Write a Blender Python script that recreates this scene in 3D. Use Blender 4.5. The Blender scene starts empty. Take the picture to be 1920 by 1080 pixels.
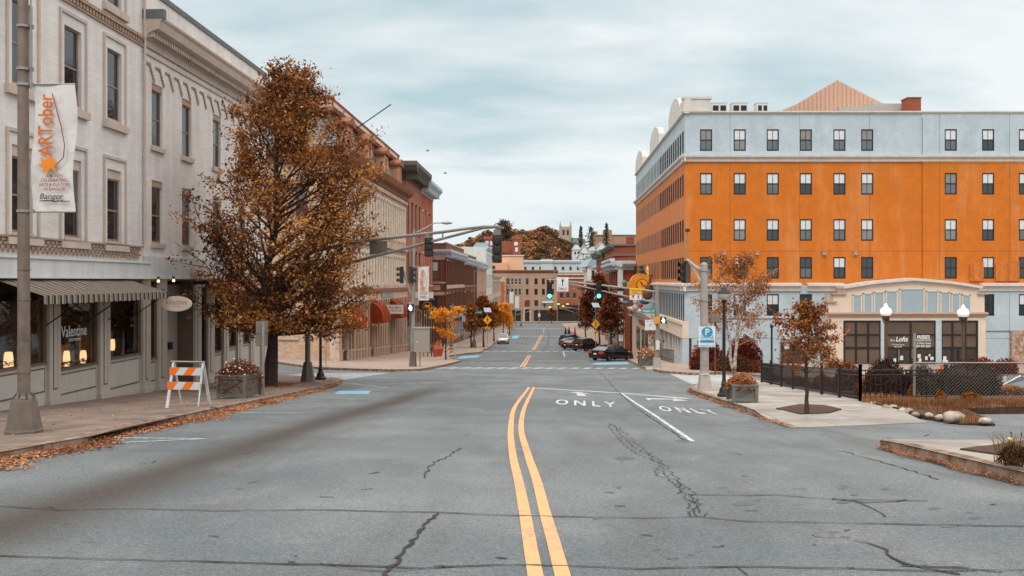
import bpy, bmesh, math, random
from mathutils import Vector, Matrix
R = random.Random(11)
SC = bpy.context.scene
COL = SC.collection
rad = math.radians
# ---------------------------------------------------------------- camera
FPX, CX, HY = 1600.0, 960.0, 527.0        # focal length in photo pixels, image centre, eye level row
cam = bpy.data.cameras.new("camera"); co = bpy.data.objects.new("camera", cam); COL.objects.link(co)
cam.sensor_width = 36; cam.lens = FPX/1920*36; cam.shift_y = -13/1920; cam.clip_end = 3000; cam.clip_start = .1
co.location = (0, 0, 0); co.rotation_euler = (rad(90), 0, 0); SC.camera = co
SC.view_settings.view_transform = 'Standard'; SC.view_settings.look = 'None'
SC.view_settings.exposure = 0.2; SC.view_settings.gamma = 1
SC.cycles.max_bounces = 6; SC.cycles.diffuse_bounces = 3; SC.cycles.transparent_max_bounces = 12
# ---------------------------------------------------------------- sky
W = bpy.data.worlds.new("World"); SC.world = W; W.use_nodes = True
nt = W.node_tree; nt.nodes.clear(); N = nt.nodes.new; L = nt.links.new
def mth(op, a, b=None, cl=False, tree=None):
    t = tree or nt; n = t.nodes.new('ShaderNodeMath'); n.operation = op; n.use_clamp = cl
    for i, v in enumerate((a, b)):
        if v is None: continue
        if isinstance(v, (int, float)): n.inputs[i].default_value = v
        else: t.links.new(v, n.inputs[i])
    return n.outputs[0]
def rng(t, v, a, b, c=0., d=1.):
    n = t.nodes.new('ShaderNodeMapRange'); t.links.new(v, n.inputs[0])
    for i, q in enumerate((a, b, c, d)): n.inputs[i+1].default_value = q
    return n.outputs[0]
def mixc(t, f, a, b, mode='MIX'):
    n = t.nodes.new('ShaderNodeMix'); n.data_type = 'RGBA'; n.blend_type = mode
    for i, v in ((0, f), (6, a), (7, b)):
        if isinstance(v, (int, float)): n.inputs[i].default_value = v
        elif isinstance(v, (tuple, list)): n.inputs[i].default_value = (*v[:3], 1)
        else: t.links.new(v, n.inputs[i])
    return n.outputs[2]
SUN_EL, SUN_ROT = rad(48), rad(200)
sky = N('ShaderNodeTexSky'); sky.sky_type = 'NISHITA'; sky.sun_disc = False
sky.sun_elevation = SUN_EL; sky.sun_rotation = SUN_ROT
tc = N('ShaderNodeTexCoord'); sp = N('ShaderNodeSeparateXYZ'); L(tc.outputs['Generated'], sp.inputs[0])
zc = mth('MAXIMUM', sp.outputs[2], 0.0); den = mth('ADD', zc, 0.14)
cb = N('ShaderNodeCombineXYZ'); L(mth('DIVIDE', sp.outputs[0], den), cb.inputs[0]); L(mth('DIVIDE', sp.outputs[1], den), cb.inputs[1])
def wnoise(scale, detail, off, dist=.4):
    mp = N('ShaderNodeMapping'); L(cb.outputs[0], mp.inputs[0]); mp.inputs['Location'].default_value = off; mp.inputs['Scale'].default_value = (.8, 1.25, 1)
    n = N('ShaderNodeTexNoise'); n.inputs['Scale'].default_value = scale; n.inputs['Detail'].default_value = detail
    n.inputs['Roughness'].default_value = .52; n.inputs['Distortion'].default_value = dist; L(mp.outputs[0], n.inputs[0]); return n.outputs[0]
n1 = wnoise(.62, 8, (4.3, 2.35, 0), .15); n2 = wnoise(1.6, 9, (7.7, 5.2, 0), .35)
cl = mth('ADD', mth('MULTIPLY', n1, .6), mth('MULTIPLY', n2, .4))
cf = rng(nt, cl, .36, .53)
ccol = mixc(nt, cf, (.47, .61, .65), (.85, .885, .885))
ccol = mixc(nt, rng(nt, sp.outputs[2], 0.0, .17, .85, 0.0), ccol, (.74, .82, .845))
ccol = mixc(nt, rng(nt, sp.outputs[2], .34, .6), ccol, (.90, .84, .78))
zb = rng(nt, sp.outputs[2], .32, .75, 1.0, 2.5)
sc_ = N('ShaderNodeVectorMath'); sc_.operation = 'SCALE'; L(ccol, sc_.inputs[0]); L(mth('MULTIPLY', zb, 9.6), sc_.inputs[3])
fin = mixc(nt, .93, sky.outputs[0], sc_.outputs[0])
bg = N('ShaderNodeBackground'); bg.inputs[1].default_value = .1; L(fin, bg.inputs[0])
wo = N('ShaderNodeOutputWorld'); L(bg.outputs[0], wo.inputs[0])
sl = bpy.data.lights.new("sun", 'SUN'); sl.energy = 1.0; sl.angle = rad(14); sl.color = (1, .95, .88)
so = bpy.data.objects.new("sun", sl); COL.objects.link(so); so.rotation_euler = (rad(42), 0, rad(-20))
# ---------------------------------------------------------------- helpers
def c(r, g, b, k=1.0):
    f = lambda v: (v/255/12.92 if v/255 <= .04045 else ((v/255+.055)/1.055)**2.4)*k
    return (f(r), f(g), f(b))
MATS = {}
def mat(name, col, rough=.75, metal=0., var=.12, vs=3., bump=0., bs=40., brick=None, emit=0., streak=0., speck=0., col2=None, c2s=1.2, spec=.35, alpha=None, planks=0):
    if name in MATS: return MATS[name]
    m = bpy.data.materials.new(name); m.use_nodes = True; t = m.node_tree
    b = t.nodes['Principled BSDF']; b.inputs['Roughness'].default_value = rough; b.inputs['Metallic'].default_value = metal
    b.inputs['Specular IOR Level'].default_value = spec
    ge = t.nodes.new('ShaderNodeNewGeometry'); pos = ge.outputs['Position']
    def nz(scale, detail=4, vec=None, ro=.55):
        n = t.nodes.new('ShaderNodeTexNoise'); n.inputs['Scale'].default_value = scale; n.inputs['Detail'].default_value = detail
        n.inputs['Roughness'].default_value = ro
        t.links.new(vec or pos, n.inputs[0]); return n.outputs[0]
    cur = col
    if col2: cur = mixc(t, rng(t, nz(c2s, 5), .45, .62), cur, col2)
    hgt = None
    if brick:
        bw, bh, mort, amt = brick
        s = t.nodes.new('ShaderNodeSeparateXYZ'); t.links.new(pos, s.inputs[0])
        q = t.nodes.new('ShaderNodeCombineXYZ'); t.links.new(mth('ADD', s.outputs[0], s.outputs[1], tree=t), q.inputs[0])
        if bh > 0: t.links.new(s.outputs[2], q.inputs[1])
        else:
            bh = -bh; t.links.new(s.outputs[0], q.inputs[0]); t.links.new(s.outputs[1], q.inputs[1])
        br = t.nodes.new('ShaderNodeTexBrick'); t.links.new(q.outputs[0], br.inputs[0]); br.inputs['Scale'].default_value = 1
        br.inputs['Brick Width'].default_value = bw; br.inputs['Row Height'].default_value = bh; br.inputs['Mortar Size'].default_value = min(bh*.09, .012)
        br.inputs['Color1'].default_value = (.78, .78, .78, 1); br.inputs['Color2'].default_value = (1.18, 1.18, 1.18, 1); br.inputs['Mortar'].default_value = (*mort, 1)
        cur = mixc(t, amt, cur, br.outputs[0], 'MULTIPLY'); hgt = mth('SUBTRACT', 1.0, br.outputs[1], tree=t)
    if var:
        n = rng(t, nz(vs), .3, .7, 1-var, 1+var)
        v = t.nodes.new('ShaderNodeVectorMath'); v.operation = 'SCALE'
        if isinstance(cur, tuple): v.inputs[0].default_value = cur
        else: t.links.new(cur, v.inputs[0])
        t.links.new(n, v.inputs[3]); cur = v.outputs[0]
    if speck:
        n = rng(t, nz(90, 2, ro=.8), .32, .68, 1-speck, 1+speck)
        v = t.nodes.new('ShaderNodeVectorMath'); v.operation = 'SCALE'; t.links.new(cur, v.inputs[0]); t.links.new(n, v.inputs[3]); cur = v.outputs[0]
    if streak:
        mp = t.nodes.new('ShaderNodeMapping'); t.links.new(pos, mp.inputs[0]); mp.inputs['Scale'].default_value = (1.6, 1.6, .14)
        n = rng(t, nz(1.3, 6, mp.outputs[0], .65), .35, .7, 1+streak*.4, 1-streak)
        v = t.nodes.new('ShaderNodeVectorMath'); v.operation = 'SCALE'; t.links.new(cur, v.inputs[0]); t.links.new(n, v.inputs[3]); cur = v.outputs[0]
    if isinstance(cur, tuple): b.inputs['Base Color'].default_value = (*cur, 1)
    else: t.links.new(cur, b.inputs['Base Color'])
    if bump or brick:
        bn = t.nodes.new('ShaderNodeBump'); bn.inputs['Distance'].default_value = .01
        bn.inputs['Strength'].default_value = bump or .5
        h = nz(bs, 3)
        if hgt is not None: h = mth('ADD', mth('MULTIPLY', h, .4, tree=t), hgt, tree=t)
        t.links.new(h, bn.inputs['Height']); t.links.new(bn.outputs[0], b.inputs['Normal'])
    if emit:
        b.inputs['Emission Color'].default_value = (*col, 1); b.inputs['Emission Strength'].default_value = emit
    MATS[name] = m; return m
def leafmat(name, cols, trans=.3):
    if name in MATS: return MATS[name]
    m = bpy.data.materials.new(name); m.use_nodes = True; t = m.node_tree; t.nodes.clear()
    g = t.nodes.new('ShaderNodeNewGeometry'); r = t.nodes.new('ShaderNodeValToRGB'); r.color_ramp.interpolation = 'LINEAR'
    e = r.color_ramp.elements
    while len(e) < len(cols): e.new(.5)
    for i, q in enumerate(cols): e[i].position = i/(len(cols)-1); e[i].color = (*q, 1)
    n = t.nodes.new('ShaderNodeTexNoise'); n.inputs['Scale'].default_value = .55; t.links.new(g.outputs['Position'], n.inputs[0])
    f = mth('ADD', mth('MULTIPLY', g.outputs['Random Per Island'], .6, tree=t), rng(t, n.outputs[0], .3, .7, -.1, .5), tree=t, cl=True)
    t.links.new(f, r.inputs[0])
    d = t.nodes.new('ShaderNodeBsdfDiffuse'); tr = t.nodes.new('ShaderNodeBsdfTranslucent'); mx = t.nodes.new('ShaderNodeMixShader'); o = t.nodes.new('ShaderNodeOutputMaterial')
    for q in (d, tr): t.links.new(r.outputs[0], q.inputs[0])
    mx.inputs[0].default_value = trans; t.links.new(d.outputs[0], mx.inputs[1]); t.links.new(tr.outputs[0], mx.inputs[2]); t.links.new(mx.outputs[0], o.inputs[0])
    MATS[name] = m; return m
def shopglass():
    if 'shop_glass' in MATS: return MATS['shop_glass']
    m = bpy.data.materials.new('shop_glass'); m.use_nodes = True; t = m.node_tree; t.nodes.clear()
    f = t.nodes.new('ShaderNodeFresnel'); f.inputs[0].default_value = 1.85
    a = t.nodes.new('ShaderNodeBsdfTransparent'); a.inputs[0].default_value = (.74, .78, .80, 1)
    g = t.nodes.new('ShaderNodeBsdfGlossy'); g.inputs[1].default_value = .02; mx = t.nodes.new('ShaderNodeMixShader'); o = t.nodes.new('ShaderNodeOutputMaterial')
    t.links.new(f.outputs[0], mx.inputs[0]); t.links.new(a.outputs[0], mx.inputs[1]); t.links.new(g.outputs[0], mx.inputs[2]); t.links.new(mx.outputs[0], o.inputs[0])
    MATS['shop_glass'] = m; return m
class Fr:
    """facade frame: u along the wall (world distance), o outward, z up"""
    def __init__(s, ox, oy, dx, dy, nx, ny):
        s.o = (ox, oy); s.d = (dx, dy); l = math.hypot(nx, ny); s.n = (nx/l, ny/l)
        s.ang = math.atan2(s.n[0], -s.n[1])           # so that local -y looks outward
        s.k = dx
    def p(s, u, o, z): return (s.o[0]+u*s.d[0]+o*s.n[0], s.o[1]+u*s.d[1]+o*s.n[1], z)
    def u(s, px): r = (px-CX)/FPX; return s.o[0]/(r-s.k)      # for walls running away from the viewer
    def z(s, px, py): return (HY-py)/FPX*s.u(px)
def Lf(ox, k=.0375): return Fr(ox, 0, k, 1, 1, -k)
def Rf(ox, k=.0475): return Fr(ox, 0, k, 1, -1, k)
def Ff(y): return Fr(0, y, 1, 0, 0, -1)
PM = {}
_txt = {}
def textmesh(s, bold=0.):
    key = (s, bold)
    if key in _txt: return _txt[key]
    cu = bpy.data.curves.new("t", 'FONT'); cu.body = s; cu.size = 1; cu.offset = bold; cu.resolution_u = 3; cu.align_x = 'CENTER'
    o = bpy.data.objects.new("t", cu); COL.objects.link(o); bpy.context.view_layer.update()
    me = bpy.data.meshes.new_from_object(o.evaluated_get(bpy.context.evaluated_depsgraph_get()))
    v = [(q.co.x, q.co.y) for q in me.vertices]; f = [tuple(p.vertices) for p in me.polygons]
    bpy.data.objects.remove(o); bpy.data.curves.remove(cu); bpy.data.meshes.remove(me)
    _txt[key] = (v, f); return v, f
class MB:
    def __init__(s): s.v = []; s.f = []; s.m = []; s.cm = 0
    def add(s, vs, fs, m=None):
        b = len(s.v); s.v.extend(vs); s.f.extend([tuple(i+b for i in f) for f in fs]); s.m.extend([s.cm if m is None else m]*len(fs)); return s
    def box(s, x0, x1, y0, y1, z0, z1, m=None):
        return s.add([(x0,y0,z0),(x1,y0,z0),(x1,y1,z0),(x0,y1,z0),(x0,y0,z1),(x1,y0,z1),(x1,y1,z1),(x0,y1,z1)],
            [(0,3,2,1),(4,5,6,7),(0,1,5,4),(1,2,6,5),(2,3,7,6),(3,0,4,7)], m)
    def fb(s, F, u0, u1, o0, o1, z0, z1, m=None):
        return s.add([F.p(u,o,z) for z in (z0,z1) for (u,o) in ((u0,o0),(u1,o0),(u1,o1),(u0,o1))],
            [(0,3,2,1),(4,5,6,7),(0,1,5,4),(1,2,6,5),(2,3,7,6),(3,0,4,7)], m)
    def poly(s, pts, m=None): return s.add(list(pts), [tuple(range(len(pts)))], m)
    def prism(s, pts, vec, m=None):
        n = len(pts); v = [tuple(p) for p in pts]+[(p[0]+vec[0],p[1]+vec[1],p[2]+vec[2]) for p in pts]
        return s.add(v, [tuple(range(n-1,-1,-1)), tuple(range(n,2*n))]+[(i,(i+1)%n,n+(i+1)%n,n+i) for i in range(n)], m)
    def path(s, pts, rs, n=8, m=None, caps=True):
        pts = [Vector(p) for p in pts]
        if isinstance(rs, (int,float)): rs = [rs]*len(pts)
        vs = []; fs = []; ref = None
        for i, p in enumerate(pts):
            d = (pts[min(i+1,len(pts)-1)]-pts[max(i-1,0)]).normalized()
            if ref is None: ref = Vector((0,0,1)) if abs(d.z) < .9 else Vector((1,0,0))
            a = d.cross(ref)
            if a.length < 1e-4: a = d.cross(Vector((.3,.9,.1)))
            a.normalize(); b = d.cross(a).normalized()
            for k in range(n):
                t = 2*math.pi*k/n; q = p+(a*math.cos(t)+b*math.sin(t))*rs[i]; vs.append((q.x,q.y,q.z))
        for i in range(len(pts)-1):
            for k in range(n): fs.append((i*n+k, i*n+(k+1)%n, (i+1)*n+(k+1)%n, (i+1)*n+k))
        if caps: fs.append(tuple(range(n))); fs.append(tuple(range((len(pts)-1)*n, len(pts)*n)))
        return s.add(vs, fs, m)
    def lathe(s, cen, prof, n=16, m=None, ang=0., sx=1., sy=1.):
        vs = []; fs = []
        for r, z in prof:
            for k in range(n):
                t = 2*math.pi*k/n+ang; vs.append((cen[0]+r*math.cos(t)*sx, cen[1]+r*math.sin(t)*sy, cen[2]+z))
        for i in range(len(prof)-1):
            for k in range(n): fs.append((i*n+k, i*n+(k+1)%n, (i+1)*n+(k+1)%n, (i+1)*n+k))
        fs.append(tuple(range(n-1,-1,-1))); fs.append(tuple(range((len(prof)-1)*n, len(prof)*n)))
        return s.add(vs, fs, m)
    def text(s, txt, cen, xd, up, h, shear=0., bold=0., wid=None, m=None):
        v, f = textmesh(txt, bold)
        if wid:
            xs = [q[0] for q in v]; k = wid/(max(xs)-min(xs))
        else: k = h/.7
        out = []
        for x, y in v:
            y2 = y/.7*h; x2 = x*k+shear*y2
            out.append(tuple(cen[i]+xd[i]*x2+up[i]*y2 for i in range(3)))
        return s.add(out, f, m)
    def build(s, name, mats, parent=None, smooth=False, recalc=True, label=None):
        if not isinstance(mats, (list, tuple)): mats = [mats]
        me = bpy.data.meshes.new(name)
        vs = s.v
        if parent is not None and parent in PM:
            inv = PM[parent]; vs = [inv @ Vector(v) for v in vs]
        me.from_pydata([tuple(v) for v in vs], [], s.f)
        for m in mats: me.materials.append(m)
        if any(s.m): me.polygons.foreach_set('material_index', s.m)
        if recalc and len(s.f) < 60000:
            b = bmesh.new(); b.from_mesh(me); bmesh.ops.recalc_face_normals(b, faces=b.faces); b.to_mesh(me); b.free()
        if smooth: me.polygons.foreach_set('use_smooth', [True]*len(me.polygons))
        o = bpy.data.objects.new(name, me); COL.objects.link(o)
        if parent is not None: o.parent = parent; PM[o] = PM.get(parent, Matrix())
        if smooth == 'auto':
            md = o.modifiers.new('es', 'EDGE_SPLIT'); md.split_angle = rad(35)
        if label: o['label'] = label
        return o
def tag(o, label=None, cat=None, group=None, kind=None):
    for k, v in (('label',label),('category',cat),('group',group),('kind',kind)):
        if v: o[k] = v
    return o
def thing(name, label, cat, loc, rz=0., group=None):
    o = bpy.data.objects.new(name, None); COL.objects.link(o); o.location = loc; o.rotation_euler = (0,0,rz); o.empty_display_size = .3
    PM[o] = (Matrix.Translation(Vector(loc)) @ Matrix.Rotation(rz, 4, 'Z')).inverted()
    return tag(o, label, cat, group)
def copy_tree(o, loc=None, rz=None, label=None, parent=None, scale=None):
    q = o.copy(); COL.objects.link(q)
    if parent is not None: q.parent = parent
    if loc is not None: q.location = loc
    if rz is not None: q.rotation_euler = (0,0,rz)
    if scale: q.scale = (scale,)*3
    if label: q['label'] = label
    for ch in list(o.children): copy_tree(ch, parent=q)
    return q
def struct(o, label=None): o['kind'] = 'structure'; return o
# ---------------------------------------------------------------- terrain
KN = [(-20,-.4),(-5,-1.28),(0,-1.6),(6,-1.97),(35,-4.4),(76,-7.2),(145,-10.7),(320,-15.4),(420,-15.6),(900,-15.6)]
def P(y):
    if y <= KN[0][0]: return KN[0][1]
    for i in range(len(KN)-1):
        x0, z0 = KN[i]; x1, z1 = KN[i+1]
        if y <= x1:
            def sl_(j):
                if j <= 0 or j >= len(KN)-1: return (KN[min(j+1,len(KN)-1)][1]-KN[max(j-1,0)][1])/(KN[min(j+1,len(KN)-1)][0]-KN[max(j-1,0)][0])
                a = (KN[j][1]-KN[j-1][1])/(KN[j][0]-KN[j-1][0]); b = (KN[j+1][1]-KN[j][1])/(KN[j+1][0]-KN[j][0]); return 2*a*b/(a+b) if a*b > 0 else 0
            h = x1-x0; t = (y-x0)/h; m0, m1 = sl_(i)*h, sl_(i+1)*h
            return (2*t**3-3*t*t+1)*z0+(t**3-2*t*t+t)*m0+(-2*t**3+3*t*t)*z1+(t**3-t*t)*m1
    return KN[-1][1]
def sstep(t): t = max(0, min(1, t)); return t*t*(3-2*t)
def gz(x, y):
    z = P(y)
    if x < -7: z -= .042*min(-x-7, 9)*(1-sstep((y-22)/26))
    return z
def G(px, py, h=0.):
    """ground point seen at a pixel of the photograph"""
    r = (px-CX)/FPX; q = (py-HY)/FPX; lo, hi = 1.0, 700.0
    for _ in range(50):
        m = (lo+hi)/2
        if -(gz(r*m, m)+h) > q*m: lo = m
        else: hi = m
    return (r*lo, lo, gz(r*lo, lo)+h)
def cutpoly(pts, h, sx=3., sy=1.5):
    b = bmesh.new(); f = b.faces.new([b.verts.new((p[0],p[1],0)) for p in pts]); bmesh.ops.triangulate(b, faces=[f])
    ys = [p[1] for p in pts]; xs = [p[0] for p in pts]
    y = math.ceil(min(ys)/sy)*sy
    while y < max(ys):
        bmesh.ops.bisect_plane(b, geom=b.verts[:]+b.edges[:]+b.faces[:], plane_co=(0,y,0), plane_no=(0,1,0)); y += sy*(1 if y < 60 else 4)
    x = math.ceil(min(xs)/sx)*sx
    while x < max(xs):
        bmesh.ops.bisect_plane(b, geom=b.verts[:]+b.edges[:]+b.faces[:], plane_co=(x,0,0), plane_no=(1,0,0)); x += sx
    b.verts.index_update()
    v = [(q.co.x, q.co.y, gz(q.co.x, q.co.y)+h) for q in b.verts]; fs = [tuple(q.index for q in f.verts) for f in b.faces]
    b.free(); return v, fs
# override terrain with the side street that climbs to the left beyond the second block
_gz0 = gz
def gz(x, y):
    z = _gz0(x, y)
    if x < -13 and y > 48: z += .06*min(-x-13, 14)*sstep((y-48)/14)*(1-sstep((y-95)/40))
    if x > 13.5 and 25 < y < 56: z -= 1.0*sstep((x-13.5)/3.5)*sstep((y-26)/4)*(1-sstep((y-50)/5))      # sunken car park
    return z
# ---------------------------------------------------------------- ground materials
def road_mat():
    m = bpy.data.materials.new('asphalt'); m.use_nodes = True; t = m.node_tree; b = t.nodes['Principled BSDF']; b.inputs['Roughness'].default_value = .86
    b.inputs['Specular IOR Level'].default_value = .25
    g = t.nodes.new('ShaderNodeNewGeometry'); s = t.nodes.new('ShaderNodeSeparateXYZ'); t.links.new(g.outputs[0], s.inputs[0])
    def nz(sc, det, ro=.6, map_=None):
        n = t.nodes.new('ShaderNodeTexNoise'); n.inputs['Scale'].default_value = sc; n.inputs['Detail'].default_value = det; n.inputs['Roughness'].default_value = ro
        if map_:
            mp = t.nodes.new('ShaderNodeMapping'); mp.inputs['Scale'].default_value = map_; t.links.new(g.outputs[0], mp.inputs[0]); t.links.new(mp.outputs[0], n.inputs[0])
        else: t.links.new(g.outputs[0], n.inputs[0])
        return n.outputs[0]
    base = mixc(t, rng(t, nz(.22, 5), .38, .62), (.106, .125, .134), (.160, .179, .186))
    base = mixc(t, rng(t, nz(1.5, 6, .6, (1, .22, 1)), .48, .72, 0, .75), base, (.098, .104, .106))
    base = mixc(t, rng(t, nz(.9, 7, .7), .56, .7, 0, .5), base, (.20, .21, .21))
    sp_ = rng(t, nz(75, 2, .9), .3, .7, .52, 1.55); sp2 = rng(t, nz(24, 3, .8), .35, .65, .82, 1.18)
    k = mth('MULTIPLY', sp_, sp2, tree=t)
    # oily wheel track down the lane
    dx = mth('SUBTRACT', s.outputs[0], mth('ADD', mth('MULTIPLY', s.outputs[1], .038, tree=t), -4.52, tree=t), tree=t)
    dx = mth('ADD', dx, mth('MULTIPLY', mth('SUBTRACT', nz(.35, 3), .5, tree=t), .5, tree=t), tree=t)
    e = mth('POWER', 2.718, mth('MULTIPLY', mth('MULTIPLY', dx, dx, tree=t), -2.6, tree=t), tree=t)
    e = mth('MULTIPLY', e, rng(t, s.outputs[1], 28, 42, 1, 0), tree=t)
    # paler polished strip next to the centre and patch dabs
    base = mixc(t, mth('MULTIPLY', e, .95, tree=t), base, (.058, .049, .044))
    d2 = mth('SUBTRACT', s.outputs[0], mth('ADD', mth('MULTIPLY', s.outputs[1], .045, tree=t), 1.2, tree=t), tree=t)
    e2 = mth('POWER', 2.718, mth('MULTIPLY', mth('MULTIPLY', d2, d2, tree=t), -1.2, tree=t), tree=t)
    e2 = mth('MULTIPLY', e2, mth('MULTIPLY', rng(t, s.outputs[1], 22, 34, 0, .4), rng(t, nz(.5, 3), .4, .65), tree=t), tree=t)
    base = mixc(t, e2, base, (.11, .12, .125))
    v = t.nodes.new('ShaderNodeVectorMath'); v.operation = 'SCALE'; t.links.new(base, v.inputs[0]); t.links.new(k, v.inputs[3]); t.links.new(v.outputs[0], b.inputs['Base Color'])
    bn = t.nodes.new('ShaderNodeBump'); bn.inputs['Strength'].default_value = .45; bn.inputs['Distance'].default_value = .006; t.links.new(sp_, bn.inputs['Height']); t.links.new(bn.outputs[0], b.inputs['Normal'])
    return m
M_road = road_mat()
M_earth = mat('earth', c(105,85,65), .95, bump=.6, bs=12)
M_walk = mat('worn_brown_walk', c(128,112,102), .9, var=.18, vs=1.5, brick=(.2,-.1,(.6,.58,.56),.5), col2=c(104,92,86), c2s=.8, speck=.12)
M_walkb = mat('brick_walk', c(160,143,132), .9, var=.16, vs=1.2, brick=(.2,-.1,(.7,.66,.62),.5), speck=.1)
M_conc = mat('concrete_walk', c(152,147,141), .9, var=.1, vs=.9, brick=(1.6,-1.5,(.55,.55,.55),.9), speck=.12, col2=c(136,130,124))
M_kerb = mat('granite_kerb', c(142,122,106), .85, var=.2, vs=5, speck=.25, col2=c(104,74,54), c2s=3.5)
M_mulch = mat('mulch', c(72,52,42), .95, var=.4, vs=14, bump=.9, bs=18)
def worn(name, col, thr, pc):
    m = bpy.data.materials.new(name); m.use_nodes = True; t = m.node_tree; b = t.nodes['Principled BSDF']; b.inputs['Roughness'].default_value = .8
    g = t.nodes.new('ShaderNodeNewGeometry')
    n = t.nodes.new('ShaderNodeTexNoise'); n.inputs['Scale'].default_value = 14; n.inputs['Detail'].default_value = 8; n.inputs['Roughness'].default_value = .75; t.links.new(g.outputs[0], n.inputs[0])
    n2_ = t.nodes.new('ShaderNodeTexNoise'); n2_.inputs['Scale'].default_value = .9; n2_.inputs['Detail'].default_value = 3; t.links.new(g.outputs[0], n2_.inputs[0])
    f = rng(t, mth('ADD', mth('MULTIPLY', n.outputs[0], .75, tree=t), mth('MULTIPLY', n2_.outputs[0], .25, tree=t), tree=t), thr, thr+.07)
    t.links.new(mixc(t, f, col, pc), b.inputs['Base Color']); return m
M_yel = worn('yellow_paint', c(224,158,108), .5, c(170,140,115)); M_wht = worn('white_paint', c(200,204,206), .475, c(140,148,152)); M_wht2 = worn('worn_white_paint', c(196,204,208), .46, c(140,150,155))
M_blu = worn('blue_paint', c(112,175,205), .49, c(130,150,160)); M_crk = mat('tar_crack', c(50,46,44), .9, var=.3, vs=9)
# ---------------------------------------------------------------- ground sheets
def sheet(name, xs, ys, m, h):
    mb = MB(); vs = [(x,y,gz(x,y)+h) for y in ys for x in xs]; n = len(xs)
    mb.add(vs, [(j*n+i, j*n+i+1, (j+1)*n+i+1, (j+1)*n+i) for j in range(len(ys)-1) for i in range(n-1)])
    o = mb.build(name, m, smooth=True); struct(o); return o
XS = [-400,-200,-110,-70,-50,-35]+[-30+i*1. for i in range(24)]+[-6+i*3. for i in range(4)]+[6,9]+[12+i for i in range(8)]+[20+2*i for i in range(5)]+[30,45,70,110,200,400]
YS = [-20+i*1. for i in range(120)]+[100+i*4. for i in range(56)]+[330,420]
sheet('road', XS, YS, M_road, 0)
sheet('ground', [-900,-400,0,400,900], [330,420,900,2500], M_earth, -.3)
def slab(name, pts, h, m, kerb=None):
    hf = h if callable(h) else (lambda x, y: h)
    v, f = cutpoly(pts, 0); v = [(a[0], a[1], a[2]+hf(a[0],a[1])) for a in v]; mb = MB(); mb.add(v, f)
    for a, b in zip(pts, pts[1:]+pts[:1]):
        if max(abs(a[0]),abs(b[0]),abs(a[1]-30),abs(b[1]-30)) < 30 and min(hf(*a), hf(*b)) < .1 or kerb is None and name != 'sidewalk': mb.add([(q[0],q[1],gz(*q)+e) for q, e in ((a,-.3),(b,-.3),(b,hf(*b)-.001),(a,hf(*a)-.001))], [(0,1,2,3)])
    struct(mb.build(name, m))
    if kerb:
        mk = MB()
        for (a, b) in zip(kerb[:-1], kerb[1:]):
            l = math.hypot(b[0]-a[0], b[1]-a[1]); n = max(1, int(l/1.8)); nx, ny = -(b[1]-a[1])/l, (b[0]-a[0])/l
            for i in range(n):
                t0, t1 = i/n, (i+1)/n-.012/l*1.0; q = []
                j = R.uniform(-.008,.008)
                for t in (t0, t1):
                    x, y = a[0]+(b[0]-a[0])*t, a[1]+(b[1]-a[1])*t
                    for (s_, zz) in ((0,-.3),(.015,hf(x,y)-.02+j),(.035,hf(x,y)+.008+j),(.17,hf(x,y)+.006+j),(.17,-.3)):
                        q.append((x+nx*s_*kerb_side, y+ny*s_*kerb_side, gz(x,y)+zz))
                mk.add(q, [(k, k+1, k+6, k+5) for k in range(4)]+[(0,1,2,3,4),(5,6,7,8,9)])
        struct(mk.build('kerb', M_kerb))
def g2(px, py): q = G(px, py); return (q[0], q[1])
kerb_side = 1
K1 = [(-6.5,-8),(-6.6,2),g2(-60,885),g2(0,868),g2(100,848),g2(165,836),g2(180,824),g2(350,789),g2(490,757),g2(600,731),g2(630,723)]
K1b = [(-7.95,40.2),(-8.5,42.3),(-9.8,44.2),(-12.5,46.3),(-15,48.2),(-60,49)]
slab('sidewalk', K1+K1b+[(-60,-8)], .14, M_walk, K1+K1b)
K2 = [(-60,86),(-30,76),g2(511,681),g2(560,688),g2(594,692),g2(660,695),g2(733,697),g2(790,695.5),g2(835,687),g2(864,679),g2(846,675),g2(843,669),g2(875,664.5),g2(903,662),g2(908,656),(-3.4,118),(-3.1,145),(-1.7,190),(-.6,240),(.8,300),(-3,309),(-60,311)]
slab('sidewalk', K2+[(-60,86)], .14, M_walkb, K2)
kerb_side = -1
K3 = [g2(1484,803),g2(1440,789),g2(1400,774),g2(1350,757),g2(1300,739),g2(1291,733),g2(1298,727),g2(1330,722),(12,38.4),(40,40)]
H3 = lambda x, y: .015+.125*sstep((y-17.4)/2.6)
slab('sidewalk', K3+[(40,33),(11.6,33.6)]+[g2(1613,760),g2(1740,793),g2(1600,799)], H3, M_conc, K3)
K4 = [(60,55.5),g2(1440,710),g2(1300,704),g2(1243,700),g2(1205,691),g2(1185,681),g2(1172,674),(12.2,110),(13.3,145),(15,200),(17.4,300),(22,309),(70,311)]
kerb_side = 1
slab('sidewalk', [(60,68.4)]+K4[::1]+[(70,309),(70,68.4)] if False else K4+[(70,55.5)], .14, M_walkb, None)
kerb_side = -1
mk_ = K4
slab('sidewalk', [(-7.5,318),(-60,317),(-60,340),(60,340),(60,317),(25,318)], .14, M_walkb, None)
kerb_side = -1
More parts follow.
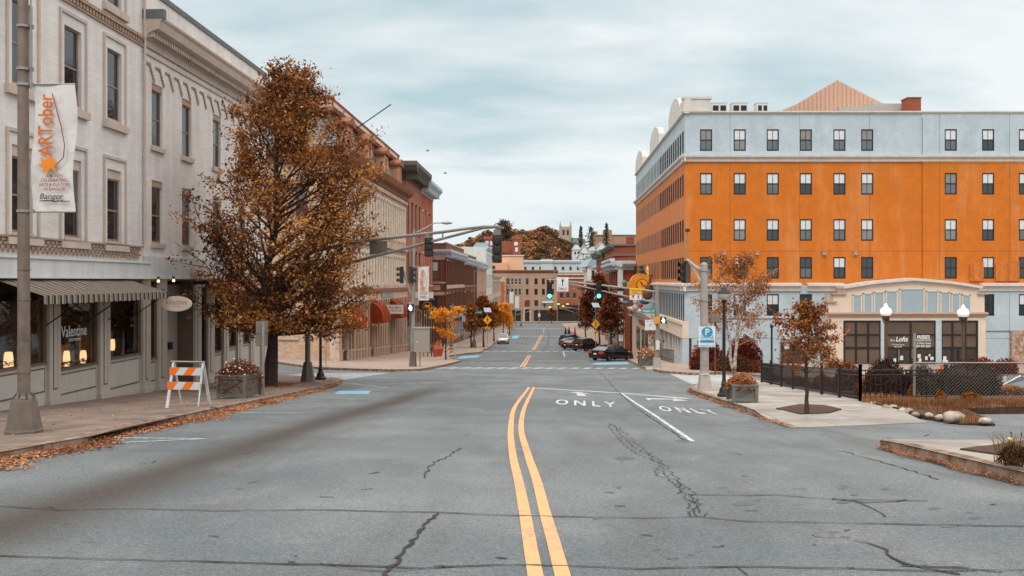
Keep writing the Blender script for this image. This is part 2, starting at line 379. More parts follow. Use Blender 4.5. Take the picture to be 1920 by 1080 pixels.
def kerbonly(K, side, h=.14):
    hh = h if callable(h) else (lambda x, y: h)
    mk = MB()
    for (a, b) in zip(K[:-1], K[1:]):
        l = math.hypot(b[0]-a[0], b[1]-a[1]); n = max(1, int(l/1.8)); nx, ny = -(b[1]-a[1])/l*side, (b[0]-a[0])/l*side
        for i in range(n):
            q = []
            for t in (i/n, (i+1)/n-.012/l):
                x, y = a[0]+(b[0]-a[0])*t, a[1]+(b[1]-a[1])*t
                for (s_, zz) in ((0,-.3),(.015,hh(x,y)-.02),(.035,hh(x,y)+.008),(.17,hh(x,y)+.006),(.17,-.3)): q.append((x+nx*s_, y+ny*s_, gz(x,y)+zz))
            mk.add(q, [(k, k+1, k+6, k+5) for k in range(4)]+[(0,1,2,3,4),(5,6,7,8,9)])
    struct(mk.build('kerb', M_kerb))
kerbonly(K4, -1)
H5 = lambda x, y: .015+.14*sstep((14.2-y)/2.0)
K5 = [g2(1648,842),g2(1700,855),g2(1780,876),g2(1920,912),(5.8,7.5),(5.8,-8)]
slab('sidewalk', [(11.5,-8),(13.5,14.2),g2(1660,838)]+K5, H5, M_conc, None); kerbonly(K5, 1, H5)
def flat(name, pts, h, m, base=None):
    hf = (lambda x, y: base(x,y)+h) if base else (lambda x, y: h)
    v, f = cutpoly(pts, 0, 1., .6); q = MB(); q.add([(a[0],a[1],a[2]+hf(a[0],a[1])+.01*math.sin(a[0]*9)*math.sin(a[1]*7)) for a in v], f)
    for a, b in zip(pts, pts[1:]+pts[:1]): q.add([(p[0],p[1],gz(*p)+e) for p, e in ((a,-.3),(b,-.3),(b,hf(*b)),(a,hf(*a)))], [(0,1,2,3)])
    return struct(q.build(name, m))
gp = lambda l: [g2(*p) for p in l]
flat('planting_bed', gp([(1613,760),(1660,774),(1730,786),(1800,797),(1866,799),(1850,789),(1800,777),(1930,776),(2050,776),(2050,755),(1900,750),(1700,750)]), .03, M_mulch, H3)
flat('planting_bed', [(11,24.6),(45,24.6),(45,31),(12,35.5),(11.3,35)], .15, M_mulch)
flat('planting_bed', [(14.0,62.5),(21,62.5),(21,68.4),(14.0,68.4)], .155, M_mulch)
flat('planting_bed', gp([(1455,778),(1500,769),(1545,771),(1578,779),(1555,783),(1500,784)]), .02, M_mulch, H3)
flat('planting_bed', gp([(1800,866),(1860,858),(1920,848),(2050,845),(2050,925),(1915,884)]), .02, M_mulch, H5)
flat('planting_bed', [(-10.9,34.6),(-9.3,34.6),(-9.3,37.2),(-10.9,37.2)], .155, M_mulch)
# ---------------------------------------------------------------- paint on the road
def stripe(mb, pts, w, h=.006, step=.7, jit=0.):
    P2 = []
    for a, b in zip(pts[:-1], pts[1:]):
        l = math.hypot(b[0]-a[0], b[1]-a[1]); n = max(1, int(l/step)); P2 += [(a[0]+(b[0]-a[0])*i/n, a[1]+(b[1]-a[1])*i/n) for i in range(n)]
    P2.append(pts[-1])
    if jit: P2 = [P2[0]]+[(p[0]+R.uniform(-jit,jit), p[1]+R.uniform(-jit,jit)) for p in P2[1:-1]]+[P2[-1]]
    vs = []
    for i, p in enumerate(P2):
        a = P2[max(i-1,0)]; b = P2[min(i+1,len(P2)-1)]; l = math.hypot(b[0]-a[0], b[1]-a[1]) or 1; nx, ny = -(b[1]-a[1])/l, (b[0]-a[0])/l
        ww = w*(R.uniform(.35,1.3) if jit else 1)/2
        for s_ in (-1, 1): x, y = p[0]+nx*ww*s_, p[1]+ny*ww*s_; vs.append((x, y, gz(x,y)+h))
    mb.add(vs, [(2*i, 2*i+1, 2*i+3, 2*i+2) for i in range(len(P2)-1)])
def smooth(pts, n=4):
    out = []
    for i in range(len(pts)-1):
        p0, p1, p2, p3 = pts[max(i-1,0)], pts[i], pts[i+1], pts[min(i+2,len(pts)-1)]
        for k in range(n):
            t = k/n; out.append(tuple(.5*((2*p1[j])+(-p0[j]+p2[j])*t+(2*p0[j]-5*p1[j]+4*p2[j]-p3[j])*t*t+(-p0[j]+3*p1[j]-3*p2[j]+p3[j])*t**3) for j in range(2)))
    return out+[pts[-1]]
yl = gp([(1015,1130),(1004,1080),(992,1010),(984,962),(972,900),(961,850),(958,800),(967,760),(992,726)]); yr = gp([(1070,1130),(1055,1080),(1036,1010),(1022,962),(1006,900),(989,850),(977,800),(985,760),(1001,726)])
mb = MB()
for l in (yl, yr): stripe(mb, smooth(l), .105)
for seg in ([(976,688),(991,666)], [(982,688),(995,666)], [(997.5,656),(1014.5,628)], [(1001,656),(1017.5,628)], [(1019,624),(1020.5,614)]): stripe(mb, gp(seg), .14)
struct(mb.build('yellow_centre_lines', M_yel, recalc=False))
mb = MB()
stripe(mb, gp([(1003,727.5),(1170,737.5),(1291,747.5)]), .30)
stripe(mb, gp([(1166,738),(1235,784),(1252,796),(1299,828)]), .08)
def zebra(mb, a, b, n, ln, w, ang=0.):
    for i in range(n):
        x = a[0]+(b[0]-a[0])*(i+.5)/n; y = a[1]+(b[1]-a[1])*(i+.5)/n
        q = [(x-w/2-ang,y-ln/2),(x+w/2-ang,y-ln/2),(x+w/2+ang,y+ln/2),(x-w/2+ang,y+ln/2)]; v, f = cutpoly(q, .006, 50, 50); mb.add(v, f)
zebra(mb, (-5.6,62.3), (9.4,61.6), 17, 1.7, .52, .3)
zebra(mb, (-5.0,112.3), (12,110.5), 15, 1.6, .6, .3)
zebra(mb, (-1.9,191), (14.5,191), 18, 2.2, .55); zebra(mb, (-1,262), (16,262), 20, 3, .5)
struct(mb.build('white_road_markings', M_wht, recalc=False))
mb = MB()
stripe(mb, [(-4.9,110.9),(11.8,109.6)], .2); stripe(mb, [(-4.9,113.6),(11.8,112.4)], .2); stripe(mb, [(-1.5,189.4),(14.6,189.4)], .3)
stripe(mb, gp([(190,832),(386,823)]), .1); stripe(mb, gp([(205,821),(386,823)]), .09); stripe(mb, gp([(425,773),(570,775)]), .1); stripe(mb, gp([(540,745),(662,747)]), .1)
stripe(mb, gp([(636,717),(725,727)]), .12); stripe(mb, gp([(640,724),(690,724)]), .1); stripe(mb, gp([(1056,659),(1059,669)]), .15)
for px in (1100,1130): stripe(mb, gp([(px-30,682),(px+60,683)]), .12)
struct(mb.build('faded_parking_lines', M_wht2, recalc=False))
mb = MB()
for y in [43+.95*i for i in range(11)]: mb.add(*cutpoly([(-13.4+(y-43)*.05,y),(-8.6+(y-43)*.1,y),(-8.6+(y-43)*.1,y+.5),(-13.4+(y-43)*.05,y+.5)], .006, 50, 50))
for y in [38.9+.9*i for i in range(18)]: mb.add(*cutpoly([(8.3+(y-40)*.11,y),(12.2+(y-40)*.04,y),(12.2+(y-40)*.04,y+.66),(8.3+(y-40)*.11,y+.66)], .006, 50, 50))
struct(mb.build('crosswalk_bars', M_wht, recalc=False))
mb = MB(); mb.add(*cutpoly(gp([(625,739),(690,739),(696,733),(636,733)]), .006, 50, 50)); mb.add(*cutpoly(gp([(856,673),(895,670),(903,666),(866,668)]), .006, 50, 50))
mb.add(*cutpoly(gp([(1105,684),(1180,683),(1176,679),(1120,680)]), .005, 50, 50)); mb.add(*cutpoly(gp([(957,635),(970,635),(975,629),(963,629)]), .006, 50, 50))
struct(mb.build('blue_parking_paint', M_blu, recalc=False))
def ground_text(mb, s, bl, br, tr, tl, h=.007):
    v, f = textmesh(s, .02); xs = [q[0] for q in v]; ys = [q[1] for q in v]; x0, x1, y0, y1 = min(xs), max(xs), min(ys), max(ys)
    A = [g2(*q) for q in (bl, br, tr, tl)]; out = []
    for x, y in v:
        a = (x-x0)/(x1-x0); b = (y-y0)/(y1-y0)
        X = [(1-a)*(1-b)*A[0][i]+a*(1-b)*A[1][i]+a*b*A[2][i]+(1-a)*b*A[3][i] for i in (0,1)]
        out.append((X[0], X[1], gz(*X)+h))
    mb.add(out, f)
mb = MB()
ground_text(mb, "O N L Y", (1041,758.5), (1157,764.5), (1154,754.5), (1043,749)); ground_text(mb, "O N L Y", (1239,771), (1357,778.5), (1330,768.5), (1233,761))
mb.add(*cutpoly(gp([(1064,736.6),(1108,739.5),(1099,744),(1079,743)]), .007, 50, 50)) if False else None
def gpoly(pts): mb.add(*cutpoly(gp(pts), .007, 50, 50))
gpoly([(1066,736.5),(1086,735),(1108,739.8)]); gpoly([(1080,737.5),(1094,738.5),(1100,743),(1083,742)])
gpoly([(1211,748),(1213,746.8),(1262,748.2),(1262,749.6),(1222,749),(1216,751)]); gpoly([(1262,747),(1291,751.5),(1262,752)])
struct(mb.build('turn_lane_lettering', M_wht, recalc=False))
# cracks
mb = MB()
def crack(pts, w, jit=.03, step=.16): stripe(mb, gp(pts), w, .0085, step, jit)
crack([(-20,949),(110,957),(250,955),(400,959),(600,957),(820,962),(970,968),(1080,970),(1210,973),(1310,970),(1400,979),(1600,982),(1800,986),(1930,988)], .022, .012)
crack([(-20,1042),(200,1050),(400,1055),(600,1060),(800,1066),(960,1060),(1100,1064),(1200,1068),(1400,1063),(1600,1068),(1750,1072),(1930,1069)], .022, .012)
crack([(600,1058),(700,1072),(760,1071),(850,1063)], .012, .01); crack([(1380,1063),(1402,1080)], .014, .01)
crack([(820,962),(790,995),(760,1030),(722,1082)], .035, .025, .08)
crack([(862,840),(845,855),(820,865),(805,875),(795,897)], .02, .04, .12)
for o_ in (0, 6, -7):
    crack([(1145+o_*.6,795),(1165+o_*1.6,815),(1188+o_*2,838),(1216+o_*1.5,856),(1245+o_*.6,872),(1240+o_*2.4,884),(1270+o_,906),(1287+o_*2,925),(1303+o_,942),(1308+o_*2,968)], .012, .045, .09)
crack([(1290,928),(1400,930),(1460,929),(1550,937),(1600,938),(1740,940)], .02, .015); crack([(1560,936),(1620,944),(1700,938)], .03, .03); crack([(1600,940),(1640,955),(1660,970)], .016, .02)
crack([(1104,672),(1131,704),(1160,735),(1194,766),(1236,794),(1284,826)], .024, .02, .2)
crack([(1600,1014),(1670,1034),(1662,1040),(1700,1060),(1740,1068),(1800,1078)], .03, .03, .1); crack([(1690,1062),(1800,1066),(1880,1074)], .03, .03, .1)
crack([(1380,801),(1500,806),(1640,816),(1700,830)], .014, .02); crack([(1300,797),(1370,800),(1460,806)], .02, .03); crack([(1570,845),(1640,862),(1760,900)], .02, .04)
crack([(150,846),(400,845)], .012, .01); crack([(470,832),(560,818)], .014, .02); crack([(1240,845),(1290,850),(1370,852),(1500,857)], .009, .01); crack([(740,758),(880,750),(960,742)], .02, .02); crack([(500,793),(640,788)], .014, .02)
crack([(1060,770),(1140,774),(1330,792)], .02, .02); crack([(1700,835),(1790,838),(1920,829)], .02, .02); crack([(580,735),(760,722),(960,724)], .03, .03); crack([(1075,710),(1180,712),(1290,716)], .04, .03); crack([(850,707),(1010,704)], .05,.03)
for _ in range(60):
    x = R.uniform(0,1900); y = R.uniform(800,1070); l = R.uniform(5,28); a = R.uniform(-3,3); crack([(x,y),(x+l*.5,y+a*.3),(x+l,y+a)], R.uniform(.008,.03), .012, .06)
struct(mb.build('road_cracks', M_crk, recalc=False))
mb = MB()
for i in range(26):
    x = R.uniform(0,1900); y = R.uniform(760,1000); w = R.uniform(4,22)
    if 900 < x < 1010 or x < 620: continue
    p = [(x+w*math.cos(t)*R.uniform(.7,1.1), y+w*.22*math.sin(t)*R.uniform(.6,1.1)) for t in [k*.7 for k in range(9)]]
    gpx = gp(p); mb.add([(q[0],q[1],gz(*q)+.003) for q in gpx], [tuple(range(9))])
stripe(mb, gp([(1028,616),(1029,632),(1027,646),(1018,657)]), .55, .004, 3)
struct(mb.build('oil_stains', mat('oil_stain', (.095,.105,.11), .8, var=.15), recalc=False))
x, y, z = G(1545,1005); mb = MB(); mb.lathe((x,y,z+.002), [(.085,0),(.085,.006),(.075,.006),(.072,.001),(.055,.001),(.053,.005),(.02,.005)], 20)
tag(mb.build('valve_cover', mat('cast_iron', c(112,112,110), .6, .6, bump=.4, bs=60)), 'small round iron valve cover set in the right lane asphalt', 'valve cover')
# fallen leaves
def leaves(name, n, fn, s0, s1, m, label, cat='leaves'):
    vs = []; fs = []
    for i in range(n):
        x, y, z = fn(); s = R.uniform(s0, s1); a = R.uniform(0, 6.28); tx, ty = R.uniform(-.5,.5), R.uniform(-.5,.5); b = len(vs)
        for k, (u, v) in enumerate(((-1,0),(-.1,-.62),(1,-.05),(.1,.6))):
            px, py = u*math.cos(a)-v*math.sin(a), u*math.sin(a)+v*math.cos(a); vs.append((x+px*s, y+py*s, z+.01+(px*tx+py*ty)*s+s*.5))
        fs += [(b,b+1,b+2),(b,b+2,b+3)]
    mb = MB(); mb.add(vs, fs); o = mb.build(name, m, recalc=False); tag(o, label, cat, kind='stuff'); return o
M_fall = leafmat('fallen_leaves', [c(84,52,38), c(136,86,58), c(164,108,76), c(186,140,104), c(120,94,76)], .1)
def along(K, lo, hi, side, wfn, hk=0.):
    segs = list(zip(K[:-1], K[1:])); ws = [math.hypot(b[0]-a[0], b[1]-a[1]) for a, b in segs]
    def f():
        a, b = R.choices(segs, ws)[0]; t = R.random(); l = math.hypot(b[0]-a[0], b[1]-a[1]); nx, ny = (b[1]-a[1])/l*side, -(b[0]-a[0])/l*side
        x, y = a[0]+(b[0]-a[0])*t, a[1]+(b[1]-a[1])*t; w = wfn(y); o = abs(R.gauss(0,1))*w+.02; o = o if o < 3*w else R.random()*w
        x += nx*o; y += ny*o; return x, y, gz(x, y)+hk+max(0, .06-o*.12)*R.random()
    return f
KL = [k for k in K1 if k[1] > 5]
leaves('leaf_litter', 15000, along(KL, 0, 0, 1, lambda y: (.17+.16*math.sin(y*1.1)**2*math.sin(y*.43)**2)*(1-.6*sstep((y-22)/16))), .014, .034, M_fall, 'drift of brown fallen leaves lying along the left kerb')
leaves('leaf_litter', 1800, along(K3[:6], 0, 0, -1, lambda y: .02+.11*math.sin(y*1.3)**4), .012, .028, M_fall, 'thin line of fallen leaves below the kerb by the young tree')
leaves('leaf_litter', 1500, along(K5[:4], 0, 0, 1, lambda y: .015+.07*math.sin(y*2.3)**4), .007, .017, M_fall, 'scatter of fallen leaves below the kerb of the near island')
def walkpt():
    y = R.uniform(10, 44); x = R.uniform(-13.5, -7.6); return x, y, gz(x,y)+.14
leaves('leaf_litter', 700, walkpt, .018, .038, M_fall, 'loose fallen leaves scattered over the left sidewalk')
leaves('leaf_litter', 900, lambda: (lambda x, y: (x, y, gz(x,y)+.15))(R.gauss(-10,.9), R.gauss(36,1.5)), .02, .045, M_fall, 'fallen leaves gathered round the foot of the large tree')
# ================================================================ facade tools
def wall(mb, F, u0, u1, z0, z1, holes, rec=.2, o=0., m=0, mr=None):
    hs = [h for h in holes if h[1] > u0 and h[0] < u1]
    us = sorted({u0, u1, *[h[0] for h in hs], *[h[1] for h in hs]}); zs = sorted({z0, z1, *[h[2] for h in hs], *[h[3] for h in hs]})
    zs = [z for z in zs if z0 <= z <= z1]
    for i in range(len(us)-1):
        run = None
        for j in range(len(zs)-1):
            a, b, e, g = us[i], us[i+1], zs[j], zs[j+1]; cu, cz = (a+b)/2, (e+g)/2
            hole = any(h[0] < cu < h[1] and h[2] < cz < h[3] for h in hs)
            if hole:
                if run is not None: mb.poly([F.p(a,o,run), F.p(b,o,run), F.p(b,o,e), F.p(a,o,e)], m); run = None
            elif run is None: run = e
        if run is not None: mb.poly([F.p(us[i],o,run), F.p(us[i+1],o,run), F.p(us[i+1],o,zs[-1]), F.p(us[i],o,zs[-1])], m)
    q = m if mr is None else mr
    for (a, b, e, g) in hs:
        for (p1, p2) in (((a,e),(b,e)),((b,e),(b,g)),((b,g),(a,g)),((a,g),(a,e))):
            mb.poly([F.p(p1[0],o,p1[1]), F.p(p2[0],o,p2[1]), F.p(p2[0],o-rec,p2[1]), F.p(p1[0],o-rec,p1[1])], q)
M_glass = mat('window_glass', c(40,44,48), .06, var=0, spec=.9)
M_glassm = mat('window_glass_grey', c(92,98,102), .12, var=.15, vs=2, spec=.8)
M_blind = mat('pale_blind', c(206,210,212), .35, var=.08, vs=4, spec=.6)
M_blindd = mat('dim_blind', c(128,128,124), .4, var=.1, vs=4, spec=.6)
M_dark = mat('dark_frame', c(34,32,32), .5, var=.1)
M_tan = mat('tan_frame', c(142,120,104), .6, var=.1)
M_mdk = mat('matt_dark_glass', c(58,52,50), .55, var=.2, spec=.2)
_wp = {}
def window(root, F, u, z, w, h, style, o=-.1, frame_m=None, uk=None, sill=None, lintel=None):
    """window part (frame with pane below it) placed in a facade; w h metres; z is the sill"""
    fm = frame_m or M_dark; uk = uk or math.hypot(*F.d)
    key = (round(w,2), round(h,2), style, fm.name)
    if key not in _wp:
        t = (.085 if fm.name == 'dark_frame' else .06) if w > .5 else .04; mb = MB(); d = .06
        mb.box(-w/2, w/2, -d, 0, 0, t*1.3); mb.box(-w/2, w/2, -d, 0, h-t, h); mb.box(-w/2, -w/2+t, -d+.002, 0, t*1.3, h-t); mb.box(w/2-t, w/2, -d+.002, 0, t*1.3, h-t)
        if style[0] in 'sd':
            mb.box(-w/2+t, w/2-t, -d+.01, -.002, h*.48, h*.48+t)
        if style[0] == 'd': mb.box(-.018, .018, -d+.02, -.004, t*1.3, h*.48); mb.box(-.018, .018, -d+.02, -.004, h*.48+t, h-t)
        f = mb.build('window', fm)
        pm = {'0': (M_glass, M_glass), '1': (M_blind, M_glassm), '2': (M_blind, M_glass), '3': (M_blindd, M_glassm), '4': (M_glassm, M_glass), '5': (M_blind, M_blindd), '6': (M_glass, M_glassm), '7': (M_mdk, M_mdk)}[style[1]]
        mp = MB(); e = .008
        sp = R.choice((.47,.5,.53)) if style[1] != '0' else .5
        mp.add([(-w/2+e,-.02,e),(w/2-e,-.02,e),(w/2-e,-.02,h*sp),(-w/2+e,-.02,h*sp)], [(0,1,2,3)], 1); mp.add([(-w/2+e,-.021,h*sp),(w/2-e,-.021,h*sp),(w/2-e,-.021,h-e),(-w/2+e,-.021,h-e)], [(0,1,2,3)], 0)
        p = mp.build('pane', list(pm)); p.parent = f; _wp[key] = f; f['_proto'] = 1
        q = f
    else:
        s = _wp[key]; q = s.copy(); COL.objects.link(q); pc = s.children[0].copy(); COL.objects.link(pc); pc.parent = q
    wp = Vector(F.p(u, o, z)); q.parent = root; q.location = PM[root] @ wp; q.rotation_euler = (0,0,F.ang)
    if '_proto' in q.keys(): del q['_proto']
    for nm, mt in (('sill', sill), ('lintel', lintel)):
        if mt is None: continue
        k2 = (key[:2], nm, mt.name, o)
        if k2 not in _wp:
            mb = MB()
            if nm == 'sill': mb.box(-w/2-.1, w/2+.1, o-.11, o+.03, -.2, -.002)
            else: mb.box(-w/2-.09, w/2+.09, o-.06, o+.03, h+.002, h+.22)
            x = mb.build(nm, mt); _wp[k2] = x
        else: x = _wp[k2].copy(); COL.objects.link(x)
        x.parent = q
    return q
def each(name, m, root, boxes, F=None, **k):
    for i, b in enumerate(boxes):
        mb = MB(); (mb.fb(F, *b) if F else mb.box(*b)); mb.build(name, m, root, **k)
def body(root, F, u0, u1, z0, z1, depth, m, holes, rec=.2, name='wall', roofm=None, mats=None, inset=0.):
    """front wall with openings plus sides, back and roof"""
    mb = MB(); wall(mb, F, u0, u1, z0, z1, holes, rec)
    for (a, b) in (((u0,0),(u0,-depth)), ((u1,0),(u1,-depth)), ((u0,-depth),(u1,-depth))):
        mb.poly([F.p(a[0],a[1],z0), F.p(b[0],b[1],z0), F.p(b[0],b[1],z1), F.p(a[0],a[1],z1)])
    o = mb.build(name, mats or m, root, recalc=False)
    mr = MB(); mr.poly([F.p(u0+.02,-.02,z1-.35), F.p(u1-.02,-.02,z1-.35), F.p(u1-.02,-depth+.02,z1-.35), F.p(u0+.02,-depth+.02,z1-.35)])
    mr.build('roof', roofm or mat('roof_felt', c(90,88,86), .9), root, recalc=False)
    return o
def hood(mb, F, u, w, z0, z1, t=.12, pr=.05, sill=True):
    """raised surround round a window opening"""
    mb.fb(F, u-w/2-t, u-w/2, -.03, pr, z0, z1); mb.fb(F, u+w/2, u+w/2+t, -.03, pr, z0, z1); mb.fb(F, u-w/2-t, u+w/2+t, -.03, pr+.01, z1, z1+t)
    if sill: mb.fb(F, u-w/2-t-.06, u+w/2+t+.06, -.03, pr+.09, z0-.24, z0)
# ================================================================ near left block: cream buildings A and B
M_cream = mat('cream_painted_brick', c(214,209,206), .85, var=.06, vs=.7, brick=(.42,.075,(.84,.83,.82),.28), streak=.13)
M_creamt = mat('cream_trim', c(188,172,160), .75, var=.08, vs=2, streak=.1); M_tanb = mat('tan_brick_trim', c(166,138,118), .85, var=.12, brick=(.2,.08,(.7,.7,.7),.6))
M_band = mat('pale_sign_band', c(200,202,202), .7, var=.07, vs=1.5, streak=.15); M_cop = mat('coping_grey', c(98,100,100), .7)
M_shopf = mat('shopfront_paint', c(178,168,158), .6, var=.06, vs=2, streak=.1); M_shopd = mat('shopfront_brown', c(104,86,74), .6, var=.1)
M_int = mat('shop_interior', c(62,52,48), .9, var=.5, vs=1.2); M_intw = mat('shop_interior_wall', c(128,98,76), .9, var=.5, vs=.9, col2=c(70,56,48), c2s=.7)
FA = Lf(-15.3)
def lefthole(F, px, w, z0, z1): u = F.u(px); return (u-w/2, u+w/2, z0, z1)
def cream_building():
    F = FA; u0, u1 = 13., 32.55
    r = thing('cream_brick_building', 'cream painted brick building with framed sash windows above the striped shop awning', 'building', (F.p(u1,0,0)[0], u1, gz(-14.2,u1)))
    us = [30.4-2.68*i for i in range(6)]; rows = [(1.42,3.95),(5.72,8.2),(9.8,12.2)]; w = 1.0
    holes = [(u-w/2, u+w/2, a, b) for u in us for a, b in rows]
    body(r, F, u0, u1, -.0, 13.4, 16, M_cream, holes, .28)
    for i, u in enumerate(us):
        for j, (a, b) in enumerate(rows):
            mb = MB()
            if j == 0: mb.fb(F, u-w/2, u+w/2, -.27, -.06, b-.32, b, 0)
            # big recessed frame: outer raised moulding
            t = .30
            for q in ((u-w/2-t, u-w/2-t+.09, a-.1, b+.36), (u+w/2+t-.09, u+w/2+t, a-.1, b+.36), (u-w/2-t, u+w/2+t, b+.36, b+.46)): mb.fb(F, q[0], q[1], -.03, .06, q[2], q[3], 0)
            mb.fb(F, u-w/2-t-.05, u+w/2+t+.05, -.03, .14, a-.36, a-.1, 0)
            mb.fb(F, u-w/2-.0, u+w/2, -.25, .03, a-.1, a, 0)
            window(r, F, u, a, w-.01, b-a-(.32 if j == 0 else 0), 's'+R.choice('0004'), -.16, M_tan)
            mb.build('window_surround', M_creamt, r)
    mb = MB()                              # dentil string between the upper floors
    mb.fb(F, u0, u1, -.02, .12, 9.18, 9.3); mb.fb(F, u0, u1, -.02, .07, 8.92, 8.98)
    for k in range(int((u1-u0)/.2)): mb.fb(F, u0+k*.2, u0+k*.2+.11, -.02, .09, 9.0, 9.16)
    mb.build('dentil_course', M_tanb, r)
    mb = MB()                              # basket corbel courses above the shop
    for zz in range(4):
        for k in range(int((u1-u0-.3)/.24)): mb.fb(F, u0+k*.24+(.12 if zz % 2 else 0), u0+k*.24+.15+(.12 if zz % 2 else 0), -.02, .08+zz*.012, .84+zz*.105, .91+zz*.105)
    mb.fb(F, u0, u1-.2, -.02, .14, 1.26, 1.32); mb.build('corbel_band', M_tanb, r)
    mb = MB(); mb.fb(F, u0, u1+.0, -.05, .3, .12, .72); mb.fb(F, u0, u1, -.05, .36, .66, .74); mb.fb(F, u0, u1, -.05, .33, .08, .14)
    for k in range(9): mb.fb(F, u0+2.1*k, u0+2.1*k+.02, .2, .304, .14, .66)
    mb.build('sign_band', M_band, r)
    mb = MB(); mb.path([F.p(32.5,.1,13.2), F.p(32.5,.1,4.6), F.p(32.5,.1,1.4)], .05, 8); mb.build('rain_pipe', M_creamt, r)
    return r
A = cream_building()
def shop_front(r, F, bays, ztop, zbotf, o=0.):
    """bays: list of (u0,u1,kind,sill) ; kind p pilaster, w window, d door/recess, x blank panel"""
    for i, (a, b, k, s_) in enumerate(bays):
        fr = MB(); st = MB(); dk = MB()
        g = min(zbotf(a), zbotf(b)); 
        if k == 'p':
            fr.fb(F, a, b, -.25, .12, g-.6, ztop); dk.fb(F, a+(b-a)*.3, b-(b-a)*.3, .1, .128, g+.5, ztop-.4)
            fr.fb(F, a+(b-a)*.36, b-(b-a)*.36, .1, .14, g+.55, ztop-.45); fr.fb(F, a-.03, b+.03, .0, .17, g-.5, g+.22)
        elif k == 'w':
            st.fb(F, a, b, -.12, .0, g-.6, s_); dk.fb(F, a+.08, b-.08, -.01, .012, g+.42, s_-.1); st.fb(F, a+.13, b-.13, .0, .02, g+.47, s_-.15)
            dk.fb(F, a, b, -.14, .06, s_, s_+.07); dk.fb(F, a, a+.07, -.1, .03, s_+.07, ztop); dk.fb(F, b-.07, b, -.1, .03, s_+.07, ztop); dk.fb(F, a, b, -.1, .05, ztop-.1, ztop)
            mb = MB(); mb.poly([F.p(a+.05,-.06,s_+.05), F.p(b-.05,-.06,s_+.05), F.p(b-.05,-.06,ztop-.05), F.p(a+.05,-.06,ztop-.05)])
            p = mb.build('shop_window', shopglass(), r, recalc=False)
        elif k == 'x': st.fb(F, a, b, -.5, -.42, g-.6, ztop)
        if k == 'p': q = fr.build('pilaster', M_shopf, r); dk.build('inset', M_shopd, q)
        elif k == 'w': q = dk.build('shop_frame', M_shopd, r); st.build('stall_panel', mat('stall_panel', c(176,172,166), .6, var=.05, streak=.08), q)
        else: st.build('blank_panel', M_shopf, r)
def zgl(u): x = FA.p(u,0,0)[0]; return gz(x, u)+.14
ua = lambda px: FA.u(px)
baysA = [(18.2,20.4,'w',-2.9),(20.4,20.9,'p',0),(20.9,22.9,'w',-2.95),(22.9,23.3,'p',0),(23.3,ua(86),'w',-2.55),(ua(86),ua(107),'p',0),(ua(107),ua(182),'w',-2.84),(ua(182),ua(201),'p',0),(ua(201),ua(263),'w',-2.78),(ua(263),ua(277),'p',0),(ua(277),ua(293),'w',-3.05),(ua(293),ua(308),'p',0)]
shop_front(A, FA, baysA, .08, zgl)
# shop interior: floor box behind the glass
mb = MB(); mb.fb(FA, 18, ua(308), -1.7, -1.62, -5, .1, 1); mb.fb(FA, 18, ua(308), -1.7, -.12, .02, .09, 0); mb.fb(FA, 18, ua(308), -1.62, -.14, -3.25, -3.12, 1)
mb.fb(FA, ua(308)-.04, ua(308), -1.7, -.1, -5, .09, 0); mb.build('shop_interior', [M_int, M_intw], A)
# display: lit lamps, pale panels, paper leaves
M_lamp = mat('glowing_lamp_shade', (1.0,.60,.28), .5, var=0, emit=1.5); M_pan = mat('pale_display_panel', c(140,160,172), .6, var=.08); M_wp = mat('warm_display_panel', c(178,128,84), .7, var=.1)
FA2 = Lf(-16.0)
def shop_lamp(px, py0, py1, wpx, label):
    u = FA2.u(px); s = u/FPX; z0 = (HY-py1)*s; z1 = (HY-py0)*s; x, y, _ = FA2.p(u,0,0); h = z1-z0; w = wpx*s*.5
    r = thing('display_lamp', label, 'lamp', (x,y,z0), 0, 'lit lamps in the shop window')
    mb = MB(); mb.lathe((x,y,z0), [(w*.7,.06),(w*.95,h*.3),(w,h*.6),(w*.85,h*.9),(w*.7,h)], 14); mb.build('lamp_shade', M_lamp, r, smooth='auto')
    mb = MB(); mb.lathe((x,y,z0-.35), [(w*.6,0),(w*.6,.35),(w*.6,.4)], 12); mb.build('base', M_shopd, r)
shop_lamp(16, 660, 705, 17, 'glowing lamp in the shop window behind the big steel pole'); shop_lamp(125, 658, 690, 12, 'glowing lamp at the near side of the lettered shop window')
shop_lamp(156, 657, 684, 12, 'glowing lamp at the far side of the lettered shop window'); shop_lamp(211, 636, 660, 9, 'glowing lamp in the third window of the striped awning shop')
def panel(px0, px1, py0, py1, m, label):
    a, b = FA2.u(px0), FA2.u(px1); s = b/FPX; mb = MB(); mb.fb(FA2, a, b, -.24, -.2, (HY-py1)*s-.3, (HY-py0)*s)
    tag(mb.build('shop_display_board', m), label, 'display panel', 'display panels in the shop windows')
panel(-2, 8, 663, 710, M_pan, 'pale display panel at the left edge of the pole window'); panel(20, 28, 662, 705, M_pan, 'narrow pale display panel beside the lamp behind the pole'); panel(109,120,648,695,M_pan,'pale display panel left of the near lamp in the lettered window'); panel(123,142,645,690,M_wp,'warm brown display panel in the middle of the lettered window')
panel(139,150,645,685,M_pan,'slim pale display panel between the two lamps of the lettered window'); panel(160,178,620,682,M_wp,'tall warm brown display panel at the far end of the lettered window'); panel(202,222,636,670,M_pan,'pale display panel behind the lamp in the third window'); panel(224,235,633,662,M_wp,'warm display panel in the middle of the third window'); panel(236,243,633,660,M_pan,'small pale display panel at the far side of the third window')
M_plv = leafmat('paper_leaves', [c(150,70,40), c(190,100,60), c(200,140,90)], .1)
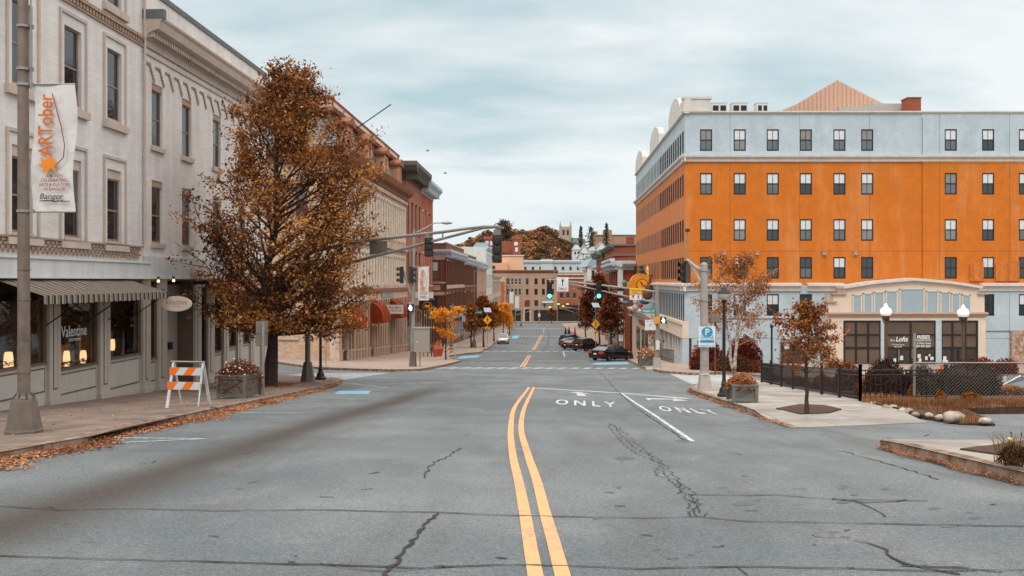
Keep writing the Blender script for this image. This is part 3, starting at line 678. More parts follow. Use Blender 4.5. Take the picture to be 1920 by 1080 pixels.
for a, b, s_ in ((23.5,ua(84),-2.48),(ua(110),ua(180),-2.77),(ua(203),ua(261),-2.71)):
    leaves('window_leaf_garland', 260, lambda a=a, b=b, s_=s_: (lambda u, o: (*FA.p(u,o,0)[:2], s_+R.random()*.1))(R.uniform(a,b), R.uniform(-.5,-.1)), .03, .06, M_plv, 'strip of paper autumn leaves along the shop window sill', 'leaf garland')
# lettering on glass
mb = MB(); xd = (FA.d[0],FA.d[1],0)
M_let = mat('white_lettering', c(215,215,210), .6, var=0)
mb.text("Valentine", FA.p(ua(142),.0-.045,(HY-630)*ua(142)/FPX), xd, (0,0,1), .36, 0, .008, wid=1.5); mb.text("FOOTWEAR", FA.p(ua(143),-.045,(HY-639)*ua(143)/FPX), xd, (0,0,1), .09, 0, .02, wid=.7)
mb.build('window_lettering', M_let, A, recalc=False)
# striped awning
def stripe_mat():
    m = bpy.data.materials.new('striped_canvas'); m.use_nodes = True; t = m.node_tree; b = t.nodes['Principled BSDF']; b.inputs['Roughness'].default_value = .9
    g = t.nodes.new('ShaderNodeNewGeometry'); s = t.nodes.new('ShaderNodeSeparateXYZ'); t.links.new(g.outputs[0], s.inputs[0])
    f = mth('FRACT', mth('MULTIPLY', s.outputs[1], 1/.30, tree=t), tree=t); r = t.nodes.new('ShaderNodeValToRGB'); r.color_ramp.interpolation = 'CONSTANT'
    cs = [(0,c(24,44,34)),(.42,c(164,154,138)),(.55,c(140,72,52)),(.64,c(164,154,138)),(.74,c(40,38,36)),(.9,c(164,154,138))]
    e = r.color_ramp.elements
    while len(e) < len(cs): e.new(.5)
    for i, (p, q) in enumerate(cs): e[i].position = p; e[i].color = (*q,1)
    t.links.new(f, r.inputs[0]); t.links.new(r.outputs[0], b.inputs['Base Color']); return m
r = thing('striped_awning', 'green and cream striped canvas awning over the lamp lit shop windows', 'awning', FA.p(27,0,-.4))
a0, a1 = 23.6, 31.35; mb = MB(); n = 40; vs = []
for i in range(n+1):
    u = a0+(a1-a0)*i/n
    for (o, z) in ((.02,.1),(.5,-.08-.02*math.sin(i*.8)),(1.0,-.25-.015*math.sin(i*.6)),(1.5,-.40)): vs.append(FA.p(u-.0*o,o,z))
    vs.append(FA.p(u,1.51,-.62-.045*abs(math.sin(i*math.pi/2+.3))))
mb.add(vs, [(i*5+k, i*5+k+1, i*5+k+6, i*5+k+5) for i in range(n) for k in range(4)])
o_ = mb.build('canopy', stripe_mat(), r, recalc=False)
mb = MB()
for u in (a0+.03, 26.0, 28.3, 29.7, a1-.03): mb.path([FA.p(u,.14,-1.35), FA.p(u,1.46,-.46)], .02, 6)
mb.path([FA.p(a0,1.46,-.43), FA.p(a1,1.46,-.43)], .022, 6); mb.build('frame', M_dark, r)
# oval hanging sign
x, y = (331-CX)/FPX*31.6, 31.6; zc_ = (HY-569.5)/FPX*31.6
r = thing('oval_shop_sign', 'oval cream sign hanging beside the striped awning above the shop door', 'sign', (x,y,zc_))
def oval(rx, rz, y0, y1, m=None, n=36):
    pts = [(x+rx*math.cos(2*math.pi*k/n), y0, zc_+rz*math.sin(2*math.pi*k/n)) for k in range(n)]; return pts
mb = MB(); mb.prism(oval(.56,.275,y-.03,0), (0,.06,0)); mb.build('board', mat('sign_cream', c(214,202,190), .5, var=.04), r)
mb = MB(); mb.prism(oval(.57,.285,y-.025,0), (0,.05,0)); mb.build('rim', mat('sign_rim', c(230,214,196), .5), r)
mb = MB(); mb.text("Valentine", (x,y-.034,zc_-.03), (1,0,0), (0,0,1), .2, 0, .006, wid=.82); mb.text("FOOTWEAR", (x,y-.034,zc_-.13), (1,0,0), (0,0,1), .05, wid=.34); mb.build('lettering', mat('sign_orange', c(196,132,92), .6), r, recalc=False)
mb = MB(); mb.path([(x-.62,y,zc_+.32),(FA.p(33.2,0,0)[0]+1.9,y,zc_+.3),(x+.7,y,zc_+.33)], .018, 6); mb.path([(x-.35,y,zc_+.32),(x-.35,y,zc_+.2)], .01, 5); mb.path([(x+.35,y,zc_+.32),(x+.35,y,zc_+.2)], .01, 5)
mb.path([(x-.62,y,zc_+.32),(FA.p(31.6,0,0)[0],y,zc_+.32)], .02, 6); mb.build('bracket', M_dark, r)
def spotlamp(px, py, label):
    u = 32.; x, y, _ = FA.p(FA.u(px)-.1,.3,0); z = (HY-py)/FPX*y; r = thing('soffit_lamp', label, 'lamp', (x,y,z), 0, 'small lamps under the sign band')
    mb = MB(); mb.lathe((x,y,z-.05), [(.02,0),(.05,.02),(.05,.07),(.02,.1)], 10); mb.build('bulb', mat('warm_bulb', (1,.55,.2), .5, var=0, emit=4), r)
    mb = MB(); mb.lathe((x,y,z+.05), [(.03,0),(.03,.09),(.06,.09),(.06,.12)], 8); mb.build('holder', M_dark, r)
spotlamp(314, 526, 'small lit bulb right above the oval sign'); spotlamp(285, 527, 'small lit bulb above the far end of the striped awning')
# ---------------- building B
def corniced_building():
    F = FA; u0, u1 = 32.58, 46.9
    r = thing('corniced_cream_building', 'cream brick building with a heavy projecting cornice behind the large tree', 'building', (F.p(u0,0,0)[0], u0, gz(-14.2,u0)))
    us = [33.75, 36.55, 39.9, 43.2]; w = .95; rows = [(1.5,3.95),(5.3,7.75)]
    holes = [(u-w/2, u+w/2, a, b) for u in us for a, b in rows]
    body(r, F, u0, u1, .0, 11.2, 16, M_cream, holes, .26)
    mb = MB(); tb = MB()
    for u in us:
        for j, (a, b) in enumerate(rows):
            tb = MB(); tb.fb(F, u-w/2, u+w/2, -.2, -.03, b-.25, b); tb.build('lintel', M_tanb, r)
            window(r, F, u, a, w-.01, b-a-.25, 's'+R.choice('04'), -.15, M_tan, None, M_creamt)
    mb = MB(); pts = [(.0,9.0),(.1,9.0),(.1,9.25),(.18,9.3),(.22,9.45),(.45,9.55),(.62,9.62),(.7,9.9),(.78,9.98),(.8,10.05),(0,10.3)]
    for q in ((u0-.1,.0),(u1+.0,0)): pass
    v = [F.p(u0-.08,o,z) for o, z in pts]+[F.p(u1,o,z) for o, z in pts]; n = len(pts); mb.add(v, [tuple(range(n)), tuple(range(n,2*n))]+[(i,i+1,n+i+1,n+i) for i in range(n-1)])
    for k in range(int((u1-u0)/.22)): mb.fb(F, u0+k*.22, u0+k*.22+.12, .2, .42, 9.32, 9.5)
    mb.fb(F, u0, u1, -.02, .06, 8.72, 8.8); mb.build('cornice', M_creamt, r)
    for k in range(16):                # stepped brick corbel teeth
        mb = MB()
        u = u0+.45+k*.86
        if u > u1-.3: break
        for i in range(5): mb.fb(F, u+i*.085, u+i*.085+.1, -.02, .05, 8.32-i*.13-.02, 8.44-i*.13)
        mb.fb(F, u-.3, u+.05, -.02, .05, 8.36, 8.44); mb.build('corbel', M_tanb, r)
    mb = MB(); mb.fb(F, u0-.1, u1+.05, -.4, .06, 11.2, 11.42); mb.fb(F, u0-.1,u0+.1, -.1,.85,10.0,10.35); mb.build('coping', M_cop, r)
    mb = MB(); mb.fb(F, u0, u1+.05, -.05, .22, .12, .95); mb.fb(F, u0, u1+.05, -.05, .27, .08, .16); mb.fb(F, 39.2, u1, -.05, .3, .95, 1.22)
    for k in range(9): mb.fb(F, u0+1.75*k, u0+1.75*k+.02, .2, .225, .16, .95)
    mb.build('sign_band', M_band, r)
    return r
B = corniced_building()
zs = -2.9
baysB = [(ua(362),ua(373),'p',0),(ua(373),ua(386),'w',-3.9),(ua(386),ua(398),'p',0),(ua(398),ua(415),'w',-3.35),(ua(416),ua(425),'p',0),(ua(425),ua(442),'w',-3.25),(ua(442),ua(451),'p',0),(ua(451),ua(467),'w',-3.2),(ua(467),ua(475),'p',0),(ua(475),ua(488),'w',-3.15),(ua(488),46.9,'p',0)]
shop_front(B, FA, baysB, -.15, zgl)
mb = MB(); mb.fb(FA, ua(362), 46.9, -1.5, -1.42, -6, 0, 1); mb.fb(FA, ua(362), 46.9, -1.5, -.14, -5.1, -5.0, 0); mb.fb(FA, 46.8, 46.88, -1.5, -.1, -6, 0, 0); mb.fb(FA, ua(362), 46.9, -1.5, -.1, -.1, .0, 0)
for k in range(9): u = ua(366)+k*1.0; mb.fb(FA, u, u+R.uniform(.3,.7), -1.3, -.6, -5, R.uniform(-4.2,-3), 1)
mb.build('shop_interior', [M_int, M_intw], B)
# recessed entrance of the block
mb = MB(); a, b = ua(308), ua(362); mb.fb(FA, a, b, -1.6, -1.5, -5.2, .1); mb.fb(FA, b-.06, b, -1.6, .0, -5.2, .1); mb.fb(FA, a, a+.05, -1.6, -.05, -5.2, .1); mb.fb(FA, a, b, -1.6, .1, .0, .08); mb.build('entrance_recess', M_shopd, A)
r = MB(); u = ua(319)
mb = MB(); mb.fb(FA, ua(311)+.5, ua(311)+1.7, -1.48, -1.42, -4.2, -1.2); d_ = mb.build('door', mat('door_brown', c(86,70,62), .5, var=.1), A)
mb = MB(); mb.fb(FA, ua(311)+.68, ua(311)+1.52, -1.44, -1.405, -3.2, -1.4); mb.build('door_glass', M_glass, d_)
mb = MB(); mb.fb(FA, ua(328)+.2, ua(362)-.1, -.75, -.65, -5, -.9); mb.fb(FA, a, b, -.8, -.6, -.95, -.15); mb.build('panelled_wall', M_shopf, A)
mb = MB(); mb.fb(FA, ua(342), ua(342)+.22, -.62, -.5, -2.9, -2.6); mb.build('mailbox', M_dark, A)
# red shop awning
r = thing('red_shop_awning', 'narrow red awning with white lettering over the last shop of the cream block', 'awning', FA.p(42,0,-.3))
mb = MB(); a0, a1 = 38.6, 46.3
mb.add([FA.p(u,o,z) for u in (a0,a1) for o, z in ((.1,-.0),(.85,-.16),(.87,-.17),(.87,-.47),(.84,-.47),(.1,-.3))], [(0,1,7,6),(1,2,8,7),(2,3,9,8),(3,4,10,9),(4,5,11,10),(0,1,2,3,4,5),(6,7,8,9,10,11)]); mb.build('canopy', mat('red_canvas', c(158,66,42), .8, var=.1), r)
mb = MB()
for s_, u, w in (("*TOP SHELF", 40.3, 1.7), ("COMIX & COMIC BOOKS", 43.0, 2.3), ("MUSIC", 45.4, .9)): mb.text(s_, FA.p(u,.878,-.40), xd, (0,0,1), .2, 0, .012, wid=w)
mb.build('lettering', M_let, r, recalc=False)
mb = MB()
for u in (a0+.1, 41.2, 43.8, a1-.1): mb.path([FA.p(u,.12,-1.6), FA.p(u,.5,-.8), FA.p(u,.8,-.44)], .03, 6)
mb.build('frame', M_dark, r)
# ================================================================ building C: mansard stone block
FC = Lf(-17.06); FCs = Ff(71.)
M_stone = mat('pink_stone', c(196,178,162), .85, var=.16, vs=2.2, streak=.12, col2=c(176,146,130), c2s=.9); M_brownt = mat('brown_stone_trim', c(138,88,64), .8, var=.16, vs=1.4)
M_slate = mat('grey_slate', c(128,134,136), .6, var=.12, brick=(.5,.22,(.6,.6,.6),.8)); M_pbrick = mat('peach_painted_brick', c(192,168,146), .88, var=.1, vs=.8, brick=(.3,.09,(.72,.7,.68),.8), col2=c(188,152,122), c2s=.3)
M_shut = mat('pink_wood', c(186,146,126), .7, var=.1)
def stone_block():
    F = FC; u0, u1 = 71., 105.5
    r = thing('mansard_stone_building', 'pinkish stone building with slate mansard roof, dormers and three rust awnings', 'building', (F.p(u0,0,0)[0], u0, gz(-14.4,u0)))
    n = 23; us = [u0+1.6+i*(u1-u0-3.0)/(n-1) for i in range(n)]; rows = [(-.15,2.75),(4.9,8.6)]; w = .62
    holes = [(u-w/2, u+w/2, a, b) for u in us for a, b in rows]
    body(r, F, u0, u1, -1.2, 10.2, 20, M_stone, holes, .25)
    cb = MB(); hb = MB()
    for i, u in enumerate(us):
        for j, (a, b) in enumerate(rows):
            window(r, F, u, a, w, b-a, 's0', -.16, M_dark)
            for s_ in (-.44, .44):
                pass
            hb = MB()
            for k in range(7):
                t0, t1 = math.pi*k/7, math.pi*(k+1)/7
                hb.add([F.p(u+rr*math.cos(t),o,b-.1+rr*math.sin(t)*.9) for t in (t0,t1) for rr in (.30,.44) for o in (-.05,.1)], [(0,1,3,2),(4,5,7,6),(0,1,5,4),(2,3,7,6),(1,3,7,5),(0,2,6,4)])
            uu = u-(us[1]-us[0])/2
            cb = MB(); cb.path([F.p(uu,.1,a-.1), F.p(uu,.1,b-.1)], [.17,.15], 8); cb.fb(F, uu-.22, uu+.22, -.02, .32, b-.12, b+.1); cb.fb(F, uu-.22, uu+.22, -.02, .32, a-.35, a-.1); cb.build('column', mat('pale_stone', c(220,206,190), .8, var=.15, vs=3), r, smooth='auto'); hb.build('window_hood', mat('pale_stone', None), r)
    mb = MB()
    for a, b, o in ((3.55,4.2,.3),(-.75,-.45,.35),(9.3,9.7,.25)): mb.fb(F, u0-.1, u1, -.05, o, a, b)
    mb.build('string_courses', M_stone, r)
    mb = MB(); pts = [(0,9.7),(.3,9.8),(.35,10.2),(.8,10.4),(.95,10.7),(1.05,11.0),(.9,11.1),(0,11.2)]
    def run(mb, F, a, b, pts): v = [F.p(a,o,z) for o, z in pts]+[F.p(b,o,z) for o, z in pts]; n = len(pts); mb.add(v, [tuple(range(n)), tuple(range(n,2*n))]+[(i,i+1,n+i+1,n+i) for i in range(n-1)])
    run(mb, F, u0-1.0, u1, pts); run(mb, FCs, -34.4, F.p(u0,0,0)[0]+.9, pts); mb.build('cornice', M_brownt, r)
    mb = MB()                             # mansard
    sl_ = [(-.1,11.1),(-.5,12.2),(-.8,13.4),(-1.0,14.3)]
    v = []; X0 = F.p(u0,0,0)[0]
    for o, z in sl_: v += [(X0-20,71-o,z),(X0+o-.0,71-o,z), F.p(u1,o,z)]
    mb.add(v, [(i*3+k, i*3+k+1, i*3+k+4, i*3+k+3) for i in range(3) for k in range(2)]); mb.build('mansard', M_slate, r, recalc=False)
    def dormer(F, u):
        dm = MB(); dr = MB(); dw = MB()
        w = .95; dm.fb(F, u-w, u-w+.55, -1.6, .3, 11.1, 13.3); dm.fb(F, u+w-.55, u+w, -1.6, .3, 11.1, 13.3); dm.fb(F, u-w, u+w, -1.6, .28, 12.95, 13.35); dm.fb(F, u-w,u+w,-1.6,.25,11.1,11.45)
        dw.fb(F, u-w+.5, u+w-.5, -1.5, .06, 11.4, 12.96)
        dr.prism([F.p(u-w-.3,.55,13.35), F.p(u+w+.3,.55,13.35), F.p(u+w+.3,.55,13.6), F.p(u+.2,.55,14.15), F.p(u-.2,.55,14.15), F.p(u-w-.3,.55,13.6)], tuple(F.p(u,-1.7,0)[i]-F.p(u,.55,0)[i] for i in range(3)))
        q = dm.build('dormer', mat('dormer_pink', c(190,140,112), .8, var=.1), r); dr.build('dormer_roof', M_brownt, q); dw.build('dormer_window', M_glass, q)
    for u in (73.8,82.2,90.6,99.4): dormer(F, u)
    for x in (-18.5,-26.): dormer(FCs, x)
    mb = MB(); run(mb, F, u0-.2, u1, [(-1.3,14.1),(-.5,14.2),(-.35,14.5),(-.8,14.55),(-1.3,14.55)]); run(mb, FCs, -34.4, X0+.2-.9, [(-1.3,14.1),(-.5,14.2),(-.35,14.5),(-.8,14.55),(-1.3,14.55)])
    run(mb, F, u0+.6, u1, [(-1.3,15.35),(-.75,15.35),(-.75,15.5),(-1.3,15.5)]); run(mb, FCs, -34.4, X0-.6, [(-1.3,15.35),(-.75,15.35),(-.75,15.5),(-1.3,15.5)])
    for u in (u0+1, 79.5, 88, 96.5, 104.5): mb.fb(F, u-.15, u+.15, -1.2, -.72, 14.5, 15.5)
    mb.build('roof_rail', M_brownt, r)
    mb = MB(); mb.fb(F, u0+.9, u1, -1.2, -.85, 14.5, 15.36); mb.fb(FCs, -34.4, X0-.8, -1.2, -.85, 14.5, 15.36); mb.build('parapet', mat('parapet_pink', c(222,196,184), .8, var=.06), r)
    # side wall towards the viewer
    mb = MB(); hs = [((541-CX)/FPX*71-.65, (541-CX)/FPX*71+.65, (HY-628)/FPX*71, (HY-594)/FPX*71)]
    for zz in (.2,5.4):
        for x in (-17.5,-20.5,-24): hs.append((x-.5,x+.5,zz,zz+2.5))
    wall(mb, FCs, -34.4, X0, -9, 9.8, hs, .2, .02); mb.build('side_wall', M_pbrick, r, recalc=False)
    for h in hs: window(r, FCs, (h[0]+h[1])/2, h[2], h[1]-h[0], h[3]-h[2], 'd4', -.1, mat('brown_sash', c(92,62,50), .6))
    mb = MB(); h = hs[0]; mb.fb(FCs, h[0]-.2, h[1]+.2, .0, .18, h[2]-.4, h[2]); mb.fb(FCs, X0-.75, X0+.05, .0, .12, -8, -.6)
    mb.fb(FCs, X0-.85, X0+.2, .0, .3, -2.4, -1.9); mb.build('quoins', M_stone, r)
    # ground floor: pilasters, windows, fascia
    mb = MB(); mb.fb(F, u0-.05, u1, -.3, .18, -1.95, -1.0); mb.build('fascia', mat('fascia_pink', c(206,174,152), .7, var=.06), r)
    mb = MB(); mb.fb(F, u0-.1, u1, -.1, .4, -1.1, -.75); mb.build('lower_cornice', M_brownt, r)
    gb = MB(); st = MB()
    gfl = lambda u: gz(F.p(u,0,0)[0], u)+.14
    st.fb(F, u0, u1, -.6, -.5, -11, -1.9, 0); st.build('shop_back_wall', M_shopd, r)
    gb.fb(F, u0+.2, u1-.1, -.48, -.44, -11, -1.9)
    for a, b in ((72.0,73.4),(83.3,84.8),(94.0,95.4)): gb.fb(F, a, b, -.44, -.43, -11, -2)
    u = u0+.05; k = 0
    while u < u1-.4:
        indoor = any(a-.2 < u < b-.1 for a, b in ((72.0,73.4),(83.3,84.8),(94.0,95.4)))
        if not indoor:
            w = .34 if k % 4 else .6
            pl = MB(); st = MB(); pl.fb(F, u, u+w, -.3, .12, -10.5, -1.95); pl.fb(F, u-.06, u+w+.06, -.3, .18, -2.3, -1.95)
            st.fb(F, u, u+1.45, -.45, .0, -10.5, gfl(u+.7)+.75+.02*(u-72)*.0); pl.fb(F, u, u+1.45, -.3, .08, gfl(u+.7)+.75, gfl(u+.7)+.9)
            q = pl.build('shop_pilaster', mat('shop_pink', c(182,154,134), .7, var=.12, streak=.15), r); st.build('stall_board', mat('stall_pink', c(178,152,132), .75, var=.1), q)
        u += 1.3; k += 1
    gb.build('shop_glazing', mat('shop_glass_dull', c(62,52,50), .12, var=.5, vs=.8, spec=.6), r)
    mb = MB(); mb.path([F.p(78,-.6,13.6), F.p(77.4,3.2,16.0)], .05, 6); mb.build('flagpole', M_dark, r)
    return r
CB = stone_block()
def quarter_awning(u0, u1, label):
    F = FC; r = thing('dome_awning', label, 'awning', F.p(u0,0,-4), 0, 'rust quarter round awnings of the stone building')
    n = 9; R_ = 1.35; H = 1.75; vs = []; z0 = -3.85
    prof = [(R_*math.sin(t), z0+H*math.cos(t)) for t in [math.pi/2*k/n for k in range(n+1)]]
    mb = MB(); v = [F.p(u0,o,z) for o, z in prof]+[F.p(u1,o,z) for o, z in prof]
    mb.add(v, [(i,i+1,n+2+i,n+1+i) for i in range(n)]); b = len(mb.v)
    mb.add([F.p(u0,0,z0)]+[F.p(u0,o,z) for o, z in prof], [(0,i+1,i+2) for i in range(n)]); mb.add([F.p(u1,0,z0)]+[F.p(u1,o,z) for o, z in prof], [(0,i+1,i+2) for i in range(n)])
    mb.add([F.p(u0,R_,z0),F.p(u1,R_,z0),F.p(u1,R_,z0-.28),F.p(u0,R_,z0-.28),F.p(u0,.0,z0),F.p(u0,0,z0-.22)], [(0,1,2,3),(0,3,5,4)])
    mb.build('canvas', mat('rust_canvas', c(140,58,32), .95, var=.22, vs=1.3, streak=.25, spec=.1), r, recalc=False)
    for u_ in (u0-.01, u1): mb = MB(); mb.path([F.p(u_,o,z) for o, z in prof], .04, 5); mb.build('piping', mat('awning_edge', c(176,100,66), .7), r)
quarter_awning(72.3, 75.7, 'rust quarter round awning nearest the corner of the stone building'); quarter_awning(83.6, 87.4, 'middle rust quarter round awning of the stone building'); quarter_awning(94.2, 98.0, 'rust quarter round awning behind the shade shop sign')
def board(name, cx, cy, cz, w, h, m, label, cat='sign', lines=(), xd=(1,0,0), lm=None, th=.05, group=None, nrm=None):
    r = thing(name, label, cat, (cx,cy,cz), 0, group); nrm = nrm or (-xd[1]*-1, -xd[0], 0)
    nx, ny = xd[1], -xd[0]      # outward towards the viewer for xd=(1,0): (0,-1)
    P_ = lambda a, b, o: (cx+xd[0]*a+nx*o, cy+xd[1]*a+ny*o, cz+b)
    mb = MB(); mb.add([P_(a,b,o) for o in (0,th) for a, b in ((-w/2,-h/2),(w/2,-h/2),(w/2,h/2),(-w/2,h/2))], [(0,1,2,3),(4,5,6,7),(0,1,5,4),(1,2,6,5),(2,3,7,6),(3,0,4,7)]); mb.build('board', m, r)
    if lines:
        mb = MB()
        for (s_, a, b, hh, ww) in lines: mb.text(s_, P_(a,b,th+.006), (xd[0],xd[1],0), (0,0,1), hh, 0, .01, wid=ww)
        mb.build('lettering', lm or M_dark, r, recalc=False)
    return r
M_sgb = mat('pale_blue_sign', c(190,206,212), .6); M_sgw = mat('white_sign', c(214,212,208), .6); M_txtr = mat('rust_text', c(150,70,50), .6); M_txtg = mat('grey_text', c(120,130,136), .6)
xd = FC.d
p = FC.p(77.8,.22,-1.45); board('shop_fascia_sign', *p, 6, .62, M_sgb, 'pale blue fascia sign above the nearest rust awning', xd=xd, lines=[("CENTRAL STREET", 0,-.13,.3,4.6)], lm=M_let)
p = FC.p(92,.22,-1.35); board('shop_fascia_sign', *p, 7, .7, mat('grey_sign', c(150,156,156), .6), 'grey fascia sign above the middle rust awning', xd=xd, lines=[("Thistle", 0,-.13,.3,3)], lm=M_txtg)
x, y = (741-CX)/FPX*91, 91.; board('shade_shop_sign', x, y, (HY-580)/FPX*91, 1.75, .95, M_sgw, 'white hanging sign with rust lettering between the rust awnings', lines=[("Bangor", .0,.08,.3,1.3), ("window shade", .0,-.22,.2,1.5)], lm=M_txtr)
# ================================================================ buildings D
FD = FC
def block(name, label, F, u0, u1, zt, m, cols, rows, w, corn, depth=14, style='s0', shop=None, frame=None, extra=None, cat='building', cm=None, zb=None, sillm=None, side=None, pil=None, par=0.):
    x, y, _ = F.p(u0,0,0); g = zb if zb is not None else gz(x,y)-.3
    r = thing(name, label, cat, (x,y,g))
    us = [u0+(u1-u0)*(i+.5)/cols for i in range(cols)]
    holes = [(u-w/2,u+w/2,a,b) for u in us for a, b in rows]
    body(r, F, u0, u1, g-1, zt, depth, m, holes, .2)
    for (a, b, e, f_) in holes: window(r, F, (a+b)/2, e, b-a, f_-e, style if len(style) == 2 else style[0]+R.choice(style[1:]), -.12, frame, None, sillm or M_stone, sillm or M_stone)
    if corn:
        ztop_ = zt; zt = zt-par; mb = MB(); o1, z0 = corn
        pts = [(0,z0),(.12,z0),(.15,z0+(zt-z0)*.35),(o1*.7,z0+(zt-z0)*.5),(o1,z0+(zt-z0)*.8),(o1,zt+.1),(0,zt+.12)]
        v = [F.p(u0-.4,o,z) for o, z in pts]+[F.p(u1,o,z) for o, z in pts]; n = len(pts); mb.add(v, [tuple(range(n)), tuple(range(n,2*n))]+[(i,i+1,n+i+1,n+i) for i in range(n-1)])
        for k in range(int((u1-u0)/.8)): mb.fb(F, u0+k*.8, u0+k*.8+.3, .1, o1*.75, z0+(zt-z0)*.15, z0+(zt-z0)*.5)
        if side:
            FS, xa, xb = side; v = [FS.p(xa,o,z) for o, z in pts]+[FS.p(xb,o,z) for o, z in pts]; mb.add(v, [tuple(range(n)), tuple(range(n,2*n))]+[(i,i+1,n+i+1,n+i) for i in range(n-1)])
        mb.build('cornice', cm or M_stone, r); zt = ztop_
        if par: mb = MB(); mb.fb(F, u0-.1, u1, -.3, .1, zt-.02, zt+.15); mb.build('parapet_cap', M_stone, r)
    if pil:
        each('pier', m, r, [(u0+(u1-u0)*i/cols-pil[0], u0+(u1-u0)*i/cols+pil[0], -.02, .12, pil[1], pil[2]) for i in range(cols+1)], F)
    if shop:
        mb = MB(); gb = MB(); zt_ = shop; mb.fb(F, u0, u1, -.05, .35, zt_, zt_+.5); n = max(2, int((u1-u0)/2.4))
        for i in range(n+1): u = u0+(u1-u0)*i/n; mb.fb(F, u-.12, u+.12, -.02, .1, g-1, zt_)
        for i in range(n): u = u0+(u1-u0)*(i+.5)/n; gb = MB(); gb.fb(F, u-1.05, u+1.05, -.02, .06, g+.5, zt_-.1); gb.build('shop_window', M_glass, r)
        mb.build('shop_surround', mat('weathered_shopfront', c(138,118,104), .8, var=.35, vs=.35, col2=c(176,168,160), c2s=.12), r)
    return r
M_rbrick = mat('red_brick', c(150,86,60), .88, var=.14, vs=.6, brick=(.3,.1,(.8,.76,.72),.7)); M_obrick = mat('orange_brick', c(172,92,56), .88, var=.12, vs=.6, brick=(.3,.1,(.8,.76,.72),.7))
M_dkcor = mat('dark_cornice', c(92,86,80), .7, var=.12); M_wcor = mat('white_cornice', c(186,196,202), .7, var=.1)
block('red_brick_building', 'red brick building with dark bracketed cornice next to the stone mansard building', FD, 105.6, 118.5, 14.6, mat('pink_brick', c(160,104,82), .88, var=.14, brick=(.3,.1,(.8,.76,.72),.7)), 4, [(6.2,9.9),(-.2,3.6)], .9, (1.5,12.6), cm=M_dkcor, shop=-3.2, sillm=M_brownt, side=(Ff(105.6), -18, FD.p(105.6,1.5,0)[0]))
block('tall_brick_building', 'orange brick building with white cornice and pale window frames at the block end', FD, 118.6, 131, 13.9, M_obrick, 5, [(5.2,9.8),(-.6,3.9)], .8, (1.5,12.2), cm=M_wcor, shop=-3.2, style='s1', frame=M_sgw, sillm=M_sgw, pil=None)
# ================================================================ row E beyond the next corner
M_brn = mat('brown_brick', c(122,80,60), .88, var=.12, brick=(.3,.1,(.8,.76,.72),.6)); M_dkfr = mat('maroon_frame', c(70,42,34), .6)
FE = Lf(-15.15)
E1 = block('brown_brick_building', 'two storey brown brick corner building with white cornice beyond the side street', FE, 132, 161.5, 5.9, M_brn, 10, [(-.6,3.2),(-5.3,-2.0)], 1.9, (.8,3.7), shop=-6.3, cm=M_wcor, style='d0', frame=M_dkfr, side=(Ff(132),-22,FE.p(132,.9,0)[0]), pil=(.3,-5.6,3.6), par=1.1)
FE1 = Ff(131.97); mb = MB(); X0 = FE.p(132,0,0)[0]; hs = [(X0-2.4,X0-.9,.2,3.0),(X0-2.6,X0-.7,-5.4,-2.3)]; wall(mb, FE1, X0-12, X0, -11, 5.6, hs, .2); mb.build('side_wall', M_brn, E1, recalc=False)
for h in hs: window(E1, FE1, (h[0]+h[1])/2, h[2], h[1]-h[0], h[3]-h[2], 's1' if h[2] > 0 else 'd0', -.1, M_dkfr)
mb = MB()
for a, b in ((3.3,3.8),(-.4,-.1),(-2.2,-1.7)): mb.fb(FE1, X0-12, X0, 0, .12, a, b)
mb.fb(FE1, X0-2.4, X0-.9, 0, .06, -1.4, -.6); mb.fb(FE, 132,161.5,0,.14,-1.2,-.7); mb.build('stone_bands', M_stone, E1)
block('brown_brick_shop', 'brown brick shop building with pale cornice second from the side street corner', FE, 161.6, 191, 5.2, M_brn, 8, [(-.9,3.0),(-5.3,-2.2)], 1.8, (.7,3.2), shop=-6.6, cm=M_wcor, style='d0', frame=M_dkfr, pil=(.3,-5.6,3.2), par=.8)
block('pink_brick_shop', 'pale pink brick building in the middle of the far left row', FE, 191.1, 224, 4.4, mat('pale_pink_brick', c(190,152,134), .88, brick=(.3,.1,(.8,.76,.72),.5)), 8, [(-1.2,2.4),(-6.2,-2.8)], 1.4, (.8,2.9), shop=-7.6, cm=M_wcor, style='s4', frame=M_sgw)
block('white_gabled_building', 'white plastered building near the far end of the left row', FE, 224.1, 250, 9.0, mat('white_plaster', c(206,206,202), .85, streak=.1), 6, [(4,7),(-1.5,1.5),(-7,-4)], 1.3, (.6,8.2), shop=-9, cm=M_wcor, style='s4')
block('tan_corner_building', 'tan stone building at the far end of the left row', FE, 250.1, 300, 1.6, mat('tan_stone', c(190,170,150), .85), 12, [(-3.4,-.4),(-8.5,-5.4)], 1.6, (.6,.8), shop=-11, cm=M_stone, style='s0')
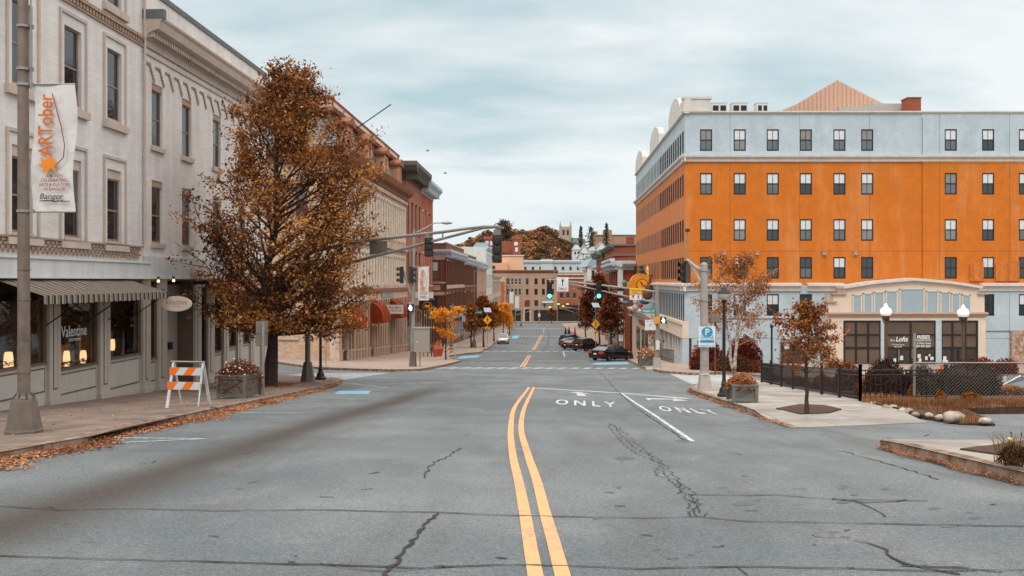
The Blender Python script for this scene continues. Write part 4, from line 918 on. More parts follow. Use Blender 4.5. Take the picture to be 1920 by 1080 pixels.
# ================================================================ orange apartment block on the right
FO = Ff(68.5); FR = Rf(10.65)
def fx(px, d): return (px-CX)/FPX*d
def fz(py, d): return (HY-py)/FPX*d
def stucco(name, col, streakc, amt=.5, joints=True):
    m = bpy.data.materials.new(name); m.use_nodes = True; t = m.node_tree; b = t.nodes['Principled BSDF']; b.inputs['Roughness'].default_value = .85; b.inputs['Specular IOR Level'].default_value = .2
    g = t.nodes.new('ShaderNodeNewGeometry')
    def nz(sc, det, ro, ms):
        mp = t.nodes.new('ShaderNodeMapping'); mp.inputs['Scale'].default_value = ms; t.links.new(g.outputs[0], mp.inputs[0])
        n = t.nodes.new('ShaderNodeTexNoise'); n.inputs['Scale'].default_value = sc; n.inputs['Detail'].default_value = det; n.inputs['Roughness'].default_value = ro; t.links.new(mp.outputs[0], n.inputs[0]); return n.outputs[0]
    a = rng(t, nz(.5, 8, .7, (1,1,.16)), .5, .78, 0, amt); cur = mixc(t, a, col, streakc)
    a2 = rng(t, nz(.9, 9, .75, (1,1,1)), .42, .66, .92, 1.07); a3 = rng(t, nz(6, 5, .7, (1,1,.4)), .3, .7, .95, 1.05); v = t.nodes.new('ShaderNodeVectorMath'); v.operation = 'SCALE'; t.links.new(cur, v.inputs[0]); t.links.new(mth('MULTIPLY', a2, a3, tree=t), v.inputs[3]); cur = v.outputs[0]
    # control joints of the render coat
    s = t.nodes.new('ShaderNodeSeparateXYZ'); t.links.new(g.outputs[0], s.inputs[0])
    j = mth('LESS_THAN', mth('ABSOLUTE', mth('SUBTRACT', mth('FRACT', mth('DIVIDE', mth('ADD', s.outputs[0], 2.1, tree=t), 5.6, tree=t), tree=t), .5, tree=t), tree=t), .004, tree=t)
    k = mth('LESS_THAN', mth('ABSOLUTE', mth('SUBTRACT', mth('FRACT', mth('DIVIDE', mth('ADD', s.outputs[2], 1.1, tree=t), 7.0, tree=t), tree=t), .5, tree=t), tree=t), .0035, tree=t)
    if joints: cur = mixc(t, mth('MULTIPLY', mth('MAXIMUM', j, k, tree=t), .5, tree=t), cur, (.05,.04,.04))
    t.links.new(cur, b.inputs['Base Color'])
    bn = t.nodes.new('ShaderNodeBump'); bn.inputs['Strength'].default_value = .3; bn.inputs['Distance'].default_value = .01; t.links.new(nz(5,5,.6,(1,1,1)), bn.inputs['Height']); t.links.new(bn.outputs[0], b.inputs['Normal'])
    MATS[name] = m; return m
M_or = stucco('orange_stucco', c(200,112,40), c(212,158,110), .62); M_bl = stucco('pale_blue_stucco', c(178,192,200), c(150,158,162), .6); M_ors = stucco('orange_side_stucco', c(200,126,78), c(206,156,120), .3, False)
M_cor2 = mat('pale_moulding', c(204,198,192), .7, var=.06, vs=1.5, streak=.1); M_beige = mat('beige_stucco', c(214,196,178), .85, var=.06, vs=1, streak=.08)
M_pk = mat('pink_moulding', c(176,148,132), .75, var=.06)
X0 = 13.9; gO = gz(X0, 68.5)
OB = thing('orange_apartment_building', 'big orange and pale blue apartment building with rows of dark sash windows', 'building', (X0, 68.5, gO))
wpx = [1324,1387,1449,1511,1574,1626,1782,1852,1921]
cols = [fx(p, 68.5) for p in wpx]+[fx(1921,68.5)+3.0*i for i in range(1,4)]
rowz = [fz(283,68.5), fz(365,68.5), fz(451.5,68.5), fz(522.5,68.5), fz(592,68.5)]; wh = 1.74; ww = .98
holes = [(u-ww/2,u+ww/2,z,z+wh) for u in cols for z in rowz[:4]]+[(u-ww/2,u+ww/2,rowz[4],rowz[4]+wh) for u in cols if not (fx(1545,68.5) < u < fx(1835,68.5))]
X1 = 52.; zt = fz(212,68.5); zb1 = fz(298,68.5); zb2 = fz(535,68.5)
def band(za, zb, m, name, F, u0, u1, hs, o=0.):
    mb = MB(); hh = [h for h in hs if h[2] > za-.5 and h[3] < zb+.5 and za < (h[2]+h[3])/2 < zb]; wall(mb, F, u0, u1, za, zb, hh, .16 if F is FO else .05, o, mr=0); return mb.build(name, m, OB, recalc=False)
xj = fx(1729, 68.5)
for (a, b, m, nm) in ((zb1, zt, M_bl, 'upper_wall'), (zb2, zb1, M_or, 'middle_wall'), (gO-1.2, zb2, M_bl, 'lower_wall')):
    band(a, b, m, nm, FO, X0, xj, holes); band(a, b, m, nm, FO, xj, X1, holes, .06)
for h in holes:
    lo = h[2] < rowz[2]-.5
    window(OB, FO, (h[0]+h[1])/2, h[2], ww, wh, 'd'+(R.choice('00622') if lo else R.choice('1122253')), -.07+(.06 if h[0] > xj else 0), M_dark)
# street side
U0, U1 = 68.5, 109.; ns = 30; su = [U0+1.1+i*(U1-U0-2.2)/(ns-1) for i in range(ns)]; sh = [(u-.3,u+.3,z,z+wh) for u in su for z in rowz[:4]]
def xf(F, u): return F.p(u,0,0)
sh2 = [(u-.3,u+.3,fz(600,72),fz(550,72)) for u in [U0+.9+i*1.05 for i in range(18)]]
for (a, b, m, nm) in ((zb1, zt, M_bl, 'upper_side_wall'), (zb2, zb1, M_ors, 'middle_side_wall')): band(a, b, m, nm, FR, U0, U1, sh)
band(-3.3, zb2, M_bl, 'lower_side_wall', FR, U0, U1, sh2)
n_ = 0
for i, u in enumerate(su):
    for z in rowz[:4]:
        if n_ < 46 and i < 13: window(OB, FR, u, z, .6, wh, 's7', -.02, M_dark); n_ += 1
mb = MB()
for i, u in enumerate(su):
    if i >= 12:
        for z in rowz[:4]: mb.fb(FR, u-.28, u+.28, -.03, .006, z, z+wh)
tag(mb.build('distant_windows', M_mdk, OB), kind='stuff')
mb = MB()
for h in sh2: mb.fb(FR, h[0], h[1], -.03, .008, h[2], h[3])
tag(mb.build('lower_side_windows', M_mdk, OB), kind='stuff')
mb = MB(); XX = FR.p(U1,0,0)[0]; mb.poly([(XX,U1,-12),(X1,U1,-12),(X1,U1,zt),(XX,U1,zt)]); mb.poly([(X1,68.5,-12),(X1,U1,-12),(X1,U1,zt),(X1,68.5,zt)]); mb.build('rear_wall', M_ors, OB, recalc=False)
mb = MB(); mb.poly([(X0+.1,68.6,zt-.3),(X1,68.6,zt-.3),(X1,U1,zt-.3),(XX,U1,zt-.3)]); mb.build('roof', mat('roof_felt', None), OB, recalc=False)
def run(mb, F, a, b, pts): v = [F.p(a,o,z) for o, z in pts]+[F.p(b,o,z) for o, z in pts]; n = len(pts); mb.add(v, [tuple(range(n)), tuple(range(n,2*n))]+[(i,i+1,n+i+1,n+i) for i in range(n-1)])
mb = MB()
p1 = [(-.02,zb1-.25),(.12,zb1-.22),(.15,zb1),(.34,zb1+.12),(.36,zb1+.3),(-.02,zb1+.36)]; run(mb, FO, X0-.3, X1, p1); run(mb, FR, U0-.3, U1, p1)
mb.build('upper_string_moulding', M_cor2, OB)
mb = MB(); p2 = [(-.02,zb2-.5),(.18,zb2-.45),(.22,zb2-.15),(.45,zb2-.05),(.45,zb2+.12),(-.02,zb2+.2)]; run(mb, FO, X0-.4, fx(1500,68.5), p2); run(mb, FO, fx(1835,68.5), X1, p2); run(mb, FO, fx(1512,68.5), fx(1580,68.5), p2); run(mb, FR, U0-.4, U1, p2)
mb.build('lower_string_moulding', M_cor2, OB)
mb = MB(); p3 = [(-.3,zt-.05),(.06,zt-.05),(.2,zt+.04),(.2,zt+.14),(-.3,zt+.16)]; run(mb, FO, X0-.2, X1, p3); run(mb, FR, U0-.2, U1, p3)
mb.build('parapet_cap', M_cor2, OB)
# stepped and curved parapets on the street side
def parapet(u0, u1, h, arch, label=None):
    mb = MB(); n = 10; top = []
    for i in range(n+1): t = i/n; top.append((u0+(u1-u0)*t, zt+.14+(h*(.45+.55*math.sin(math.pi*t)**.6) if arch else h)))
    pts = [FR.p(u0,.12,zt+.1)]+[FR.p(u,.12,z) for u, z in top]+[FR.p(u1,.12,zt+.1)]; nn = FR.n
    mb.prism(pts, (-nn[0]*.55,-nn[1]*.55,0)); return mb
q = parapet(68.3, 70.6, 1.0, False); q.fb(FO, X0-.15, X0+2.0, -.4, .14, zt+.1, zt+1.15); q.fb(FO, X0-.25, X0+2.1, -.4, .22, zt+1.1, zt+1.28); q.fb(FO, X0-.25, X0+2.1, -.4, .22, zt+.1, zt+.25); q.build('corner_parapet', M_cor2, OB)
q = parapet(70.8, 77.5, 2.1, True); q.build('curved_parapet', M_cor2, OB)
q = parapet(84.5, 92.5, 2.2, True); q.build('curved_parapet', M_cor2, OB); q = parapet(100, 108.5, 2.2, True); q.build('curved_parapet', M_cor2, OB)
# little vents and brown niche panels
for px in (1357, 1419, 1544.5, 1602.5):
    mb = MB(); x = fx(px,68.5); z = fz(475,68.5); mb.box(x-.14, x+.14, 68.28, 68.5, z-.14, z+.14); mb.box(x-.17,x+.17,68.24,68.5,z+.13,z+.17); mb.build('vent_hood', M_pk, OB)
mb = MB()
for a, b in ((1816,1842),(1865,1909)):
    xa, xb = fx(a,68.5), fx(b,68.5); z1 = fz(489,68.5); n = 8; pts = [(xa,68.44-.0,fz(527,68.5))]
    pts += [(xa,68.44,z1-.5)]+[(xa+.5-.5*math.cos(math.pi/2*k/6),68.44,z1-.5+.5*math.sin(math.pi/2*k/6)) for k in range(1,7)]+[(xb,68.44,z1),(xb,68.44,fz(527,68.5))]
    mb = MB(); mb.prism(pts, (0,-.12,0)); mb.build('blocked_niche', mat('rusty_render', c(196,112,48), .85, var=.2, streak=.3), OB)
mb = MB(); mb.box(fx(1893,68.5), X1, 68.2, 68.46, gO-1, fz(621,68.5)); mb.build('rough_stone_patch', mat('rough_stone', c(176,150,134), .95, var=.35, vs=5, bump=1, bs=8, col2=c(140,110,94), c2s=3), OB)
mb = MB(); mb.box(X0+2, fx(1553,68.5), 68.43, 68.5, fz(592,68.5)-.25, fz(592,68.5)-.2); mb.box(fx(1848,68.5), X1, 68.37, 68.44, fz(620,68.5)-.05, fz(620,68.5)); mb.build('wall_joint', M_cop, OB)
# shop front along the street side
mb = MB(); mb.fb(FR, U0-.02, 88, -.3, .35, -3.5, -3.25); mb.fb(FR, U0-.02, 88, -.3, .22, -4.6, -3.5); mb.build('shop_fascia', M_beige, OB)
mb = MB(); mb.fb(FR, U0, U0+.5, -.3, .22, -9, -4.6); mb.build('corner_pier', M_bl, OB)
mb = MB(); mb.fb(FR, U0, 88, -.5, -.3, -9, -4.6, 0); mb.build('shop_glazing', M_mdk, OB)
for u in (70.5,72,73.5,75.2,78,81,84): 
    mb = MB(); mb.fb(FR, u, u+.25, -.3, .08, -9, -4.6); mb.build('shop_pier', M_cor2, OB)
mb = MB(); mb.fb(FR, U0+.4, 76, -.3, .05, -8.5, -6.3); mb.build('stall_wall', M_bl, OB)
p = FR.p(77.8,.24,-4.2); mb = MB(); mb.text("32", p, (-FR.d[0],-1,0), (0,0,1), .5, 0, .03); mb.build('lettering', M_pk, OB, recalc=False)
# railing in front of the shop
r = thing('shop_railing', 'low dark metal railing along the shop front of the orange building', 'railing', FR.p(69.5,.8,gz(13,69.5)))
mb = MB()
for i in range(16): u = 69.5+i*.7; g = gz(13,u)+.14; mb.path([FR.p(u,.8,g), FR.p(u,.8,g+1.05)], .03, 5)
for h in (.25,1.02): mb.path([FR.p(u_,.8,gz(13,u_)+.14+h) for u_ in (69.5,73,76.5,80)], .03, 5)
mb.build('rails', M_dark, r)
# side door
mb = MB(); xd0, xd1 = fx(1463,68.5), fx(1510,68.5); zd = fz(641,68.5); mb.box(xd0, xd1, 68.4, 68.46, gO, zd); D = mb.build('side_doors', mat('brown_door', c(74,58,50), .5), OB)
mb = MB()
for a in (xd0+.15, (xd0+xd1)/2+.08): mb.box(a, a+.75, 68.36, 68.399, gO+.9, zd-.3)
mb.build('door_glass', M_glass, D)
mb = MB(); 
for i, a in enumerate((xd0+.3, xd0+.4+1.0)): mb.box(a, a+.36, 68.33, 68.355, gO+1.3, gO+1.75)
mb.build('notice', M_sgw, D)
board('wall_sign', fx(1478,68.3), 68.38, fz(622,68.3), 1.3, 1.2, M_sgw, 'white wall sign above the brown side doors of the orange building', lines=[("ENTRANCE",0,.1,.14,1.0),("OFFICE",0,-.25,.14,.8)], lm=M_txtg) if False else board('wall_sign', fx(1478,68.3), 68.38, fz(622,68.3), 1.3, 1.2, M_sgw, 'white wall sign above the brown side doors of the orange building')
# roof plant
for px, w in ((1349,29),(1387.5,29),(1430,21)):
    d = 76.; x = fx(px,d); z0 = zt-.3; ww_ = w/FPX*d; zt_ = fz(193,d)
    r = thing('rooftop_air_conditioner', {1349:'leftmost white air conditioner box on the blue parapet roof',1387.5:'middle white air conditioner box on the blue parapet roof',1430:'smaller white air conditioner box, third on the roof'}[px], 'air conditioner', (x,d,z0), 0, 'rooftop air conditioners')
    mb = MB(); mb.box(x-ww_/2, x+ww_/2, d, d+1, z0, zt_); mb.box(x-ww_/2-.03, x+ww_/2+.03, d-.03, d+1.03, zt_, zt_+.06); mb.build('casing', mat('white_metal', c(206,206,204), .5, var=.05), r)
    mb = MB(); mb.box(x-ww_/2+.1, x-.08, d-.02, d, z0+.3, zt_-.22); mb.box(x+.08, x+ww_/2-.1, d-.02, d, z0+.3, zt_-.22); mb.build('grille', M_dark, r)
mb = MB(); d = 92.; a, b, m_ = fx(1470,d), fx(1660,d), fx(1570,d); z0 = zt-.5; mb.prism([(a,d,z0),(b,d,z0),(b,d,fz(196,d)),(m_,d,fz(150,d)),(fx(1492,d),d,fz(196,d)),(a,d,fz(205,d))], (0,14,0)); mb.build('roof_gable', mat('ribbed_tan_metal', c(196,160,138), .6, var=.05), OB)
mb = MB()
for k in range(24):
    x = a+.3+k*(b-a-.4)/23; zz = fz(150,d)-abs(x-m_)*(fz(150,d)-fz(196,d))/(m_-fx(1492,d)); 
    if zz > z0+.3: mb.box(x, x+.05, d-.06, d-.001, z0, zz-.05)
mb.build('gable_ribs', mat('rib_tan', c(178,142,120), .6), OB)
mb = MB(); d = 90.; mb.box(fx(1612,d), fx(1695,d), d-2, d+4, zt-.5, fz(194,d-2)); mb.box(fx(1560,d), fx(1612,d), d-2, d+4, zt-.5, fz(201,d-2)); mb.build('roof_ductwork', mat('duct_grey', c(178,170,164), .6), OB)
r = thing('brick_chimney', 'red brick chimney standing on the roof of the orange building', 'chimney', (fx(1714,86),86,zt-.3)); mb = MB(); mb.box(fx(1702,86), fx(1727,86), 86, 87.4, zt-.3, fz(184,86)); mb.box(fx(1701,86),fx(1728,86),85.95,87.45,fz(184,86),fz(182,86)); mb.build('stack', M_rbrick, r)
mb = MB(); mb.prism([(fx(1697,85.5),85.4,zt-.2),(fx(1728,85.5),85.4,zt-.2),(fx(1716,85.5),85.4,zt+.9),(fx(1700,85.5),85.4,zt+.8)], (0,.5,0)); mb.build('flashing', M_cop, r)
# ================================================================ entrance pavilion
D0 = 66.8; px_ = lambda p: fx(p, D0); gp_ = gz(25, D0)
PV = thing('entrance_pavilion', 'beige entrance pavilion with low gable and tall dark glazing on the orange building', 'building', (px_(1700), D0, gp_))
FP = Ff(D0)
ze = fz(601,D0); pts = [(px_(1553),fz(583,D0)),(px_(1553),fz(566,D0)),(px_(1563),fz(566,D0)),(px_(1563),fz(551,D0)),(px_(1583),fz(551,D0)),(px_(1583),fz(540,D0)),(px_(1640),fz(531,D0)),(px_(1711),fz(525,D0)),(px_(1780),fz(531,D0)),(px_(1836),fz(540,D0)),(px_(1836),fz(551,D0)),(px_(1846),fz(551,D0)),(px_(1846),fz(583,D0))]
mb = MB(); mb.prism([(x,D0,z) for x, z in pts]+[(px_(1846),D0,ze),(px_(1553),D0,ze)], (0,1.65,0)); mb.build('gable_wall', M_beige, PV)
mb = MB()
for a, b in ((1553,1583),(1832,1848)): mb.box(px_(a), px_(b), D0, D0+1.65, gp_-1, ze)
mb.box(px_(1583), px_(1832), D0+.5, D0+.6, gp_-1, ze); mb.build('side_walls', M_beige, PV)
mb = MB(); run(mb, FP, px_(1551), px_(1850), [(0,ze+.25),(.12,ze+.3),(.14,ze+.42),(.28,ze+.5),(.28,ze+.62),(0,ze+.66)])
mb.box(px_(1548), px_(1568), D0-.2, D0+.5, fz(566,D0)-.05, fz(566,D0)+.08); mb.box(px_(1560), px_(1586), D0-.2, D0+.5, fz(551,D0)-.05, fz(551,D0)+.08); mb.box(px_(1832), px_(1850), D0-.2, D0+.5, fz(551,D0)-.05, fz(551,D0)+.08); mb.build('moulding', M_pk, PV)
mb = MB(); top = [(1580,541),(1640,532),(1711,526),(1780,532),(1839,541)]
for a, b in zip(top[:-1], top[1:]): mb.prism([(px_(a[0]),D0-.3,fz(a[1],D0)),(px_(b[0]),D0-.3,fz(b[1],D0)),(px_(b[0]),D0-.3,fz(b[1]-5,D0)),(px_(a[0]),D0-.3,fz(a[1]-5,D0))], (0,1.9,0))
mb.build('gable_coping', M_cor2, PV)
gp2 = [(1600,1613,554),(1620,1633,551.5),(1640,1655,549),(1662,1680,547),(1688,1730,543),(1738,1756,547),(1764,1778,549),(1785,1797,551.5),(1805,1817,554)]
for a, b, t in gp2:
    mb = MB(); mb.box(px_(a), px_(b), D0-.05, D0+.02, fz(587,D0), fz(t,D0)); mb.build('gable_panel', mat('gable_panel_blue', c(150,168,176), .5, var=.04), PV)
    mb = MB(); mb.box(px_(a)-.09, px_(a), D0-.1, D0, fz(588,D0), fz(t,D0)+.08); mb.box(px_(b), px_(b)+.09, D0-.1, D0, fz(588,D0), fz(t,D0)+.08); mb.box(px_(a)-.09, px_(b)+.09, D0-.1, D0, fz(t,D0), fz(t,D0)+.1); mb.box(px_(a)-.09, px_(b)+.09, D0-.1, D0, fz(589,D0), fz(587,D0)); mb.build('gable_panel_frame', M_cor2, PV)
for a, b in ((1651,1661),(1754,1765)):
    mb = MB(); mb.box(px_(a), px_(b), D0-.05, D0+.2, gp_-1, ze); mb.build('pier', M_bl, PV)
M_gbr = mat('brown_glass', c(94,76,64), .1, var=.2, vs=.5, spec=.8); M_gdk = mat('door_glass_dark', c(52,44,42), .1, var=.2, spec=.8)
for a, b, ms in ((1583,1651,(1605,1628)),(1661,1754,(1707.5,)),(1765,1832,(1786,1810))):
    mb = MB(); mb.box(px_(a), px_(b), D0+.02, D0+.06, fz(652,D0), ze); mb.build('glazing', M_gbr, PV)
    mb = MB(); mb.box(px_(a), px_(b), D0+.02, D0+.06, gp_-.5, fz(652,D0)); mb.build('lower_glazing', M_gbr if a == 1583 else M_gdk, PV)
    mb = MB(); t = .07
    for m_ in (a, *ms, b): mb.box(px_(m_)-t, px_(m_)+t, D0-.03, D0+.03, gp_-.5, ze)
    for y in (602.5, 628, 652): mb.box(px_(a), px_(b), D0-.028, D0+.025, fz(y,D0)-t*(1 if y < 640 else 1.6), fz(y,D0)+t)
    if a == 1583: mb.box(px_(a), px_(b), D0-.028, D0+.025, fz(684,D0)-t, fz(684,D0)+t)
    else:
        for q in (1684,) if a == 1661 else (1797,): mb.box(px_(q)-t, px_(q)+t, D0-.03, D0+.03, gp_-.5, fz(652,D0))
    mb.build('mullions', M_dark, PV)
mb = MB(); yv = D0-.045
def tx(s_, px, py, wpx, h, bold=.01, sh=0.): mb.text(s_, (px_(px),yv,fz(py,D0)), (1,0,0), (0,0,1), h, sh, bold, wid=wpx/FPX*D0)
tx("the", 1673, 640, 9, .2, 0); tx("Lofts", 1690, 640, 22, .36, .03, .2); tx("10 Water Street", 1683, 647.5, 24, .13, .005); tx("942-6355", 1683, 651.5, 15, .12, .005)
tx("FREESE'S", 1731, 635, 24, .26, .04); tx("Assisted Living", 1731, 639.5, 29, .17, .02); tx("10 Water Street", 1731, 645, 26, .15, .02); tx("207-307-3301", 1731, 651, 27, .18, .03)
mb.build('window_lettering', M_let, PV, recalc=False)
mb = MB(); yv = D0-.02
for a, b, t, u in ((1675,1680,672,679),(1687,1693,667,675),(1712,1717,664,673),(1720,1726,664,671),(1722,1727,672,679),(1734,1739,668,675),(1741,1744,664,668),(1744,1750,669,675),(1768,1774,668,675),(1767,1777,675,682)): mb.box(px_(a), px_(b), D0-.04, D0-.032, fz(u,D0), fz(t,D0))
mb.build('notices', M_sgw, PV)
mb = MB(); mb.box(px_(1713), px_(1721), D0-.045, D0-.033, fz(681,D0), fz(677,D0)); mb.build('notices_red', mat('red_sticker', c(170,60,45), .6), PV)
mb = MB()
for px in (1709, 1711.5): mb.box(px_(px)-.035, px_(px)+.035, D0-.12, D0-.06, fz(672,D0), fz(654,D0))
mb.box(px_(1684)-.04, px_(1684)+.04, D0-.1, D0-.04, fz(678,D0), fz(655,D0)); mb.build('door_handles', mat('steel', c(150,152,152), .35, .8), PV)
# ================================================================ museum and right hand row beyond the orange block
FM = Rf(9.95)
block('museum_shopfront', 'cream shop front with red letters projecting below the painted sculptures', FM, 86.5, 106.5, -3.3, M_beige, 1, [], .5, (.6,-3.9), depth=1.4, zb=-8.6, cm=M_beige)
M_dwin = mat('deep_window', c(48,44,44), .2, var=.3)
MU = [o for o in bpy.data.objects if o.name == 'museum_shopfront'][0]
for a, b in ((89,91.6),(92.4,95),(97,101)):
    mb = MB(); mb.fb(FM, a, b, -.02, .04, -7.9, -5.3); mb.build('shop_window', M_dwin, MU)
mb = MB(); p = FM.p(94.5,.09,-4.85); mb.text("MUSEUM", p, (-FM.d[0],-1,0), (0,0,1), .55, 0, .03, wid=5.5); mb.build('lettering', M_txtr, MU, recalc=False)
M_rb2 = mat('dark_red_brick', c(140,72,50), .88, var=.14, brick=(.3,.1,(.8,.76,.72),.6))
block('museum_building', 'low brick museum building with grey cornice carrying the painted sculptures', Rf(9.2), 109.1, 140, fz(493,112), M_rb2, 8, [(-.9,1.1)], 1.2, (1.3,fz(507,112)), shop=-5.2, cm=M_wcor, style='s0', side=(Ff(109.1), 14.0, 15.6))
T = block('tall_brick_block', 'tall red brick block with a flat front wall behind the museum', Rf(11.8), 165, 196, fz(459,165), M_rb2, 7, [(2,5),(-3.5,-.5)], 1.1, (.8,6.2), depth=16, shop=-8.5, cm=M_cop, style='s4')
mb = MB(); mb.box(fx(1150,164.9), 38, 164.7, 164.9, fz(478,165)-.2, fz(476,165)); mb.box(fx(1149,164.9), 38, 164.6, 164.9, fz(461,165), fz(458,165)); mb.build('front_band', M_cop, T)
mb = MB(); mb.box(fx(1176,170), fx(1189,170), 170, 172, 6.5, fz(444,170)); mb.build('chimney', M_rb2, T)
block('narrow_brick_building', 'narrow red brick building with green capped bay left of the tall brick block', Rf(11.4), 196.1, 222, fz(472,200), M_rbrick, 6, [(2.3,5.2),(-3,0)], 1.2, (1.6,fz(484,200)), shop=-9, cm=mat('green_cap', c(110,124,118), .7), style='s0', sillm=M_sgw)
block('brick_annex', 'low brick building between the museum and the tall brick block', Rf(10.2), 140.1, 164.9, 3.6, M_rbrick, 6, [(-1,1.4),(-5,-2.4)], 1.2, (.8,2.6), shop=-7, cm=M_wcor, style='s4')
G_ = block('white_mansard_building', 'white building with blue mansard roof at the far right of the street', Rf(11.0), 234, 300, fz(500,236), mat('white_plaster', None), 12, [(-1.2,1.8),(-6.5,-3.5)], 1.6, (.8,3.1), shop=-10, cm=M_wcor, style='s0', side=(Ff(234),22,28))
x0, x1 = fx(1101,234), fx(1160,234); mb = MB(); hs = [(x0+1.2,x0+2.0,.3,2.9),(x0+2.6,x0+3.4,.3,2.9),(x0+1.2,x0+2.0,-4.6,-2),(x0+2.6,x0+3.4,-4.6,-2)]; FG = Ff(233.9); wall(mb, FG, x0, x1, -14, fz(500,234), hs, .2); mb.build('end_wall', mat('white_plaster', None), G_, recalc=False)
for h in hs: window(G_, FG, (h[0]+h[1])/2, h[2], h[1]-h[0], h[3]-h[2], 's0', -.1, M_dark)
mb = MB(); a, b = fz(500,233), fz(482,233); mb.prism([(x0-.3,233.5,a),(x1,233.5,a),(x1,233.5,b),(x0+1.4,233.5,b)], (0,30,0)); mb.box(x0+1.2, x1, 233.3, 264, b, b+.5); mb.build('mansard', mat('blue_slate', c(142,160,166), .6, var=.08), G_)
# ================================================================ far cross street
d = 325.; zg = gz(0,d)+.1
FB = Ff(d); M_tbr = mat('tan_brick', c(162,134,112), .9, var=.1, vs=.3)
xs_ = [(950,956),(958,963),(965,970),(972,977),(986,991),(1002,1008),(1016,1021.5),(1025,1030),(1033,1038.5)]
hs = [(fx(a,d),fx(b,d),fz(y1,d),fz(y0,d)) for a, b in xs_ for y0, y1 in ((522,533.5),(541.5,553))]+[(fx(a,d),fx(b,d),fz(574,d),fz(563,d)) for a, b in ((986,993),(1002,1009),(1016,1038))]
r = thing('tan_brick_building', 'tan brick three storey building closing the far end of the street', 'building', (fx(990,d),d,zg))
mb = MB(); wall(mb, FB, fx(913,d), fx(1045,d), zg-2, fz(508,d), hs, .4); mb.box(fx(913,d), fx(1045,d), d+.5, d+14, zg-2, fz(508.5,d)); mb.build('wall', M_tbr, r, recalc=False)
for h in hs: window(r, FB, (h[0]+h[1])/2, h[2], h[1]-h[0], h[3]-h[2], 's0' if (h[1]-h[0]) < 3 else 's1', -.2, M_sgw if h[0] < fx(980,d) else M_dark, None, M_stone)
mb = MB(); run(mb, FB, fx(911,d), fx(1046,d), [(0,fz(512,d)),(.3,fz(511,d)),(.7,fz(508,d)),(.7,fz(506.5,d)),(0,fz(506,d))]); mb.build('cornice', mat('brown_cornice', c(120,84,66), .8), r)
for a, b, m_ in ((960,977,M_dwin),(984,993,M_dwin),(1001,1016,M_dwin),(1016,1044,M_dwin)):
    mb = MB(); mb.box(fx(a,d), fx(b,d), d-.15, d-.02, zg, fz(581,d)); mb.build('shop_window', m_, r)
mb = MB(); mb.box(fx(981,d), fx(984,d), d-.5, d-.1, zg, fz(579,d)); mb.box(fx(993,d), fx(996,d), d-.5, d-.1, zg, fz(579,d)); mb.box(fx(980,d), fx(997,d), d-.6, d-.1, fz(579,d), fz(577,d)); mb.build('doorway', M_stone, r)
mb = MB(); mb.box(fx(984,d), fx(993,d), d-.3, d-.16, fz(574,d), fz(564,d)); mb.build('red_awning', mat('red_sign', c(120,40,34), .7), r)
r = thing('far_red_brick_shop', 'red brick shop building right of the tan brick building at the street end', 'building', (fx(1068,d),d,zg)); mb = MB()
hs = [(fx(a,d),fx(b,d),fz(559,d),fz(549,d)) for a, b in ((1050,1056),(1062,1068),(1074,1080))]; wall(mb, FB, fx(1045,d), fx(1110,d), zg-2, fz(511,d), hs, .4); mb.box(fx(1045,d), fx(1110,d), d+.5, d+14, zg-2, fz(511.5,d)); mb.build('wall', mat('far_red_brick', c(142,88,66), .9, var=.1), r, recalc=False)
for h in hs: window(r, FB, (h[0]+h[1])/2, h[2], h[1]-h[0], h[3]-h[2], 's0', -.2, M_dark, None, M_stone)
mb = MB(); mb.box(fx(1046,d), fx(1083,d), d-1.2, d-.02, fz(580,d), fz(572,d)); mb.build('shop_canopy', M_dark, r); mb = MB(); mb.box(fx(1046,d), fx(1110,d), d-.1, d-.02, zg, fz(581,d)); mb.build('shop_window', M_dwin, r)
mb = MB(); mb.text("RESTAURANT", (fx(1060,d),d-1.23,fz(578,d)), (1,0,0), (0,0,1), .5, 0, .02, wid=4.5); mb.build('lettering', mat('pale_red_text', c(200,140,130), .6), r, recalc=False)
mb = MB(); mb.box(fx(1045,d), fx(1110,d), d-.5, d-.02, fz(516,d), fz(513,d)); mb.box(fx(1045,d), fx(1110,d), d-.4, d-.02, fz(523,d), fz(520,d)); mb.build('bands', M_stone, r)
# white pilastered block left of the tan building (bank front)
r = thing('white_pilaster_building', 'narrow white pilastered building beside the tan brick building', 'building', (fx(930,d),d-6,zg)); mb = MB(); mb.box(fx(928,d-6), fx(948,d-6), d-6, d-.1, zg-2, fz(520,d-6)); mb.build('wall', M_stone, r)
mb = MB(); mb.box(fx(936,d-6), fx(946,d-6), d-6.3, d-6.02, zg, fz(528,d-6)); mb.build('brick_panel', M_obrick, r)
# white long building, peach building, castle like hall, blue roof
def winrow(r, F, d_, px0, px1, n, y0, y1, wpx, fm=None, st='s0'):
    for i in range(n):
        u = fx(px0+(px1-px0)*(i+.5)/n, d_); mb = MB(); w = wpx/FPX*d_
        window(r, F, u, fz(y1,d_), w, fz(y0,d_)-fz(y1,d_), st, .12, fm or M_dark)
d = 390.; r = thing('long_white_building', 'long white building with low parapet behind the tan brick building', 'building', (fx(1040,d),d,-16)); mb = MB(); mb.box(fx(960,d), fx(1112,d), d, d+16, -16, fz(490,d)); mb.box(fx(1014,d), fx(1036,d), d-.2, d+1, -16, fz(486,d)); mb.build('wall', mat('pale_grey_wall', c(184,190,192), .85, var=.06), r)
mb = MB(); run(mb, Ff(d), fx(958,d), fx(1114,d), [(0,fz(494,d)),(.6,fz(493,d)),(.9,fz(490,d)),(.9,fz(488.5,d)),(0,fz(488,d))]); mb.build('cornice', M_wcor, r); winrow(r, Ff(d), d, 978, 1105, 9, 500, 506, 4, st='s0')
